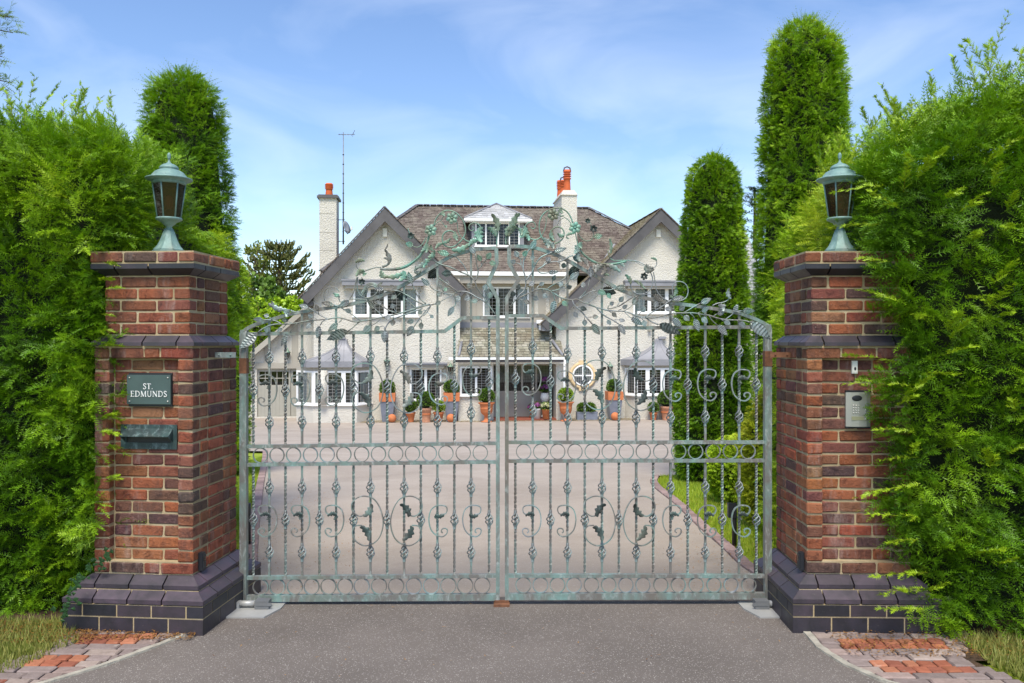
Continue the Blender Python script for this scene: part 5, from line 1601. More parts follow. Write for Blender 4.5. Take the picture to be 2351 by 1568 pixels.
hedge_block("yew_hedge", "bright yellow-green yew hedge behind the entry phone pillar", "hedge", [
    ((2.16, 6.35, -.05), (1.3, .0, .0), (.25, .15, 3.3), (-.15, -1, .25)),
    ((2.30, 6.4, -.1), (.25, 2.2, 0), (.25, .1, 3.1), (-1, -.2, .15)),
    ((2.50, 6.5, 3.0), (.3, 1.9, 0), (.6, 0, .35), (-.4, -.3, .9))],
    [((2.62, 6.75, -.2), (3.6, 8.6, 1.6)), ((2.86, 6.85, 1.6), (3.6, 8.6, 3.0))], (2.9, 7.4, zg(7.4)), 29, 230, L=.18, bias=.34, wild=tops(2.5, 3.1, 6.5, 7.0, 3.25, 24, .1, .32))

# ---- clipped columns and balls: a body of revolution covered in short shoots
def topiary(name, label, cat, loc, prof, seed, dens, L=.07, nl=.022, nw=.006, k=8, bias=0.0, whisk=0, pal=YEW, half=True, group=None, lumps=.03, m=4):
    """prof: (radius, height) from the ground up"""
    r = np.random.default_rng(seed)
    root = thing(name, label, cat, loc, 0, group)
    inv = XF[root].inverted()
    prof = [(max(.01, q - L * .30), h - (L * .3 if i > len(prof) - 4 else 0)) for i, (q, h) in enumerate(prof)]
    MB().lathe([(max(.02, q - .075), h - .04) for (q, h) in prof[:-1]] + [(.02, prof[-1][1] - .10)], 20, loc).build("shade_core", "hedge_core", root)
    MB().tube([(loc[0], loc[1], loc[2] - .1), (loc[0], loc[1], loc[2] + prof[0][1] + .15)], .05, 8).build("trunk", "bark", root)
    Vs = []; Cs = []
    for (r0, h0), (r1, h1) in zip(prof, prof[1:]):
        sl = math.hypot(r1 - r0, h1 - h0)
        n_ = int(dens * 2 * math.pi * max(.05, (r0 + r1) / 2) * sl * (.68 if half else 1))
        if n_ < 1: continue
        t = r.random(n_)
        an = (r.uniform(-math.pi * 1.18, math.pi * .18, n_) if half else r.uniform(0, 2 * math.pi, n_))
        nr, nh = (h1 - h0) / sl, (r0 - r1) / sl
        nn = np.stack([np.cos(an) * nr, np.sin(an) * nr, np.full(n_, nh)], 1)
        rad = r0 + (r1 - r0) * t
        P = np.stack([rad * np.cos(an), rad * np.sin(an), h0 + (h1 - h0) * t], 1) + np.array(loc)
        nz = vnoise(P, 5, seed) * .5 + vnoise(P, 11, seed + 1) * .5
        depth = r.random(n_) ** 1.3
        P = P + nn * ((nz - .5) * lumps * 2 - depth * .055)[:, None]
        cl = np.stack([vnoise(P, 7, 41) - .5, vnoise(P, 7, 42) - .5, vnoise(P, 7, 43) - .5], 1)
        A = nn * .8 + cl * 1.6 + r.normal(0, .3, (n_, 3)) + np.array((0, 0, .22))
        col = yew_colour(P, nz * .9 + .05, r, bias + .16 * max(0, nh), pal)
        v, c_ = branchlets(P - nn * L * .35, A, nn * .6 + np.array((0, 0, .7)) + r.normal(0, .3, (n_, 3)), L * r.uniform(.7, 1.3, n_), m, k, nl, nw, col, r)
        Vs.append(v); Cs.append(c_)
    if whisk:
        n_ = whisk
        j = r.integers(1, len(prof) - 1, n_)
        rr = np.array([prof[q][0] + (prof[q + 1][0] - prof[q][0]) * .5 for q in j]); hh = np.array([prof[q][1] + (prof[q + 1][1] - prof[q][1]) * r.random() for q in j])
        an = r.uniform(-math.pi, 0, n_)
        P = np.stack([rr * np.cos(an), rr * np.sin(an), hh], 1) + np.array(loc)
        A = np.stack([np.cos(an) * .7, np.sin(an) * .7, r.uniform(.1, 1.1, n_)], 1)
        col = np.tile(pal["light"] * .6 + pal["tip"] * .4, (n_, 1))
        v, c_ = sprays(P, A, r.uniform(.10, .22, n_), np.full(n_, nl * .8), np.full(n_, nw * .8), 10, col, r)
        Vs.append(v); Cs.append(c_)
    foliage_object("foliage", np.concatenate(Vs), np.concatenate(Cs), root, inv)
    return root

def col_prof(v_rows, uc, Y, zb, r_extra=0.0):
    """rows of (photo y, half width in photo px) -> (radius, height above the base)"""
    return [(w * Y / F, EYE - (v - VC) / F * Y - zb) for (v, w) in v_rows]

def place(u, Y): return ((u - UC) / F * Y, Y, zg(Y))

Y = 8.8; p = place(424, Y)
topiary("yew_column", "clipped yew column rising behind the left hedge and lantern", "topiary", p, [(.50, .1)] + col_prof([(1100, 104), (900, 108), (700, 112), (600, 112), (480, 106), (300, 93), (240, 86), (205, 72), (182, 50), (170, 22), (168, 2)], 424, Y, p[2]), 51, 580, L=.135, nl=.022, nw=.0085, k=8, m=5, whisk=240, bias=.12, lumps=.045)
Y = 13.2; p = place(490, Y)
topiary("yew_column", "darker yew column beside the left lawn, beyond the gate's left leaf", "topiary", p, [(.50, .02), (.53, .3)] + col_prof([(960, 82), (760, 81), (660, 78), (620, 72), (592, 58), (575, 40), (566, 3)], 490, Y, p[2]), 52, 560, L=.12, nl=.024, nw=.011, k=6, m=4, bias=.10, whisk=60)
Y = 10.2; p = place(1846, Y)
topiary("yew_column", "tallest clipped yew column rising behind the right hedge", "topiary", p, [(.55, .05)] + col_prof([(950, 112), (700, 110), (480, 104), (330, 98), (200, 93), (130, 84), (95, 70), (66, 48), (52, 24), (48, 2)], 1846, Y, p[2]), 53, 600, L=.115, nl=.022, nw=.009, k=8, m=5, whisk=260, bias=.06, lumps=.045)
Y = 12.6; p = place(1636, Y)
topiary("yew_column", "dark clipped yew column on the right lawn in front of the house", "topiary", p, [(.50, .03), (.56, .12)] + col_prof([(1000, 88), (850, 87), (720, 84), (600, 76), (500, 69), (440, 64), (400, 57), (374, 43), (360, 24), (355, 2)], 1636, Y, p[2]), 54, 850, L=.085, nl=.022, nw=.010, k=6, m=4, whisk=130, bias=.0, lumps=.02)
p = on_ground(1688, 1152)
BOX = dict(dark=np.array((.06, .13, .006)), mid=np.array((.16, .29, .012)), light=np.array((.32, .46, .02)), tip=np.array((.45, .54, .04)))
GOLD = dict(dark=np.array((.05, .09, .006)), mid=np.array((.15, .22, .012)), light=np.array((.33, .38, .02)), tip=np.array((.48, .46, .05)))
topiary("box_ball", "bright rounded box bush on the right lawn beside the dark yew column", "bush", tuple(p), [(.20, .02), (.29, .10), (.35, .28), (.365, .42), (.34, .58), (.28, .70), (.19, .78), (.09, .82), (.01, .83)], 55, 2600, L=.038, nl=.018, nw=.012, k=4, m=3, bias=.25, pal=BOX, half=False)
p = place(1752, 8.6)
topiary("golden_conifer", "golden conifer bush between the right gate post and the box ball", "bush", p, [(.18, .0), (.24, .25), (.25, .7), (.22, 1.05), (.13, 1.28), (.02, 1.4)], 56, 1000, L=.10, nl=.022, nw=.008, k=6, m=4, bias=.2, pal=GOLD, half=False, lumps=.05)

# ---- loose trees
def leaf_cloud(centres, radii, n_, size, pal, r, squash=.8):
    V = []; C = []
    for (c, rad) in zip(centres, radii):
        k = int(n_ * rad ** 2)
        d = unit(r.normal(0, 1, (k, 3))); q = rad * r.random(k) ** .38
        P = np.array(c) + d * q[:, None] * np.array((1, 1, squash))
        A = unit(r.normal(0, 1, (k, 3)) + d * .6); B = unit(np.cross(A, r.normal(0, 1, (k, 3))))
        s = size * r.uniform(.6, 1.3, k)
        t = np.clip((P[:, 2] - c[2]) / rad * .35 + .45 + r.normal(0, .25, k), 0, 1)[:, None]
        col = pal[0] * (1 - t) + pal[1] * t
        for sg in (1, -1):
            V.append(np.stack([P, P + A * s[:, None], P + (A * .5 + B * .45 * sg) * s[:, None]], 1).reshape(-1, 3)); C.append(np.repeat(col, 3, 0))
    return np.concatenate(V), np.concatenate(C)

def tree(name, label, base, h, crown, seed, pal, leaf=.22, n_=260, trunk=.16, clumps=26, group=None):
    """crown: (rx, rz, centre height)"""
    r = np.random.default_rng(seed)
    root = thing(name, label, "tree" if "tree" in name else "shrub", base, 0, group)
    inv = XF[root].inverted()
    b = MB(); bx, by, bz = base
    b.tube([(bx, by, bz - .2), (bx + .05, by, bz + h * .25), (bx, by + .05, bz + h * .5), (bx + .03, by, bz + h * .82)], [trunk, trunk * .8, trunk * .55, trunk * .15], 8)
    cs = []; rs = []
    for i in range(clumps):
        d = r.normal(0, 1, 3); d /= np.linalg.norm(d)
        q = r.random() ** .35
        c = np.array((bx + d[0] * crown[0] * q, by + d[1] * crown[0] * q, bz + crown[2] + d[2] * crown[1] * q))
        cs.append(c); rs.append(crown[0] * r.uniform(.22, .40))
        if i < 12: b.tube([(bx, by, bz + h * (.25 + .04 * i)), (bx * .5 + c[0] * .5, by * .5 + c[1] * .5, (bz + h * (.25 + .04 * i)) * .4 + c[2] * .6), tuple(c)], [trunk * .35, trunk * .22, .015], 5)
    b.build("trunk", "bark", root)
    V, C = leaf_cloud(cs, rs, n_, leaf, pal, r)
    foliage_object("crown", V, C, root, inv)
    return root

GRN = (np.array((.045, .095, .012)), np.array((.15, .26, .03))); LIM = (np.array((.16, .30, .008)), np.array((.42, .58, .03))); YEL = (np.array((.07, .11, .02)), np.array((.30, .32, .06)))
p = at(606, 700, 44)
tree("leafy_tree", "green leafy tree in front of the monkey puzzle, left of the house", (p.x, p.y, -1.5), 7.6, (1.0, 1.35, 5.6), 61, GRN, .20, 700, .14)
p = at(583, 600, 47)
tree("leafy_tree", "thin yellowish tree beside the left yew columns, behind the drive", (p.x, p.y, -1.5), 10, (.75, 1.9, 7.4), 62, YEL, .17, 420, .1, 30)
p = at(610, 760, 40)
tree("leafy_tree", "dark green tree low behind the lime green shrubs", (p.x, p.y, -1.5), 6.2, (1.6, 1.4, 4.4), 66, GRN, .20, 500, .14)
for i, (u, lb) in enumerate(((602, "lime green shrub nearest the left yew columns behind the garage roof"), (650, "lime green shrub in the middle of the row behind the garage roof"), (692, "lime green shrub nearest the white gable behind the garage roof"))):
    p = at(u, 760, 38.5)
    tree("lime_shrub", lb, (p.x, p.y, -1.43), 4.8, (1.0, 1.25, 4.0 + .12 * i), 63 + i, LIM, .15, 900, .08, 20, "lime green shrubs behind the garage")

# monkey puzzle: whorls of upswept, rope-like branches
def monkey_puzzle(u, Y, v_top, v_low):
    r = random.Random(9)
    p = at(u, v_low, Y); zt = at(u, v_top, Y).z; zb = -1.6
    root = thing("monkey_puzzle_tree", "monkey puzzle tree with upswept rope-like branches left of the chimney", "tree", (p.x, Y, zb))
    MB().tube([(p.x, Y, zb), (p.x, Y, zb + 3), (p.x + .05, Y, zt - 1.2), (p.x, Y, zt - .3)], [.20, .17, .11, .04], 10).build("trunk", "bark", root)
    m, nt = new_mat("monkey_scales"); n = N(nt); c = n.coord()
    f = n.noise(c, 3.5, 4, .6)
    n.out(n.ramp(f, [(.35, (.06, .08, .02)), (.6, (.14, .15, .035)), (.75, (.26, .13, .035))]), .8, 0, n.bump(n.voronoi(c, 20), .8, .05))
    H = zt - (zb + 4.6)
    k = 0
    for w in range(9):
        z = zb + 4.7 + H * .82 * w / 8
        rad = (2.0, 1.95, 1.75, 1.95, 1.95, 1.8, 1.65, 1.3, .8)[w]
        nb = 9
        for j in range(nb):
            an = 2 * math.pi * j / nb + w * .8 + r.uniform(-.2, .2)
            rr = rad * r.uniform(.8, 1.1)
            if z > zt - 1.6: rr *= .8
            rise = .16 + .40 * (w / 8) ; sag = -.45 * (1 - w / 8)
            d = Vector((math.cos(an), math.sin(an), 0))
            P = [Vector((p.x, Y, z)) + d * rr * t + Vector((0, 0, rr * (sag * math.sin(math.pi * t) * .8 + rise * t ** 2.2))) for t in (0, .2, .4, .6, .8, 1)]
            b = MB(); b.tube(smooth_line(P, 2), [.05] * 4 + [.045] * 4 + [.05] * 3, 6)
            s = Vector((-d.y, d.x, 0))
            for t_ in range(2, 6):
                for sg in (-1, 1):
                    ln = .62 * r.uniform(.7, 1.2) * (1.15 - .12 * t_)
                    q = P[t_]
                    e = d * .7 + s * sg * .75
                    b.tube([q, q + e * ln * .5 + Vector((0, 0, .03)), q + e * ln + Vector((0, 0, .26 * ln + .1))], [.04, .042, .034], 5)
                    q2 = q + e * ln * .5
                    b.tube([q2, q2 + d * ln * .3 + Vector((0, 0, .06)), q2 + d * ln * .5 + Vector((0, 0, .30))], [.035, .038, .03], 5)
            b.build("branch", "monkey_scales", root)
    return root
monkey_puzzle(641, 50, 545, 700)

# cedar behind the house on the right
def cedar(u, Y, v_top):
    r = np.random.default_rng(77)
    p = at(u, v_top, Y)
    root = thing("cedar_tree", "dark layered cedar tree glimpsed between the two right yew columns", "tree", (p.x, Y, -1.5))
    inv = XF[root].inverted()
    MB().tube([(p.x, Y, -1.6), (p.x, Y, p.z - .2)], [.35, .05], 8).build("trunk", "bark", root)
    V = []; C = []
    for k in range(60):
        z = p.z - .3 - k * .085; rad = min(2.6, .35 + k * .05) * r.uniform(.7, 1.1); an = r.uniform(0, 6.28)
        m_ = 60
        t = r.random(m_) ** .7
        P = np.stack([p.x + np.cos(an) * rad * t + r.normal(0, .12, m_), Y + np.sin(an) * rad * t + r.normal(0, .12, m_), z + .15 * t + r.normal(0, .05, m_)], 1)
        A = unit(np.stack([np.cos(an) + r.normal(0, .5, m_), np.sin(an) + r.normal(0, .5, m_), r.normal(.1, .3, m_)], 1)); B = unit(np.cross(A, (0, 0, 1.0)))
        s = .22
        col = np.tile((.022, .045, .014), (m_, 1)) * r.uniform(.6, 1.8, (m_, 1))
        V.append(np.stack([P - B * .05, P + B * .05, P + A * s], 1).reshape(-1, 3)); C.append(np.repeat(col, 3, 0))
    foliage_object("crown", np.concatenate(V), np.concatenate(C), root, inv)
cedar(1733, 52, 425)

# a conifer left of the frame whose boughs reach into the top left corner
def bough_tree():
    r = np.random.default_rng(88)
    base = (-6.2, 8.0, zg(8.0))
    root = thing("conifer_tree", "conifer outside the left edge whose drooping sprays enter the top left corner", "tree", base)
    inv = XF[root].inverted()
    b = MB(); b.tube([(base[0], base[1], base[2] - .1), (base[0], base[1], 6.6)], [.14, .03], 8)
    V = []; C = []
    for (u, v) in ((22, 40), (30, 75), (-10, 25), (28, 190), (5, 130), (-30, 160), (-60, 60), (-80, 220), (-20, 205)):
        t = at(u, v, 8.0); a = Vector((base[0], base[1], t.z + .15))
        b.tube([a, a.lerp(t, .5) + Vector((0, 0, .06)), t], [.02, .013, .004], 5)
        m_ = 34
        tt = np.linspace(.05, 1, m_)[:, None]
        Q = np.array(a) * (1 - tt) + np.array(t) * tt + np.array((0, 0, .05)) * np.sin(tt * 3.1)
        A = np.array((1.0, 0, -.25)) + r.normal(0, .75, (m_, 3))
        v_, c_ = branchlets(Q, A, np.tile((0, -.5, .8), (m_, 1)) + r.normal(0, .4, (m_, 3)), r.uniform(.10, .22, m_) * (1.25 - .5 * tt[:, 0]), 5, 8, .024, .008, np.tile((.12, .19, .012), (m_, 1)) * r.uniform(.7, 1.5, (m_, 1)), r)
        V.append(v_); C.append(c_)
    b.build("trunk", "bark", root)
    foliage_object("foliage", np.concatenate(V), np.concatenate(C), root, inv)
bough_tree()

# ivy creeping at the foot of the left pillar
def ivy():
    r = np.random.default_rng(99)
    o = on_ground(190, 1440)
    root = thing("ivy", "small dark ivy leaves creeping over the foot of the left pillar", "ivy", (-2.70, 5.14, 0))
    inv = XF[root].inverted()
    pts = [at(u + r.normal(0, 9), v + r.normal(0, 9), 5.10 if v > 1300 else 5.24) for (u, v) in [(215, 1290), (228, 1285), (240, 1275), (222, 1300), (250, 1268), (180, 1340), (190, 1325), (165, 1370), (158, 1385), (150, 1400), (145, 1412), (172, 1355)] for _ in range(5)]
    V = []; C = []
    for q in pts:
        s = r.uniform(.014, .028); an = r.uniform(0, 6.28)
        q = np.array(q)
        rim = [q + s * np.array((math.cos(an + t) * f, -.2 * f, math.sin(an + t) * f)) for t, f in ((0, 1), (.9, .6), (1.6, .9), (3.1, .45), (4.7, .9), (5.4, .6))]
        for i in range(6): V.append(np.stack([q + np.array((0, -.006, 0)), rim[i], rim[(i + 1) % 6]])); C.append(np.tile(np.array((.018, .05, .014)) * r.uniform(.7, 2), (3, 1)))
    foliage_object("leaves", np.concatenate(V), np.concatenate(C), root, inv)
ivy()
# ================================================================== THE HOUSE
HT = math.atan2(192, 1900)                 # the house stands a little askew to the gate
HY = 34.5; HZ = -1.43
HOUSE = thing("house", "white roughcast house with slate roofs and two steep gables at the end of the drive", "house", (0, HY, HZ), HT)
ch_, sh_ = math.cos(HT), math.sin(HT)
def hp(u, v, d):
    """photo pixel on the house plane at local depth d -> local (x, z)"""
    rx = (u - UC) / F; rz = -(v - VC) / F
    t = (d + HY * ch_) / (ch_ - rx * sh_)
    px, py, pz = t * rx, t, EYE + t * rz
    return (px * ch_ + (py - HY) * sh_, pz - HZ)
def hx(u, d): return hp(u, VC, d)[0]
def hz(v, d, u=1175): return hp(u, v, d)[1]

def clip_poly(poly, x0, x1, z0, z1):
    def cut(P, f):
        out = []
        for a, b in zip(P, P[1:] + P[:1]):
            fa, fb = f(a), f(b)
            if fa >= 0: out.append(a)
            if fa * fb < 0:
                t = fa / (fa - fb); out.append((a[0] + (b[0] - a[0]) * t, a[1] + (b[1] - a[1]) * t))
        return out
    for f in (lambda p: p[0] - x0, lambda p: x1 - p[0], lambda p: p[1] - z0, lambda p: z1 - p[1]):
        poly = cut(poly, f)
        if len(poly) < 3: return []
    return poly

def wall(name, poly, d, holes, thick=.28, mat="roughcast", parent=HOUSE):
    """convex wall polygon in the plane y = d with rectangular openings and reveals"""
    b = MB()
    xs_ = sorted({min(p[0] for p in poly), max(p[0] for p in poly)} | {h[0] for h in holes} | {h[1] for h in holes})
    zs_ = sorted({min(p[1] for p in poly), max(p[1] for p in poly)} | {h[2] for h in holes} | {h[3] for h in holes})
    for i in range(len(xs_) - 1):
        for j in range(len(zs_) - 1):
            cx, cz = (xs_[i] + xs_[i + 1]) / 2, (zs_[j] + zs_[j + 1]) / 2
            if any(h[0] < cx < h[1] and h[2] < cz < h[3] for h in holes): continue
            q = clip_poly(poly, xs_[i], xs_[i + 1], zs_[j], zs_[j + 1])
            if q: b.add([(p[0], d, p[1]) for p in q], [tuple(range(len(q)))])
    for (x0, x1, z0, z1) in holes:
        b.add([(x0, d, z0), (x1, d, z0), (x1, d, z1), (x0, d, z1), (x0, d + thick, z0), (x1, d + thick, z0), (x1, d + thick, z1), (x0, d + thick, z1)], [(0, 1, 5, 4), (1, 2, 6, 5), (2, 3, 7, 6), (3, 0, 4, 7)])
    k = len(poly)
    b.add([(p[0], d, p[1]) for p in poly] + [(p[0], d + thick, p[1]) for p in poly], [(i, (i + 1) % k, (i + 1) % k + k, i + k) for i in range(k)])
    return b.build(name, mat, parent, local=True, fix=False)

def hbox(name, u0, u1, v0, v1, d0, d1, mat, parent=HOUSE):
    a = hp(u0, v1, d0); c = hp(u1, v0, d0)
    return MB().box((a[0], d0, a[1]), (c[0], d1, c[1])).build(name, mat, parent, local=True)

def window(x0, x1, z0, z1, mtx, lights, cols, rows, fw=.07, curtains=(), room=True, sill=True, deep=1.4, mull=None):
    """window in its own frame (x right, y inwards, z up); lights = relative widths of the casements"""
    T = lambda p: mtx @ Vector(p)
    b = MB()
    bx = lambda a, c: b.box(a, c, mtx)
    yf, yb = -.03, .05
    bx((x0, yf, z1 - fw), (x1, yb, z1)); bx((x0, yf, z0), (x1, yb, z0 + fw))
    bx((x0, yf, z0 + fw), (x0 + fw, yb, z1 - fw)); bx((x1 - fw, yf, z0 + fw), (x1, yb, z1 - fw))
    tot = sum(lights); n_ = len(lights); mw = mull or fw * .9
    inner = x1 - x0 - 2 * fw - mw * (n_ - 1)
    x = x0 + fw; cas = []
    for i, l in enumerate(lights):
        w = inner * l / tot
        cas.append((x, x + w))
        if i < n_ - 1: bx((x + w, yf + .004, z0 + fw), (x + w + mw, yb - .002, z1 - fw))
        x += w + mw
    o = b.build("window", "white_paint", HOUSE, local=True)
    if sill: MB().box((x0 - .05, -.10, z0 - .045), (x1 + .05, .03, z0 - .002), mtx).build("sill", "white_paint", o, local=True)
    for i, (a, c) in enumerate(cas):
        g = MB(); g.add([T((a, .015, z0 + fw)), T((c, .015, z0 + fw)), T((c, .015, z1 - fw)), T((a, .015, z1 - fw))], [(0, 1, 2, 3)])
        g.build("pane", "window_glass", o, local=True)
        nc = max(2, int(round(cols * (c - a))))
        g = MB()
        for k in range(1, nc):
            xx = a + (c - a) * k / nc; g.box((xx - .0045, .003, z0 + fw), (xx + .0045, .012, z1 - fw), mtx)
        for k in range(1, rows):
            zz = z0 + fw + (z1 - z0 - 2 * fw) * k / rows; g.box((a, .0005, zz - .0045), (c, .0095, zz + .0045), mtx)
        g.build("leading", "lead_came", o, local=True)
    for (f0, f1) in curtains:
        a, c = x0 + fw + (x1 - x0 - 2 * fw) * f0, x0 + fw + (x1 - x0 - 2 * fw) * f1
        m_ = 16
        vs = []
        for k in range(m_ + 1):
            xx = a + (c - a) * k / m_; yy = .075 + .02 * math.sin(k * 2.1)
            vs += [T((xx, yy, z0 + .02)), T((xx, yy, z1 - .02))]
        MB().add(vs, [(2 * k, 2 * k + 2, 2 * k + 3, 2 * k + 1) for k in range(m_)], True).build("curtain", "curtain", o, local=True)
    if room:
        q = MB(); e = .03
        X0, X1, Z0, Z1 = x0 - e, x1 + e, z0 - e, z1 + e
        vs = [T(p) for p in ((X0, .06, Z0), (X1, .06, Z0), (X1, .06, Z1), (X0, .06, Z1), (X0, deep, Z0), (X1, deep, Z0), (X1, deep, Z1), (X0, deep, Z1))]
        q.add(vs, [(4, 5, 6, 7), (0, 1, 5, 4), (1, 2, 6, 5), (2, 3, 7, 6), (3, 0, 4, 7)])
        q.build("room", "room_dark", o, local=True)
    return o

def hole(u0, u1, v0, v1, d):
    a, c = hp(u0, v1, d), hp(u1, v0, d)
    return (a[0], c[0], a[1], c[1])

def Tr(x, y, z, rz=0.0): return Matrix.Translation((x, y, z)) @ Matrix.Rotation(rz, 4, 'Z')

# ---- slates on a sloping quad (bottom-left, bottom-right, top-right, top-left), rows from the eaves up
def slates(parent, bl, br, tr, tl, row_h, w, name="slate", mat="slate_brown", individual=0, joined_name=None, seed=1, clip=None):
    r = random.Random(seed)
    bl, br, tr, tl = (Vector(p) for p in (bl, br, tr, tl))
    up = ((tl + tr) / 2 - (bl + br) / 2); H = up.length; n_ = max(2, int(round(H / row_h)))
    nrm = (br - bl).cross(tl - bl).normalized()
    if nrm.z < 0: nrm = -nrm
    b = MB(); count = 0
    for j in range(n_):
        t0, t1 = j / n_, (j + 1) / n_ + .02
        a0, a1 = bl.lerp(tl, t0), br.lerp(tr, t0)
        c0, c1 = bl.lerp(tl, t1), br.lerp(tr, t1)
        e = (a1 - a0); L = e.length
        if L < w * .5: continue
        e.normalize(); sl = ((c0 + c1) / 2 - (a0 + a1) / 2); sl = (sl - e * sl.dot(e))
        s = -(w * .5 if j % 2 else 0.0) + r.uniform(-.02, .02)
        left = (c0 - a0).dot(e); right = (c1 - a1).dot(e)
        while s < L - .02:
            ww = w * r.uniform(.88, 1.12)
            x0, x1 = max(0, s), min(L, s + ww - .016)
            s += ww
            if x1 - x0 < .03: continue
            lift = .026 + r.uniform(0, .014)
            def P(x, t, h):
                lo = left * t; hi = L + right * t
                xx = min(max(x, lo), hi)
                return a0 + e * xx + sl * t + nrm * h
            dy = r.uniform(-.03, .015)
            if left > 0 and x1 < left * .5: continue
            if right < 0 and x0 > L + right * .5: continue
            vs = [P(x0, dy, lift), P(x1, dy + r.uniform(-.02, .02), lift), P(x1, 1.0, .006), P(x0, 1.0, .006), P(x0, dy, .001), P(x1, dy, .001)]
            fs = [(0, 1, 2, 3), (4, 5, 1, 0), (4, 0, 3), (1, 5, 2)]
            if individual and count < individual:
                o = MB().add(vs, fs).build(name, mat, parent, local=True, fix=False)
                count += 1
            else: b.add(vs, fs)
    if b.v:
        tag(b.build(joined_name or name, mat, parent, local=True, fix=False), kind="stuff")

def quad(name, pts, mat, parent=HOUSE, th=.10):
    """sloping slab: four points and a thickness downwards"""
    P = [Vector(p) for p in pts]
    nrm = (P[1] - P[0]).cross(P[3] - P[0]).normalized()
    if nrm.z < 0: nrm = -nrm
    Q = [p - nrm * th for p in P]
    return MB().add(P + Q, [(0, 1, 2, 3), (7, 6, 5, 4), (0, 4, 5, 1), (1, 5, 6, 2), (2, 6, 7, 3), (3, 7, 4, 0)]).build(name, mat, parent, local=True)

# ------------------------------------------------------------------ gables
def gable(ua, va, ul, vl, ur, vr, d, back, holes, wl, wr, vb, slate_left=None, slate_right=None, seed=3):
    """front gable: apex, lower left and lower right ends of the verge in the photo"""
    do = d - .38
    A, Lp, Rp = hp(ua, va, do), hp(ul, vl, do), hp(ur, vr, do)
    # roof slopes
    for nm, P, sl in (("roof_slope", Lp, slate_left), ("roof_slope", Rp, slate_right)):
        pts = [(P[0], do, P[1]), (P[0], back, P[1]), (A[0], back, A[1]), (A[0], do, A[1])]
        o = quad(nm, pts, "dark_lead", HOUSE, .10)
        if sl:
            if P[0] < A[0]: slates(o, pts[1], pts[0], pts[3], pts[2], .105, .2, mat=sl, seed=seed)
            else: slates(o, pts[0], pts[1], pts[2], pts[3], .105, .2, mat=sl, seed=seed + 1)
    # verge boards clad in dark lead, laid in lengths
    wv = .38
    for P in (Lp, Rp):
        a = Vector((P[0], P[1])); c = Vector((A[0], A[1]))
        e = (c - a); Lh = e.length; e.normalize(); nn = Vector((e.y, -e.x))
        if nn.y > 0: nn = -nn
        m_ = 5
        for k in range(m_):
            t0, t1 = Lh * k / m_, Lh * (k + 1) / m_ - .004
            p0, p1 = a + e * t0, a + e * t1
            # mitre at the ridge, plumb cut at the eaves
            q1 = p1 + nn * wv; q0 = p0 + nn * wv
            if k == m_ - 1:
                p1 = c; q1 = Vector((c.x, c.y - wv / abs(nn.y) ))
            j = .003 * (k % 2)
            b = MB().prism([(p0.x, p0.y), (p1.x, p1.y), (q1.x, q1.y), (q0.x, q0.y)], do - .04 - j, do + .02 - j)
            b.build("verge_board", "dark_lead", HOUSE, local=True)
        # thin slate edge above the board
        b = MB(); r = random.Random(4)
        s = -.12
        while s < Lh + .02:
            p = a + e * s - nn * .012; q = a + e * min(Lh + .03, s + .19) - nn * .030
            p2 = p - nn * .045; q2 = q - nn * .03
            b.prism([(p.x, p.y), (q.x, q.y), (q2.x, q2.y), (p2.x, p2.y)], do - .075 - r.uniform(0, .01), do + .05)
            s += .18
        b.build("verge_slates", "slate_brown", HOUSE, local=True)["kind"] = "stuff"
    # wall
    sL = (A[1] - Lp[1]) / (A[0] - Lp[0]); sR = (A[1] - Rp[1]) / (A[0] - Rp[0])
    xa = hp(ua, va, d)[0]; za = A[1] - .14
    x0, x1 = wl, wr
    poly = [(x0, -.1), (x1, -.1), (x1, za + sR * (x1 - xa)), (xa, za), (x0, za + sL * (x0 - xa))]
    return wall("wall", poly, d, holes), A, Lp, Rp

d = 0.0
WL0, WL1 = hx(720, d), hx(1056, d)
ground_win = hole(941, 1013.5, 845, 919, d); up_win = hole(811, 960, 660, 726, d)
gw, GA, GLp, GRp = gable(883, 477, 690, 683, 1072, 667, d, 5.2, [ground_win, up_win], WL0, WL1, 970, None, "slate_side", 5)
# right gable with its long left slope
WR0 = hx(1277, d); WR1 = hx(1760, d)
r_up = hole(1454, 1606, 660, 719, d)
r_bay_hole = hole(1452, 1600, 846, 909, d)
round_c = hp(1337.6, 862, d)
gw2, RA, RLp, RRp = gable(1517, 481, 1243, 743, 1790, 743, d, 7.2, [r_up, r_bay_hole], WR0, WR1, 962, "slate_side", None, 9)
# side walls so that the gables are solid
for x, zt, nm in ((WL0, hz(683, 0) , "side_wall"), (WL1, hz(640, 0), "side_wall"), (WR0, hz(728, 0), "side_wall"), (WR1, hz(728, 0), "side_wall")):
    MB().box((x + (.0 if x in (WL0, WR0) else -.28), .285, -.1), (x + (.28 if x in (WL0, WR0) else 0), 5.0, zt)).build(nm, "roughcast", HOUSE, local=True)
# soffit boarding under the left eaves
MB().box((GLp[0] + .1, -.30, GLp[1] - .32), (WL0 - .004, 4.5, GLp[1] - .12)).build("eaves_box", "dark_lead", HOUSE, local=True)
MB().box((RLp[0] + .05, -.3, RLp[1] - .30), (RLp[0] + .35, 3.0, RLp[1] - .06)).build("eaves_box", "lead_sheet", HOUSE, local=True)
# vents near the apexes
hbox("gable_vent", 878.5, 888.7, 524, 543, -.09, -.002, "ivory_plastic"); hbox("gable_vent", 1507, 1517, 527, 544, -.09, -.002, "ivory_plastic")

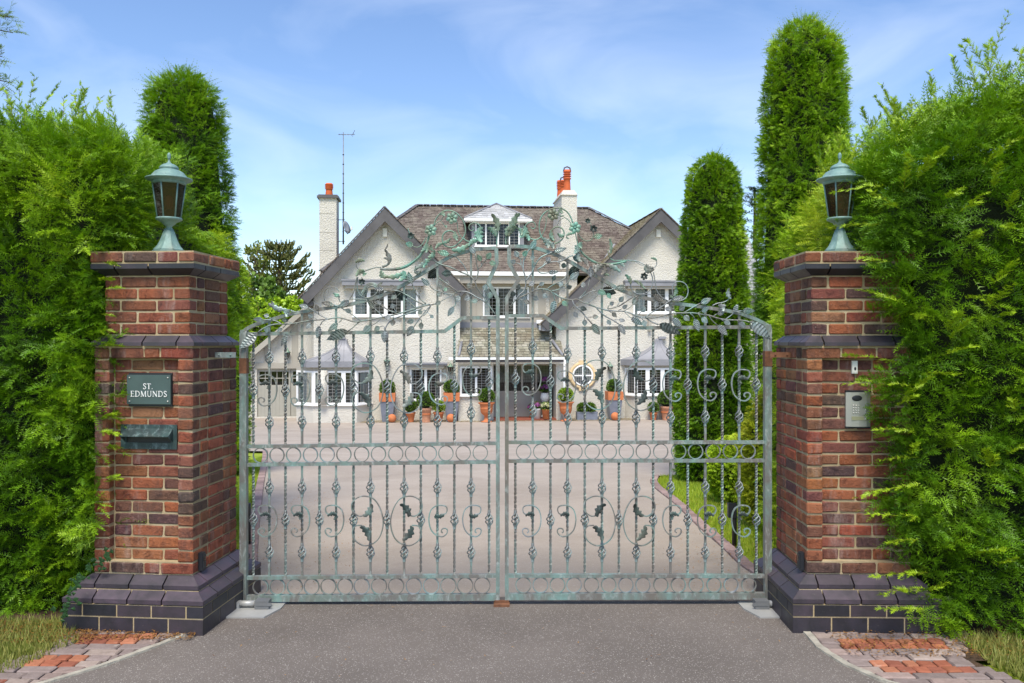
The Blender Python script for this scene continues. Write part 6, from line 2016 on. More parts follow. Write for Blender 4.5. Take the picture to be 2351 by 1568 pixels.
def canopy(u0, u1, v0, v1, d, parent=HOUSE):
    a = hp(u0, v1, d - .35); c = hp(u1, v0, d - .35)
    x0, x1, z0, z1 = a[0], c[0], a[1], c[1]
    b = MB()
    b.box((x0, d - .35, z0 + .02), (x1, d - .002, z1 - .03)); b.box((x0 - .02, d - .38, z1 - .0295), (x1 + .02, d - .002, z1 + .03))
    o = b.build("window_canopy", "lead_sheet", HOUSE, local=True)
    MB().box((x0 + .12, d - .28, z0 - .10), (x1 - .12, d - .002, z0 + .019)).build("canopy_soffit", "timber_paint", o, local=True)
    return o
canopy(785, 973, 644, 656, 0); canopy(1436, 1625, 646, 657, 0); canopy(932, 1026, 834, 840, 0)

w0 = window(*up_win, Tr(0, -.02, 0), [.86, 1, 1, .86], 5.2, 8, .085, [(.0, .16), (.84, 1)], mull=.15)
window(*r_up, Tr(0, -.02, 0), [.86, 1, 1, .86], 5.2, 8, .085, [(.0, .16), (.84, 1)], mull=.15)
window(*ground_win, Tr(0, -.02, 0), [1, 1], 5.6, 10, .07, [(.0, .07)], mull=.11)
for u in (848, 926, 1490, 1570):        # brackets under the oriel windows
    a = hp(u - 3.5, 759, 0); c = hp(u + 3.5, 731, 0)
    MB().prism([(0, 0)] * 0 + [(a[0], a[1]), (c[0], a[1]), (c[0], c[1]), (a[0], c[1])], -.16, -.002).build("sill_bracket", "timber_paint", HOUSE, local=True)

# ------------------------------------------------------------------ main roof between the gables
dE, dR = .55, 4.5
zE, zR = hz(627, dE), hz(476, dR)
xl0, xr0 = hx(957, dR), hx(1352, dR)
EL_ = (xl0 - 3.9, dE, zE); ER_ = (xr0 + 5.1, dE, zE); TL_ = (xl0, dR, zR); TR_ = (xr0, dR, zR)
main = quad("main_roof", [EL_, ER_, TR_, TL_], "dark_lead", HOUSE, .10)
slates(main, EL_, ER_, TR_, TL_, .135, .19, mat="slate_brown", seed=21)
for a, c in ((EL_, TL_), (ER_, TR_)):    # hip ends
    s = -1 if a is EL_ else 1
    b_ = (a[0], 2 * dR - dE, a[2])
    quad("hip_roof", [a, b_, c, (c[0] + s * .001, c[1] + .001, c[2])], "slate_brown", HOUSE, .08)
quad("rear_roof", [(EL_[0], 2 * dR - dE, zE), (ER_[0], 2 * dR - dE, zE), TR_, TL_], "slate_brown", HOUSE, .08)
def ridge_tiles(p, q, n_, rad=.10, mat="dark_lead"):
    p, q = Vector(p), Vector(q)
    for k in range(n_):
        a, c = p.lerp(q, k / n_), p.lerp(q, (k + 1) / n_ - .004)
        t = (c - a).normalized(); s = t.cross(Vector((0, 0, 1))).normalized(); n2 = s.cross(t)
        vs = []
        for e in (a, c):
            for an in (-65, -35, 0, 35, 65):
                vs.append(e + s * rad * math.sin(R(an)) * 1.5 + n2 * (rad * math.cos(R(an)) - .015 + .006 * (k % 2)))
        MB().add(vs, [(i, i + 1, i + 6, i + 5) for i in range(4)] + [(4, 3, 2, 1, 0), (5, 6, 7, 8, 9)]).build("ridge_tile", mat, main, local=True)
ridge_tiles(TL_, TR_, 26); ridge_tiles(EL_, TL_, 14); ridge_tiles(TR_, ER_, 15)
# ridge of the right gable and the white valley flashing beside it
ridge_tiles((RA[0], -.38, RA[1] + .02), (RA[0], 7.0, RA[1] + .02), 16, .07, "slate_side")
va, vb_ = hp(1382, 598, 2.0), hp(1422, 537, 4.2)
b = MB(); b.tube([(va[0], 1.35, va[1]), (vb_[0], 3.3, vb_[1] + .05)], .07, 6); b.build("valley_flashing", "lead_sheet", HOUSE, local=True)

# gutter, fascia and first-floor wall between the gables
dW = 1.0
cw_hole = hole(1108.5, 1214, 659, 728, dW)
wall("wall", [(hx(1030, dW), 1.5), (hx(1310, dW), 1.5), (hx(1310, dW), hz(640, dW)), (hx(1030, dW), hz(640, dW))], dW, [cw_hole])
window(*cw_hole, Tr(0, dW - .02, 0), [.9, 1.15, .9], 5.2, 8, .07, [(.0, .13), (.78, 1)], mull=.10)
a = hp(1030, 632, .45); c = hp(1300, 625, .45)
MB().box((a[0], .38, a[1]), (c[0], .50, c[1])).build("gutter", "white_paint", HOUSE, local=True)
MB().box((a[0], .51, a[1] - .32), (c[0], .995, a[1] - .01)).build("fascia", "timber_paint", HOUSE, local=True)
MB().box((a[0], .90, a[1] - .42), (c[0], .996, a[1] - .325)).build("fascia_moulding", "timber_paint", HOUSE, local=True)
for u0, u1 in ((1058, 1071), (1079, 1093), (1093.5, 1107.5), (1215, 1228), (1236, 1252), (1262, 1276)):
    hbox("timber_post", u0, u1, 655, 738, dW - .035, dW - .002, "timber_paint")
hbox("timber_rail", 1056, 1280, 729, 745, dW - .05, dW - .036, "timber_paint")

# ------------------------------------------------------------------ dormer
dD = 1.75
dx0, dx1 = hx(1067, dD - .25), hx(1220, dD - .25); de = hz(502, dD - .25); dap = hz(470, dD + 1.0)
dxa = hx(1140, dD + .9)
dw = hole(1091, 1193, 512, 565, dD)
b = MB(); x0d, x1d = hx(1083, dD), hx(1203, dD)
wall("dormer_wall", [(x0d, dw[2] - .1), (x1d, dw[2] - .1), (x1d, de), (x0d, de)], dD, [dw], .2, "lead_sheet")
for x in (x0d, x1d - .1): MB().box((x, dD + .205, dw[2] - .4), (x + .1, dD + 2.2, de)).build("dormer_cheek", "lead_sheet", HOUSE, local=True)
window(*dw, Tr(0, dD - .02, 0), [.8, 1, .9, .8], 6, 7, .06, [], mull=.07)
dr = MB()
F0, F1, AP, BK = Vector((dx0, dD - .25, de)), Vector((dx1, dD - .25, de)), Vector((dxa, dD + 1.0, dap)), Vector((dxa, dD + 2.8, dap))
B0, B1 = Vector((dx0, dD + 2.8, de)), Vector((dx1, dD + 2.8, de))
droof = quad("dormer_roof", [F0, F1, AP + Vector((.001, 0, 0)), AP], "slate_pale", HOUSE, .05)
quad("dormer_roof_side", [B0, F0, AP, BK], "slate_pale", HOUSE, .05); quad("dormer_roof_side", [F1, B1, BK, AP], "slate_pale", HOUSE, .05)
slates(droof, F0, F1, AP, AP, .2, .24, mat="slate_pale", seed=8)
for e0 in (F0, F1): MB().tube([e0 + Vector((0, 0, .03)), AP + Vector((0, 0, .04))], .045, 6).build("hip_roll", "lead_sheet", droof, local=True)
MB().box((dx0 - .03, dD - .33, de - .12), (dx1 + .03, dD - .26, de - .01)).build("gutter", "white_paint", HOUSE, local=True)
MB().box((dx0 + .02, dD - .255, de - .16), (dx1 - .02, dD - .003, de - .055)).build("dormer_soffit", "white_paint", HOUSE, local=True)

# ------------------------------------------------------------------ chimneys
def pot(x, y, z, h, r, louvres, hood=False, mat="chimney_clay"):
    prof = [(r * 1.1, 0), (r * 1.05, .05), (r * .95, h * .35), (r * .9, h * .5), (r * 1.15, h * .52), (r * 1.15, h * .56)]
    q = h * .58
    for k in range(louvres):
        prof += [(r * .88, q), (r * .88, q + h * .04), (r * 1.2, q + h * .05), (r * 1.2, q + h * .075)]; q += h * .09
    prof += [(r * .95, q), (r * .95, q + h * .06), (r * .7, q + h * .065)]
    o = MB().lathe(prof, 16, (x, y, z)).build("chimney_pot", mat, HOUSE, local=True)
    if hood: MB().tube([(x - r, y, z + q), (x - r * .8, y, z + q + r * 1.0), (x, y, z + q + r * 1.35), (x + r * .8, y, z + q + r * 1.0), (x + r, y, z + q)], .035, 6).build("hood", "dark_lead", o, local=True)
    return o
# left chimney: slim, behind the left eaves
dc = 2.0
x0, x1 = hx(733, dc), hx(772.5, dc); zt = hz(462, dc)
cb = MB().box((x0, dc, 1.0), (x1, dc + 1.0, zt)).build("chimney", "roughcast", HOUSE, local=True)
MB().box((x0 - .09, dc - .09, zt + .002), (x1 + .09, dc + 1.09, zt + .10)).box((x0 - .04, dc - .04, zt + .102), (x1 + .04, dc + 1.04, zt + .15)).build("chimney_cap", "dark_lead", cb, local=True)
pot((x0 + x1) / 2, dc + .45, zt + .15, .62, .155, 3)
for v in (497, 540, 580): MB().box((x0 - .004, dc - .006, hz(v, dc)), (x1 - .08, dc - .001, hz(v, dc) + .02)).build("chimney_joint", "timber_paint", cb, local=True)
# right chimney rising from the eaves, deeper than wide
dc = .75; x0, x1 = hx(1290, dc), hx(1325, dc); xb = hx(1283, dc)
zt = hz(446, dc); zb = hz(622, dc)
b = MB(); y1 = dc + 2.3
b.add([(xb, dc, zb - 1.5), (x1, dc, zb - 1.5), (x1, dc, zt), (x0, dc, zt), (xb, y1, zb - 1.5), (x1, y1, zb - 1.5), (x1, y1, zt), (x0, y1, zt)], [(0, 1, 2, 3), (1, 5, 6, 2), (5, 4, 7, 6), (4, 0, 3, 7), (3, 2, 6, 7), (0, 4, 5, 1)])
cb = b.build("chimney", "roughcast", HOUSE, local=True)
b = MB(); b.box((x0 - .05, dc - .05, zt + .002), (x1 + .02, y1 + .05, zt + .04))
b.add([(x0 - .02, dc - .02, zt + .041), (x1, dc - .02, zt + .041), (x1, y1, zt + .041), (x0 - .02, y1, zt + .041), (x0 + .08, dc + .1, zt + .24), (x1 - .1, dc + .1, zt + .24), (x1 - .1, y1 - .1, zt + .24), (x0 + .08, y1 - .1, zt + .24)], [(0, 1, 5, 4), (1, 2, 6, 5), (2, 3, 7, 6), (3, 0, 4, 7), (4, 5, 6, 7)])
b.build("chimney_cap", "roughcast", cb, local=True)
pot(hx(1302, dc + .3), dc + .3, zt + .22, 1.02, .15, 3, True); pot(hx(1293.5, dc + 1.1), dc + 1.1, zt + .2, .72, .14, 3, True); pot(hx(1286, dc + 1.9), dc + 1.9, zt + .2, .80, .14, 4)

# ------------------------------------------------------------------ bay windows with bell-shaped lead roofs
def bay(uc, u0, u1, ztop_v, eave_v, fas_v, sill_v, head_v, base_v, prow, side_cut, u_wall0, u_wall1, curtains, left_wrap=False):
    dF = -prow
    xc = hx(uc, dF); e0, e1 = hx(u0, dF - .12), hx(u1, dF - .12)
    zA, zE_, zF = hz(ztop_v, 0, uc), hz(eave_v, dF), hz(fas_v, dF)
    W0, W1 = hx(u_wall0, dF), hx(u_wall1, dF)
    k = side_cut
    # plan of the bay: canted sides
    plan = [(W0 - k * .55 if not left_wrap else W0 - k, .0), (W0 + k * .4, dF), (W1 - k * .4, dF), (W1 + k * .55, .0)]
    zs, zh = hz(sill_v, dF), hz(head_v, dF)
    roof = MB(); fac = MB()
    epl = [(e0, .0), (e0 + .35, dF - .14), (e1 - .35, dF - .14), (e1, .0)]
    apx = [(xc - .17, -.004), (xc - .13, -.12), (xc + .13, -.12), (xc + .17, -.004)]
    n_ = 12
    rings = []
    for i in range(n_ + 1):
        t = i / n_
        f = (1 - t) ** 2.15              # bell curve: flares out at the foot
        z = zE_ + (zA - zE_) * t
        rings.append([(a[0] + (e[0] - a[0]) * f, a[1] + (e[1] - a[1]) * f, z) for e, a in zip(epl, apx)])
    vs = [p for r_ in rings for p in r_]
    roof.add(vs, [(i * 4 + j, i * 4 + j + 1, i * 4 + 5 + j, i * 4 + 4 + j) for i in range(n_) for j in range(3)] + [tuple(n_ * 4 + j for j in range(4))])
    ro = roof.build("bay_roof", "lead_sheet", HOUSE, local=True)
    for j in (1, 2):
        MB().tube([rings[i][j] for i in range(n_ + 1)], .022, 5).build("lead_roll", "lead_sheet", ro, local=True)
    for s in (.33, .66):
        MB().tube([tuple(Vector(rings[i][1]).lerp(Vector(rings[i][2]), s)) for i in range(n_ + 1)], .014, 5).build("lead_roll", "lead_sheet", ro, local=True)
    pf = [(p[0], p[1]) for p in epl]
    q = MB(); k4 = len(pf)
    q.add([(p[0], p[1], zF) for p in pf] + [(p[0], p[1], zE_ - .004) for p in pf], [(i, i + 1, i + 1 + k4, i + k4) for i in range(k4 - 1)] + [tuple(range(k4)), tuple(range(2 * k4 - 1, k4 - 1, -1))])
    q.build("bay_fascia", "lead_sheet", HOUSE, local=True)
    # wall below the sill and the head strip
    q = MB(); q.add([(p[0], p[1], -.1) for p in plan] + [(p[0], p[1], zs - .05) for p in plan], [(i, i + 1, i + 5, i + 4) for i in range(3)] + [(4, 5, 6, 7)])
    q.build("bay_wall", "roughcast", HOUSE, local=True)
    q = MB(); q.add([(p[0], p[1], zh) for p in plan] + [(p[0], p[1], zF - .003) for p in plan], [(i, i + 1, i + 5, i + 4) for i in range(3)] + [(3, 2, 1, 0)])
    q.build("bay_head", "timber_paint", HOUSE, local=True)
    for i, (lights, cur) in enumerate(curtains):
        a, c = Vector((*plan[i], 0)), Vector((*plan[i + 1], 0))
        L_ = (c - a).length; an = math.atan2(c.y - a.y, c.x - a.x)
        if lights is None: continue
        m4 = Matrix.Translation(a) @ Matrix.Rotation(an, 4, 'Z') @ Matrix.Translation((0, .02, 0))
        window(.01, L_ - .01, zs, zh, m4, lights, 5.6, 9, .075, cur, room=(i == 1), mull=.17, deep=1.3)
    return ro
bay(784, 682, 852, 778, 829, 842, 926, 850, 971, .75, .55, 706, 832, [([1], [(0, .5)]), ([.85, 1.3, .9], [(.0, .13), (.17, .23), (.88, .99)]), ([1], [(.3, .9)])], True)
bay(1519, 1433, 1605, 778, 826, 840, 909, 846, 962, .55, .35, 1452, 1590, [([1], []), ([.9, 1.25, 1.25, .9], []), ([1], [])])
# the rendered pier in the left bay
dF = -.75; a = hp(732, 926, dF); c = hp(752, 850, dF)
MB().tube([(hx(741, dF), dF - .04, a[1] - .05), (hx(741, dF), dF - .04, c[1])], .19, 14).build("bay_pier", "roughcast", HOUSE, local=True)
def finial(u, v):
    x, z = hp(u, v, 0)
    MB().box((x - .16, -.16, z), (x + .16, -.004, z + .10)).build("bay_cap", "lead_sheet", HOUSE, local=True)
finial(784, 778); finial(1519, 778)

# round window with its stone surround
rx, rz_ = round_c
Mx = Matrix.Translation((rx, -.03, rz_)) @ Matrix.Rotation(math.pi / 2, 4, 'X')
px = 1 / 54.6
o = MB().lathe([(24.5 * px, -.02), (24.5 * px, .03), (31.5 * px, .03), (31.5 * px, -.02)], 40, mtx=Mx).build("stone_surround", "sandstone", HOUSE, local=True)
for an in range(0, 360, 90):
    m2 = Matrix.Translation((rx, 0, rz_)) @ Matrix.Rotation(R(an), 4, 'Y')
    MB().box((-.17, -.075, 25 * px), (.17, -.0015, 34.5 * px), m2).build("keystone", "sandstone", o, local=True)
wn = MB().lathe([(20.5 * px, -.01), (20.5 * px, .045), (24.4 * px, .045), (24.4 * px, -.01)], 40, mtx=Mx).build("round_window", "white_paint", HOUSE, local=True)
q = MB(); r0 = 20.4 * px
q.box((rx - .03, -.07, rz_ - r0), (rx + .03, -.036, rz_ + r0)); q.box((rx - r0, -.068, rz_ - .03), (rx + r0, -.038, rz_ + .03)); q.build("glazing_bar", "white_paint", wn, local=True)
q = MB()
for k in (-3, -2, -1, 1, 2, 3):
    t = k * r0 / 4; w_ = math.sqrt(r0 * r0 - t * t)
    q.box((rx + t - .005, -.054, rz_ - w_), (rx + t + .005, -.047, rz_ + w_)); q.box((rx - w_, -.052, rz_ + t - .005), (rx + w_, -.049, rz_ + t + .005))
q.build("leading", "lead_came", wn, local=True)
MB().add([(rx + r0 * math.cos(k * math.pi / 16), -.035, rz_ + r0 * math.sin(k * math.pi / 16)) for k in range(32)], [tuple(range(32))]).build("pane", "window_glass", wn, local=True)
MB().add([(rx + r0 * math.cos(k * math.pi / 16), -.006, rz_ + r0 * math.sin(k * math.pi / 16)) for k in range(32)], [tuple(range(32))]).build("dark_backing", "room_dark", wn, local=True)  # flat disc painted dark for the dim room behind the round pane

# ------------------------------------------------------------------ porch
dP = -.55
zt, ze = hz(752, dW), hz(820, dP - .55)
xl_, xr_ = hx(1054, dW), hx(1268, dW)
xle, xre = hx(1036, dP - .55), hx(1296, dP - .55)
T0, T1, E0, E1 = (xl_, dW - .06, zt), (xr_ + .25, dW - .06, zt), (xle + .25, dP - .55, ze), (xre - .02, dP - .55, ze)
pr_ = quad("porch_roof", [E0, E1, T1, T0], "dark_lead", HOUSE, .08)
slates(pr_, E0, E1, T1, T0, .20, .215, mat="slate_porch", individual=300, seed=33)
MB().box((xl_, dW - .10, zt - .02), (xr_ + .25, dW - .052, zt + .22)).build("flashing", "lead_sheet", pr_, local=True)
a, c = hp(1030, 826, dP - .62), hp(1296, 820, dP - .62)
MB().box((a[0], dP - .66, a[1]), (c[0], dP - .57, c[1])).build("gutter", "white_paint", HOUSE, local=True)
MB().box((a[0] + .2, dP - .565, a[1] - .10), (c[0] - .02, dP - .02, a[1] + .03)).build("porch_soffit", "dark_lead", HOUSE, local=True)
# hip flashings running down the ends
MB().tube([(xle + .3, dP - .5, ze + .05), (xl_ + .05, -.32, zt - .62)], .06, 6).build("end_flashing", "lead_sheet", pr_, local=True)
MB().tube([(xre - .05, dP - .5, ze + .05), (hx(1268, -.3), -.28, hz(781, -.3))], .06, 6).build("end_flashing", "lead_sheet", pr_, local=True)
# left part: window over a rendered apron; right: recessed glazed screen
zp = hz(836, dP)
ph = hole(1056, 1130, 841, 908, dP)
wall("porch_wall", [(hx(1052, dP), -.1), (hx(1133, dP), -.1), (hx(1133, dP), zp), (hx(1052, dP), zp)], dP, [ph], .2)
window(*ph, Tr(0, dP - .01, 0), [1, 1], 5.6, 10, .075, [], mull=.09, deep=1.3)
MB().box((hx(1052, dP), dP + .21, -.1), (hx(1052, dP) + .2, .98, zp)).build("side_wall", "roughcast", HOUSE, local=True)
MB().box((hx(1052, dP), dP - .05, zp + .003), (hx(1300, dP), dP + .2, zp + .17)).build("porch_beam", "white_paint", HOUSE, local=True)
xA, xB = hx(1277, dP), hx(1301, dP)
MB().box((xA, dP, -.1), (xB, .3, zp)).build("porch_pier", "roughcast", HOUSE, local=True)
dS = .55
x0, x1 = hx(1133, dP) + .002, xA - .002
zs_, zpn = hz(836, dS), hz(903, dS)
b = MB()
b.box((x0, dS, -.02), (x1, dS + .06, zpn - .002)); b.build("door_panel", "timber_paint", HOUSE, local=True)
fr_ = MB(); xsplit = [x0 + (x1 - x0) * t for t in (0, .235, .50, .735, 1.0)]
fr_.box((x0, dS - .03, zpn), (x1, dS + .05, zpn + .10)); fr_.box((x0, dS - .03, zs_ - .06), (x1, dS + .05, zs_ + .1))
for x in xsplit: fr_.box((max(x0, x - .04), dS - .028, zpn + .10), (min(x1, x + .04), dS + .048, zs_ - .06))
sc_ = fr_.build("glazed_screen", "timber_paint", HOUSE, local=True)
for a_, c_ in zip(xsplit, xsplit[1:]):
    MB().add([(a_ + .04, dS + .01, zpn + .1), (c_ - .04, dS + .01, zpn + .1), (c_ - .04, dS + .01, zs_ - .06), (a_ + .04, dS + .01, zs_ - .06)], [(0, 1, 2, 3)]).build("pane", "window_glass", sc_, local=True)
    q = MB()
    for k in range(1, 5): xx = a_ + .04 + (c_ - a_ - .08) * k / 5; q.box((xx - .0045, dS - .004, zpn + .1), (xx + .0045, dS + .004, zs_ - .06))
    for k in range(1, 9): zz = zpn + .1 + (zs_ - zpn - .16) * k / 9; q.box((a_ + .04, dS - .007, zz - .0045), (c_ - .04, dS + .001, zz + .0045))
    q.build("leading", "room_dark" , sc_, local=True)
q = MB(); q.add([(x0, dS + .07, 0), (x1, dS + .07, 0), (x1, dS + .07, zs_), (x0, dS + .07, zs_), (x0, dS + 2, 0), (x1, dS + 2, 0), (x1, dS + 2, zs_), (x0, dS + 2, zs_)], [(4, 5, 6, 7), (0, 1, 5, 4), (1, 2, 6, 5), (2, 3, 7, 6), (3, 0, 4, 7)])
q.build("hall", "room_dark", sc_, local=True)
MB().box((x0, dP - .12, -.06), (x1, dS - .004, .07)).build("doorstep", "red_tile", HOUSE, local=True)
MB().box((x0, dP - .2, zp + .171), (x1, dS + .1, zp + .20)).build("porch_ceiling", "timber_paint", HOUSE, local=True)
MB().box((x0, dS - .02, zs_ + .1), (x1, dS + .2, zp + .17)).build("screen_head", "timber_paint", HOUSE, local=True)
# rainwater pipes
def pipe(u, v0, v1, d, y=-.05):
    x, z1 = hp(u, v0, d); z0 = hp(u, v1, d)[1]
    b = MB(); b.tube([(x, d + y, z0), (x, d + y, z1)], .045, 10)
    for t in (.1, .5, .9): b.lathe([(.055, -.03), (.055, .03)], 10, (x, d + y, z0 + (z1 - z0) * t))
    b.build("rainwater_pipe", "white_paint", HOUSE, local=True)
pipe(1294.5, 826, 962, dP, -.07); pipe(1441, 842, 964, 0, -.06); pipe(845, 842, 968, 0, -.06)
pipe(1055, 664, 740, .95, -.07); 
a = hp(1245, 738, -.2); MB().box((a[0] - .25, -.32, a[1] - .08), (a[0] + .25, -.2, a[1] + .06)).build("gutter_end", "white_paint", HOUSE, local=True)
pipe(1240, 744, 757, -.26, .02)

# ------------------------------------------------------------------ garage wing on the left
dG = 1.6
g0, g1 = hx(560, dG), hx(722, dG)
slope = (hp(700, 703, dG)[1] - hp(578, 806, dG)[1]) / (hx(700, dG) - hx(578, dG))
zr = lambda x: hp(578, 812, dG)[1] + slope * (x - hx(578, dG))
dh = hole(590, 706, 847, 957, dG)
xg = hx(548, dG)
wall("garage_wall", [(xg, -.1), (g1, -.1), (g1, zr(g1)), (xg, zr(xg))], dG, [dh], .3)
xm = hx(640, dG)
quad("garage_roof", [(xg - .9, dG - .35, zr(xg - .9) + .06), (xg - .9, 7.0, zr(xg - .9) + .06), (g1, 7.0, zr(g1) + .06), (g1, dG - .35, zr(g1) + .06)], "dark_lead", HOUSE, .10)
b = MB(); b.prism([(xg - .9, zr(xg - .9) + .05), (g1, zr(g1) + .05), (g1, zr(g1) - .22), (xg - .9, zr(xg - .9) - .22)], dG - .40, dG - .355); b.build("verge_board", "timber_paint", HOUSE, local=True)
for u0, u1 in ((606, 619), (670, 684)):
    a_, c_ = hx(u0, dG), hx(u1, dG)
    MB().prism([(a_, hz(833, dG)), (c_, hz(833, dG)), (c_, zr(c_) - .24), (a_, zr(a_) - .24)], dG - .03, dG - .002).build("timber_post", "timber_paint", HOUSE, local=True)
hbox("timber_beam", 575, 722, 833, 846, dG - .05, dG - .031, "timber_paint")
a0, a1, b0, b1 = dh
gd = MB(); yD = dG + .10
zwin0, zwin1 = hz(881, yD), hz(851, yD)
mid = a0 + (a1 - a0) * .66
doors = [(a0, mid - .01), (mid + .01, a1)]
for x0, x1 in doors:
    b = MB(); b.box((x0, yD, b0), (x1, yD + .05, zwin0)); b.box((x0, yD, zwin1), (x1, yD + .05, b1)); b.box((x0, yD, zwin0), (x0 + .08, yD + .05, zwin1)); b.box((x1 - .08, yD, zwin0), (x1, yD + .05, zwin1))
    n_ = max(2, int(round((x1 - x0) / .26)))
    for k in range(1, n_): xx = x0 + .08 + (x1 - x0 - .16) * k / n_; b.box((xx - .013, yD + .002, zwin0), (xx + .013, yD + .048, zwin1))
    zz = (zwin0 + zwin1) / 2; b.box((x0 + .08, yD + .004, zz - .018), (x1 - .08, yD + .046, zz + .018))
    gd_ = b.build("garage_door", "garage_paint", HOUSE, local=True)
    nb = int((x1 - x0) / .14)
    for k in range(nb):
        xx0 = x0 + (x1 - x0) * k / nb
        MB().box((xx0 + .004, yD - .012, b0 + .03), (xx0 + (x1 - x0) / nb - .004, yD - .001, zwin0 - .06)).build("board", "garage_paint", gd_, local=True)
    MB().add([(x0 + .08, yD + .06, zwin0), (x1 - .08, yD + .06, zwin0), (x1 - .08, yD + .06, zwin1), (x0 + .08, yD + .06, zwin1)], [(0, 1, 2, 3)]).build("pane", "window_glass", gd_, local=True)
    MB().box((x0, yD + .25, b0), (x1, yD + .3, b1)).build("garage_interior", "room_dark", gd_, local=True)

# far right: white wing and slate-hung turret glimpsed past the yew column
MB().box((hx(1700, 2.5), 2.5, -.1), (hx(1775, 2.5), 6, hz(705, 2.5))).build("wing_wall", "roughcast", HOUSE, local=True)
xc_, yc_ = hx(1683, 1.6), 1.6
zb_ = hz(690, yc_); zt_ = hz(500, yc_)
rad = hx(1735, yc_) - xc_
tp = MB().lathe([(rad * .97, zb_ - 1.3), (rad * .97, zb_)], 24, (xc_, yc_, 0)).build("turret", "roughcast", HOUSE, local=True)
prof = [(rad * 1.04, zb_), (rad * 1.03, zb_ + .6), (rad * .98, zb_ + 1.4), (rad * .84, zb_ + 2.2), (rad * .62, zb_ + 2.9), (rad * .3, zb_ + 3.4), (.02, zt_)]
MB().lathe([(q * .97, z) for q, z in prof], 24, (xc_, yc_, 0)).build("turret_roof", "slate_pale", tp, local=True)
sm = smooth_line([Vector(p) for p in prof], 5); b = MB(); r = random.Random(2)
for i in range(len(sm) - 1):
    n_ = max(5, int(2 * math.pi * sm[i].x / .22))
    for k in range(n_):
        an = 2 * math.pi * (k + .5 * (i % 2)) / n_; a2 = an + 2 * math.pi / n_ * .94
        if math.sin((an + a2) / 2) > .4: continue
        lo, hi = sm[i], sm[i + 1]; l_ = 1.02 + r.uniform(0, .008)
        f = lambda q, z, t, g: (xc_ + q * g * math.cos(t), yc_ + q * g * math.sin(t), z)
        b.add([f(lo.x, lo.y, an, l_), f(lo.x, lo.y, a2, l_), f(hi.x, hi.y + .01, a2, 1.0), f(hi.x, hi.y + .01, an, 1.0), f(lo.x, lo.y, an, .99), f(lo.x, lo.y, a2, .99)], [(0, 1, 2, 3), (4, 5, 1, 0), (4, 0, 3), (1, 5, 2)])
tag(b.build("slate", "slate_pale", tp, local=True), kind="stuff")
MB().lathe([(rad * 1.06, zb_ - .18), (rad * 1.1, zb_ - .10), (rad * 1.1, zb_ - .002)], 24, (xc_, yc_, 0)).build("turret_eaves", "white_paint", tp, local=True)
hbox("wing_window", 1742, 1750, 735, 760, 2.44, 2.498, "white_paint")

# ------------------------------------------------------------------ fixed to the house: lanterns, aerial, dish
HW = lambda x, y, z: XF[HOUSE] @ Vector((x, y, z))
for u, v, d, lb in ((661, 812, dG, "small green wall lantern above the garage doors"), (1034, 845, 0, "small green wall lantern left of the porch"), (1399, 844, 0, "small green wall lantern right of the round window"), (889, 832, 0, "small green wall lantern between the left bay and the small window")):
    x, z = hp(u, v, d)
    t = thing("wall_lantern", lb, "wall lamp", HW(x, d - .16, z), HT, "wall lanterns on the house front")
    MB().lathe([(.02, .20), (.05, .17), (.06, .13), (.13, .08), (.14, .05)], 8).build("cap", "gate_green", t, local=True)
    MB().lathe([(.115, .05), (.065, -.16)], 6, smooth=False).build("glass_pane", "brown_glass", t, local=True)
    b = MB()
    for k in range(6): b.tube([(.118 * math.cos(k * math.pi / 3), .118 * math.sin(k * math.pi / 3), .05), (.067 * math.cos(k * math.pi / 3), .067 * math.sin(k * math.pi / 3), -.16)], .01, 4)
    b.lathe([(.08, -.17), (.075, -.155)], 8); b.lathe([(.01, -.26), (.04, -.2), (.06, -.17)], 8)
    b.build("frame", "gate_iron", t, local=True)
    MB().tube([(0, 0, .18), (0, .06, .26), (0, .15, .22)], .014, 6).build("bracket", "gate_green", t, local=True)

d = 1.9; x, _ = hp(786, 500, d); z0, z1 = hz(563, d), hz(308, d)
t = thing("aerial_mast", "thin tall aerial mast strapped to the left chimney", "aerial", HW(x, d + .4, z0), HT)
MB().tube([(0, 0, 0), (0, 0, z1 - z0)], [.036, .016], 8).build("mast", "antenna_metal", t, local=True)
for k in range(9): MB().lathe([(.03, -.02), (.045, 0), (.03, .02)], 8, (0, 0, .55 + k * .42)).build("clip", "black_plastic", t, local=True)
for v in (507, 556): MB().tube([(hx(773, d) - x, .05, hz(v, d) - z0), (.06, .02, hz(v, d) - z0)], .018, 6).build("wall_bracket", "antenna_metal", t, local=True)
b = MB()
for k, s in enumerate((-.16, -.05, .08, .2)): b.tube([(s, -.12, z1 - z0 - .10), (s, .12, z1 - z0 - .10)], .008, 4)
b.tube([(-.22, 0, z1 - z0 - .105), (.5, -.05, z1 - z0 - .1)], .013, 5); b.tube([(.35, 0, z1 - z0 - .15), (.5, -.05, z1 - z0 + .07)], .008, 4); b.tube([(.48, 0, z1 - z0 + .1), (.40, -.05, z1 - z0 - .2)], .008, 4)
b.build("antenna", "antenna_metal", t, local=True)
x, z = hp(795, 520, d)
t = thing("satellite_dish", "grey satellite dish on the mast beside the left chimney", "satellite dish", HW(x, d + .2, z), HT)
m4 = Matrix.Rotation(R(62), 4, 'Z') @ Matrix.Rotation(R(72), 4, 'X')
MB().lathe([(.03, -.06), (.15, -.045), (.27, .0), (.275, .012), (.15, -.03), (.02, -.045)], 24, mtx=m4 @ Matrix.Diagonal((.9, 1.05, 1, 1))).build("dish", "dish_grey", t, local=True)
MB().tube([(-.10, .1, -.12), (.04, -.05, -.30), (.20, -.26, -.16), (.24, -.30, -.08)], .02, 6).build("arm", "antenna_metal", t, local=True)
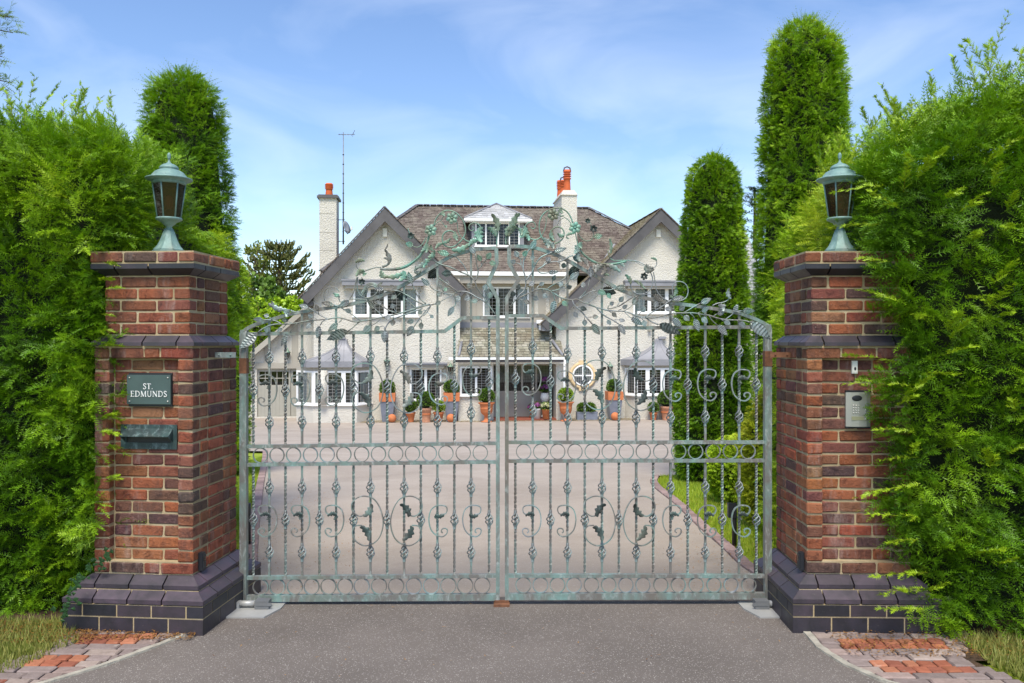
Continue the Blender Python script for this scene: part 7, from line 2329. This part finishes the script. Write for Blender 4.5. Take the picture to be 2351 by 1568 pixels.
MB().box((.20, -.36, -.16), (.28, -.28, -.02)).build("receiver", "ivory_plastic", t, local=True)

# ------------------------------------------------------------------ potted plants along the front
def ball_plant(parent, c, rad, seed, pal, dens=900):
    r = np.random.default_rng(seed)
    n_ = int(dens * rad * rad * 12)
    dd = unit(r.normal(0, 1, (n_, 3))); dd[:, 2] = np.where(dd[:, 2] < -.55, -dd[:, 2], dd[:, 2])
    P = np.array(c) + dd * rad * (1 - .16 * r.random((n_, 1)))
    A = unit(dd + r.normal(0, .6, (n_, 3))); B = unit(np.cross(A, r.normal(0, 1, (n_, 3))))
    s = .05
    t = np.clip(.5 + r.normal(0, .3, n_), 0, 1)[:, None]
    col = np.repeat(pal[0] * (1 - t) + pal[1] * t, 3, 0)
    V = np.stack([P - B * .022, P + B * .022, P + A * s], 1).reshape(-1, 3)
    o = link_mesh("foliage", tri_mesh("foliage", V, col), None, parent)
    MB().lathe([(rad * .8 * math.sin(math.pi * i / 8) + .001, -rad * .8 * math.cos(math.pi * i / 8)) for i in range(9)], 12, c).build("shade_core", "hedge_core", o, local=True)
    return o
BP = (np.array((.04, .095, .008)), np.array((.13, .24, .016))); BPL = (np.array((.10, .20, .01)), np.array((.32, .46, .03)))
sq = lambda hw, z0, z1, hw2, b: b.add([(-hw, -hw, z0), (hw, -hw, z0), (hw, hw, z0), (-hw, hw, z0), (-hw2, -hw2, z1), (hw2, -hw2, z1), (hw2, hw2, z1), (-hw2, hw2, z1)], [(3, 2, 1, 0), (4, 5, 6, 7), (0, 1, 5, 4), (1, 2, 6, 5), (2, 3, 7, 6), (3, 0, 4, 7)])
PXH = 1 / 55.6
def base_at(u, v):
    p = on_ground(u, v); return (p.x, p.y, p.z)
def along_front(u, d):
    x = hx(u, d); w = HW(x, d, 0); return (w.x, w.y, zg(w.y) + .004)
def tall_planter(u, d, lb):
    t = thing("potted_box_ball", lb, "potted plant", along_front(u, d), HT, "tall grey planters with terracotta collars")
    b = MB(); sq(.20, 0, .86, .285, b); b.build("planter", "zinc_planter", t, local=True)
    b = MB(); sq(.315, .83, 1.17, .325, b); b.build("collar", "terracotta", t, local=True)
    ball_plant(t, (0, 0, 1.36), .325, int(u), BP)
    return t
tall_planter(889.5, -.45, "box ball in a tall grey collared planter between left bay and small window")
tall_planter(1036.5, -.55, "box ball in a tall grey planter with terracotta collar left of the porch")
tall_planter(1410, -.50, "box ball in a tall grey planter with terracotta collar under the right wall lantern")
for u, d, lb in ((900, -.85, "terracotta sphere beside the leftmost tall grey planter"), (1035, -.98, "terracotta sphere in front of the tall grey planter left of the porch"), (1412, -.92, "terracotta sphere in front of the rightmost tall grey planter")):
    t = thing("terracotta_ball", lb, "garden ornament", along_front(u, d), 0, "terracotta spheres by the planters")
    MB().lathe([(.17 * math.sin(math.pi * i / 12) + .001, .17 - .17 * math.cos(math.pi * i / 12)) for i in range(13)], 20).build("sphere", "terracotta", t, local=True)
def round_pot(u, d, r0, r1, h, ball, lb, mat="terracotta", zc=None, pal=BP, band=None, name="potted_box_ball"):
    t = thing(name, lb, "potted plant", along_front(u, d), HT)
    MB().lathe([(r0, 0), (r0 * 1.01, .02), (r1 * .93, h * .82), (r1 * 1.06, h * .84), (r1 * 1.08, h * .97), (r1 * 1.0, h), (r1 * .85, h - .03)], 24).build("pot", mat, t, local=True)
    if band: MB().lathe([(r1 * .98 * (.80 + .2 * .55), h * .50), (r1 * .97, h * .57), (r1 * .95, h * .62)], 24).build("swag", band, t, local=True)
    ball_plant(t, (0, 0, zc or h + ball * .75), ball, int(u * 3), pal)
    return t
round_pot(942, -.75, .13, .205, .40, .29, "small box ball in a plain terracotta pot under the small window")
round_pot(977.5, -.85, .18, .225, .58, .37, "large box ball in a terracotta pot patched with lime bloom", mat="terracotta_pale", band="terracotta")
round_pot(1007, -.80, .13, .21, .40, .27, "loose round bush in a small terracotta pot beside the limey pot", pal=BPL)
round_pot(1530, -.95, .16, .24, .58, .37, "large box ball in a decorated pale terracotta pot under the right bay", mat="terracotta_pale", band="terracotta")
round_pot(1500, -.9, .11, .165, .32, .24, "leafy dark bush in a small terracotta pot left of the decorated pot", name="potted_bush")
round_pot(1553, -.85, .11, .17, .40, .22, "small leafy bush in a terracotta pot beside the dark yew column", name="potted_bush")
def urn(u, d, lb, pal, seed):
    t = thing("urn_plant", lb, "potted plant", along_front(u, d), HT, "terracotta urns either side of the porch")
    MB().lathe([(.22, 0), (.22, .035), (.13, .06), (.085, .16), (.09, .25), (.12, .28), (.20, .34), (.245, .44), (.25, .52), (.265, .54), (.25, .56), (.27, .70), (.335, .76), (.34, .79), (.28, .80), (.24, .74)], 28).build("urn", "terracotta", t, local=True)
    ball_plant(t, (0, 0, 1.03), .335, seed, pal)
urn(1117, -1.05, "clipped box ball in a terracotta urn left of the porch opening", BP, 3)
urn(1299, -1.0, "brighter box ball in a terracotta urn right of the porch opening", BPL, 4)
t = thing("trough_planter", "low grey metal trough of box under the round window", "planter", along_front(1347, -.45), HT)
b = MB(); b.box((-.43, -.17, 0), (.43, .17, .30)); b.box((-.445, -.185, .301), (.445, .185, .34)); b.build("trough", "zinc_planter", t, local=True)
for k, x in enumerate((-.17, .15)): ball_plant(t, (x, 0, .46), .25, 50 + k, BP)

# flower pots inside the porch
PUR = (np.array((.16, .03, .14)), np.array((.42, .12, .36))); WHT = (np.array((.35, .36, .10)), np.array((.75, .74, .55)))
def blooms(parent, c, rad, seed, pal):
    r = np.random.default_rng(seed); n_ = 150
    dd = unit(r.normal(0, 1, (n_, 3))); dd[:, 2] = np.abs(dd[:, 2])
    P = np.array(c) + dd * rad * r.uniform(.85, 1.1, (n_, 1)) * np.array((1, 1, .75))
    V = []; C = []
    for k in range(3):
        A = unit(r.normal(0, 1, (n_, 3))); B = unit(np.cross(A, dd))
        V.append(np.stack([P - A * .035, P + A * .035, P + B * .05], 1).reshape(-1, 3))
        t = r.random((n_, 1)); C.append(np.repeat(pal[0] * (1 - t) + pal[1] * t, 3, 0))
    link_mesh("blooms", tri_mesh("blooms", np.concatenate(V), np.concatenate(C)), None, parent)
def flower_pot(u, d, r0, r1, h, mat, rad, pal, lb, z0=0.0):
    p = along_front(u, d)
    t = thing("flower_pot", lb, "potted plant", (p[0], p[1], p[2] + z0), HT, "flower pots inside the porch")
    MB().lathe([(r0, 0), (r1 * .95, h * .85), (r1 * 1.05, h * .88), (r1 * 1.05, h), (r1 * .85, h - .02)], 20).build("pot", mat, t, local=True)
    ball_plant(t, (0, 0, h + rad * .4), rad, int(u), BP, 600); blooms(t, (0, 0, h + rad * .5), rad, int(u) + 1, pal)
flower_pot(1233, -.45, .14, .17, .42, "white_glaze", .20, PUR, "purple and white flowers in a plain white pot inside the porch", .07)
flower_pot(1253, -.62, .12, .16, .40, "terracotta", .21, WHT, "white and pink flowers in a terracotta pot against the porch pier", .07)
flower_pot(1221, -.05, .10, .13, .34, "terracotta", .17, PUR, "small terracotta pot of purple flowers at the back of the porch", .07)
p = along_front(1251, .10)
t = thing("flower_pot", "tall purple flowers in a white pedestal urn inside the porch", "potted plant", (p[0], p[1], p[2] + .07), HT, "flower pots inside the porch")
MB().lathe([(.17, 0), (.17, .05), (.10, .10), (.09, .62), (.12, .66), (.17, .72), (.20, .82), (.19, .92), (.16, .98), (.19, 1.02), (.15, 1.0)], 24).build("urn", "white_glaze", t, local=True)
ball_plant(t, (0, 0, 1.2), .22, 77, BP, 600); blooms(t, (0, 0, 1.22), .22, 78, PUR); blooms(t, (.02, 0, 1.55), .17, 79, PUR)
t = thing("gravel_strip", "pale gravel strip along the foot of the house front", "gravel", HW(0, 0, 0)); tag(t, kind="structure")
for k in ("label", "category"):
    if k in t: del t[k]
r = np.random.default_rng(12); V = []; 
n_ = 5000
x = r.uniform(hx(830, 0), hx(1450, 0), n_); y = r.uniform(-.95, -.02, n_)
Pw = [HW(a, b, 0) for a, b in zip(x, y)]
P = np.array([(p.x, p.y, zg(p.y) + .012) for p in Pw]); a = r.uniform(0, 6.28, n_); s = r.uniform(.02, .045, n_)
tri = np.stack([P + np.stack([np.cos(a + q) * s, np.sin(a + q) * s, r.uniform(0, .012, n_)], 1) for q in (0, 2.1, 4.2)], 1).reshape(-1, 3)
c_ = np.repeat(np.array((.42, .35, .22)) * r.uniform(.7, 1.2, (n_, 1)), 3, 0)
V = tri - np.array(t.location)
o = link_mesh("gravel", tri_mesh("gravel", V, c_), None, t); o["kind"] = "stuff"
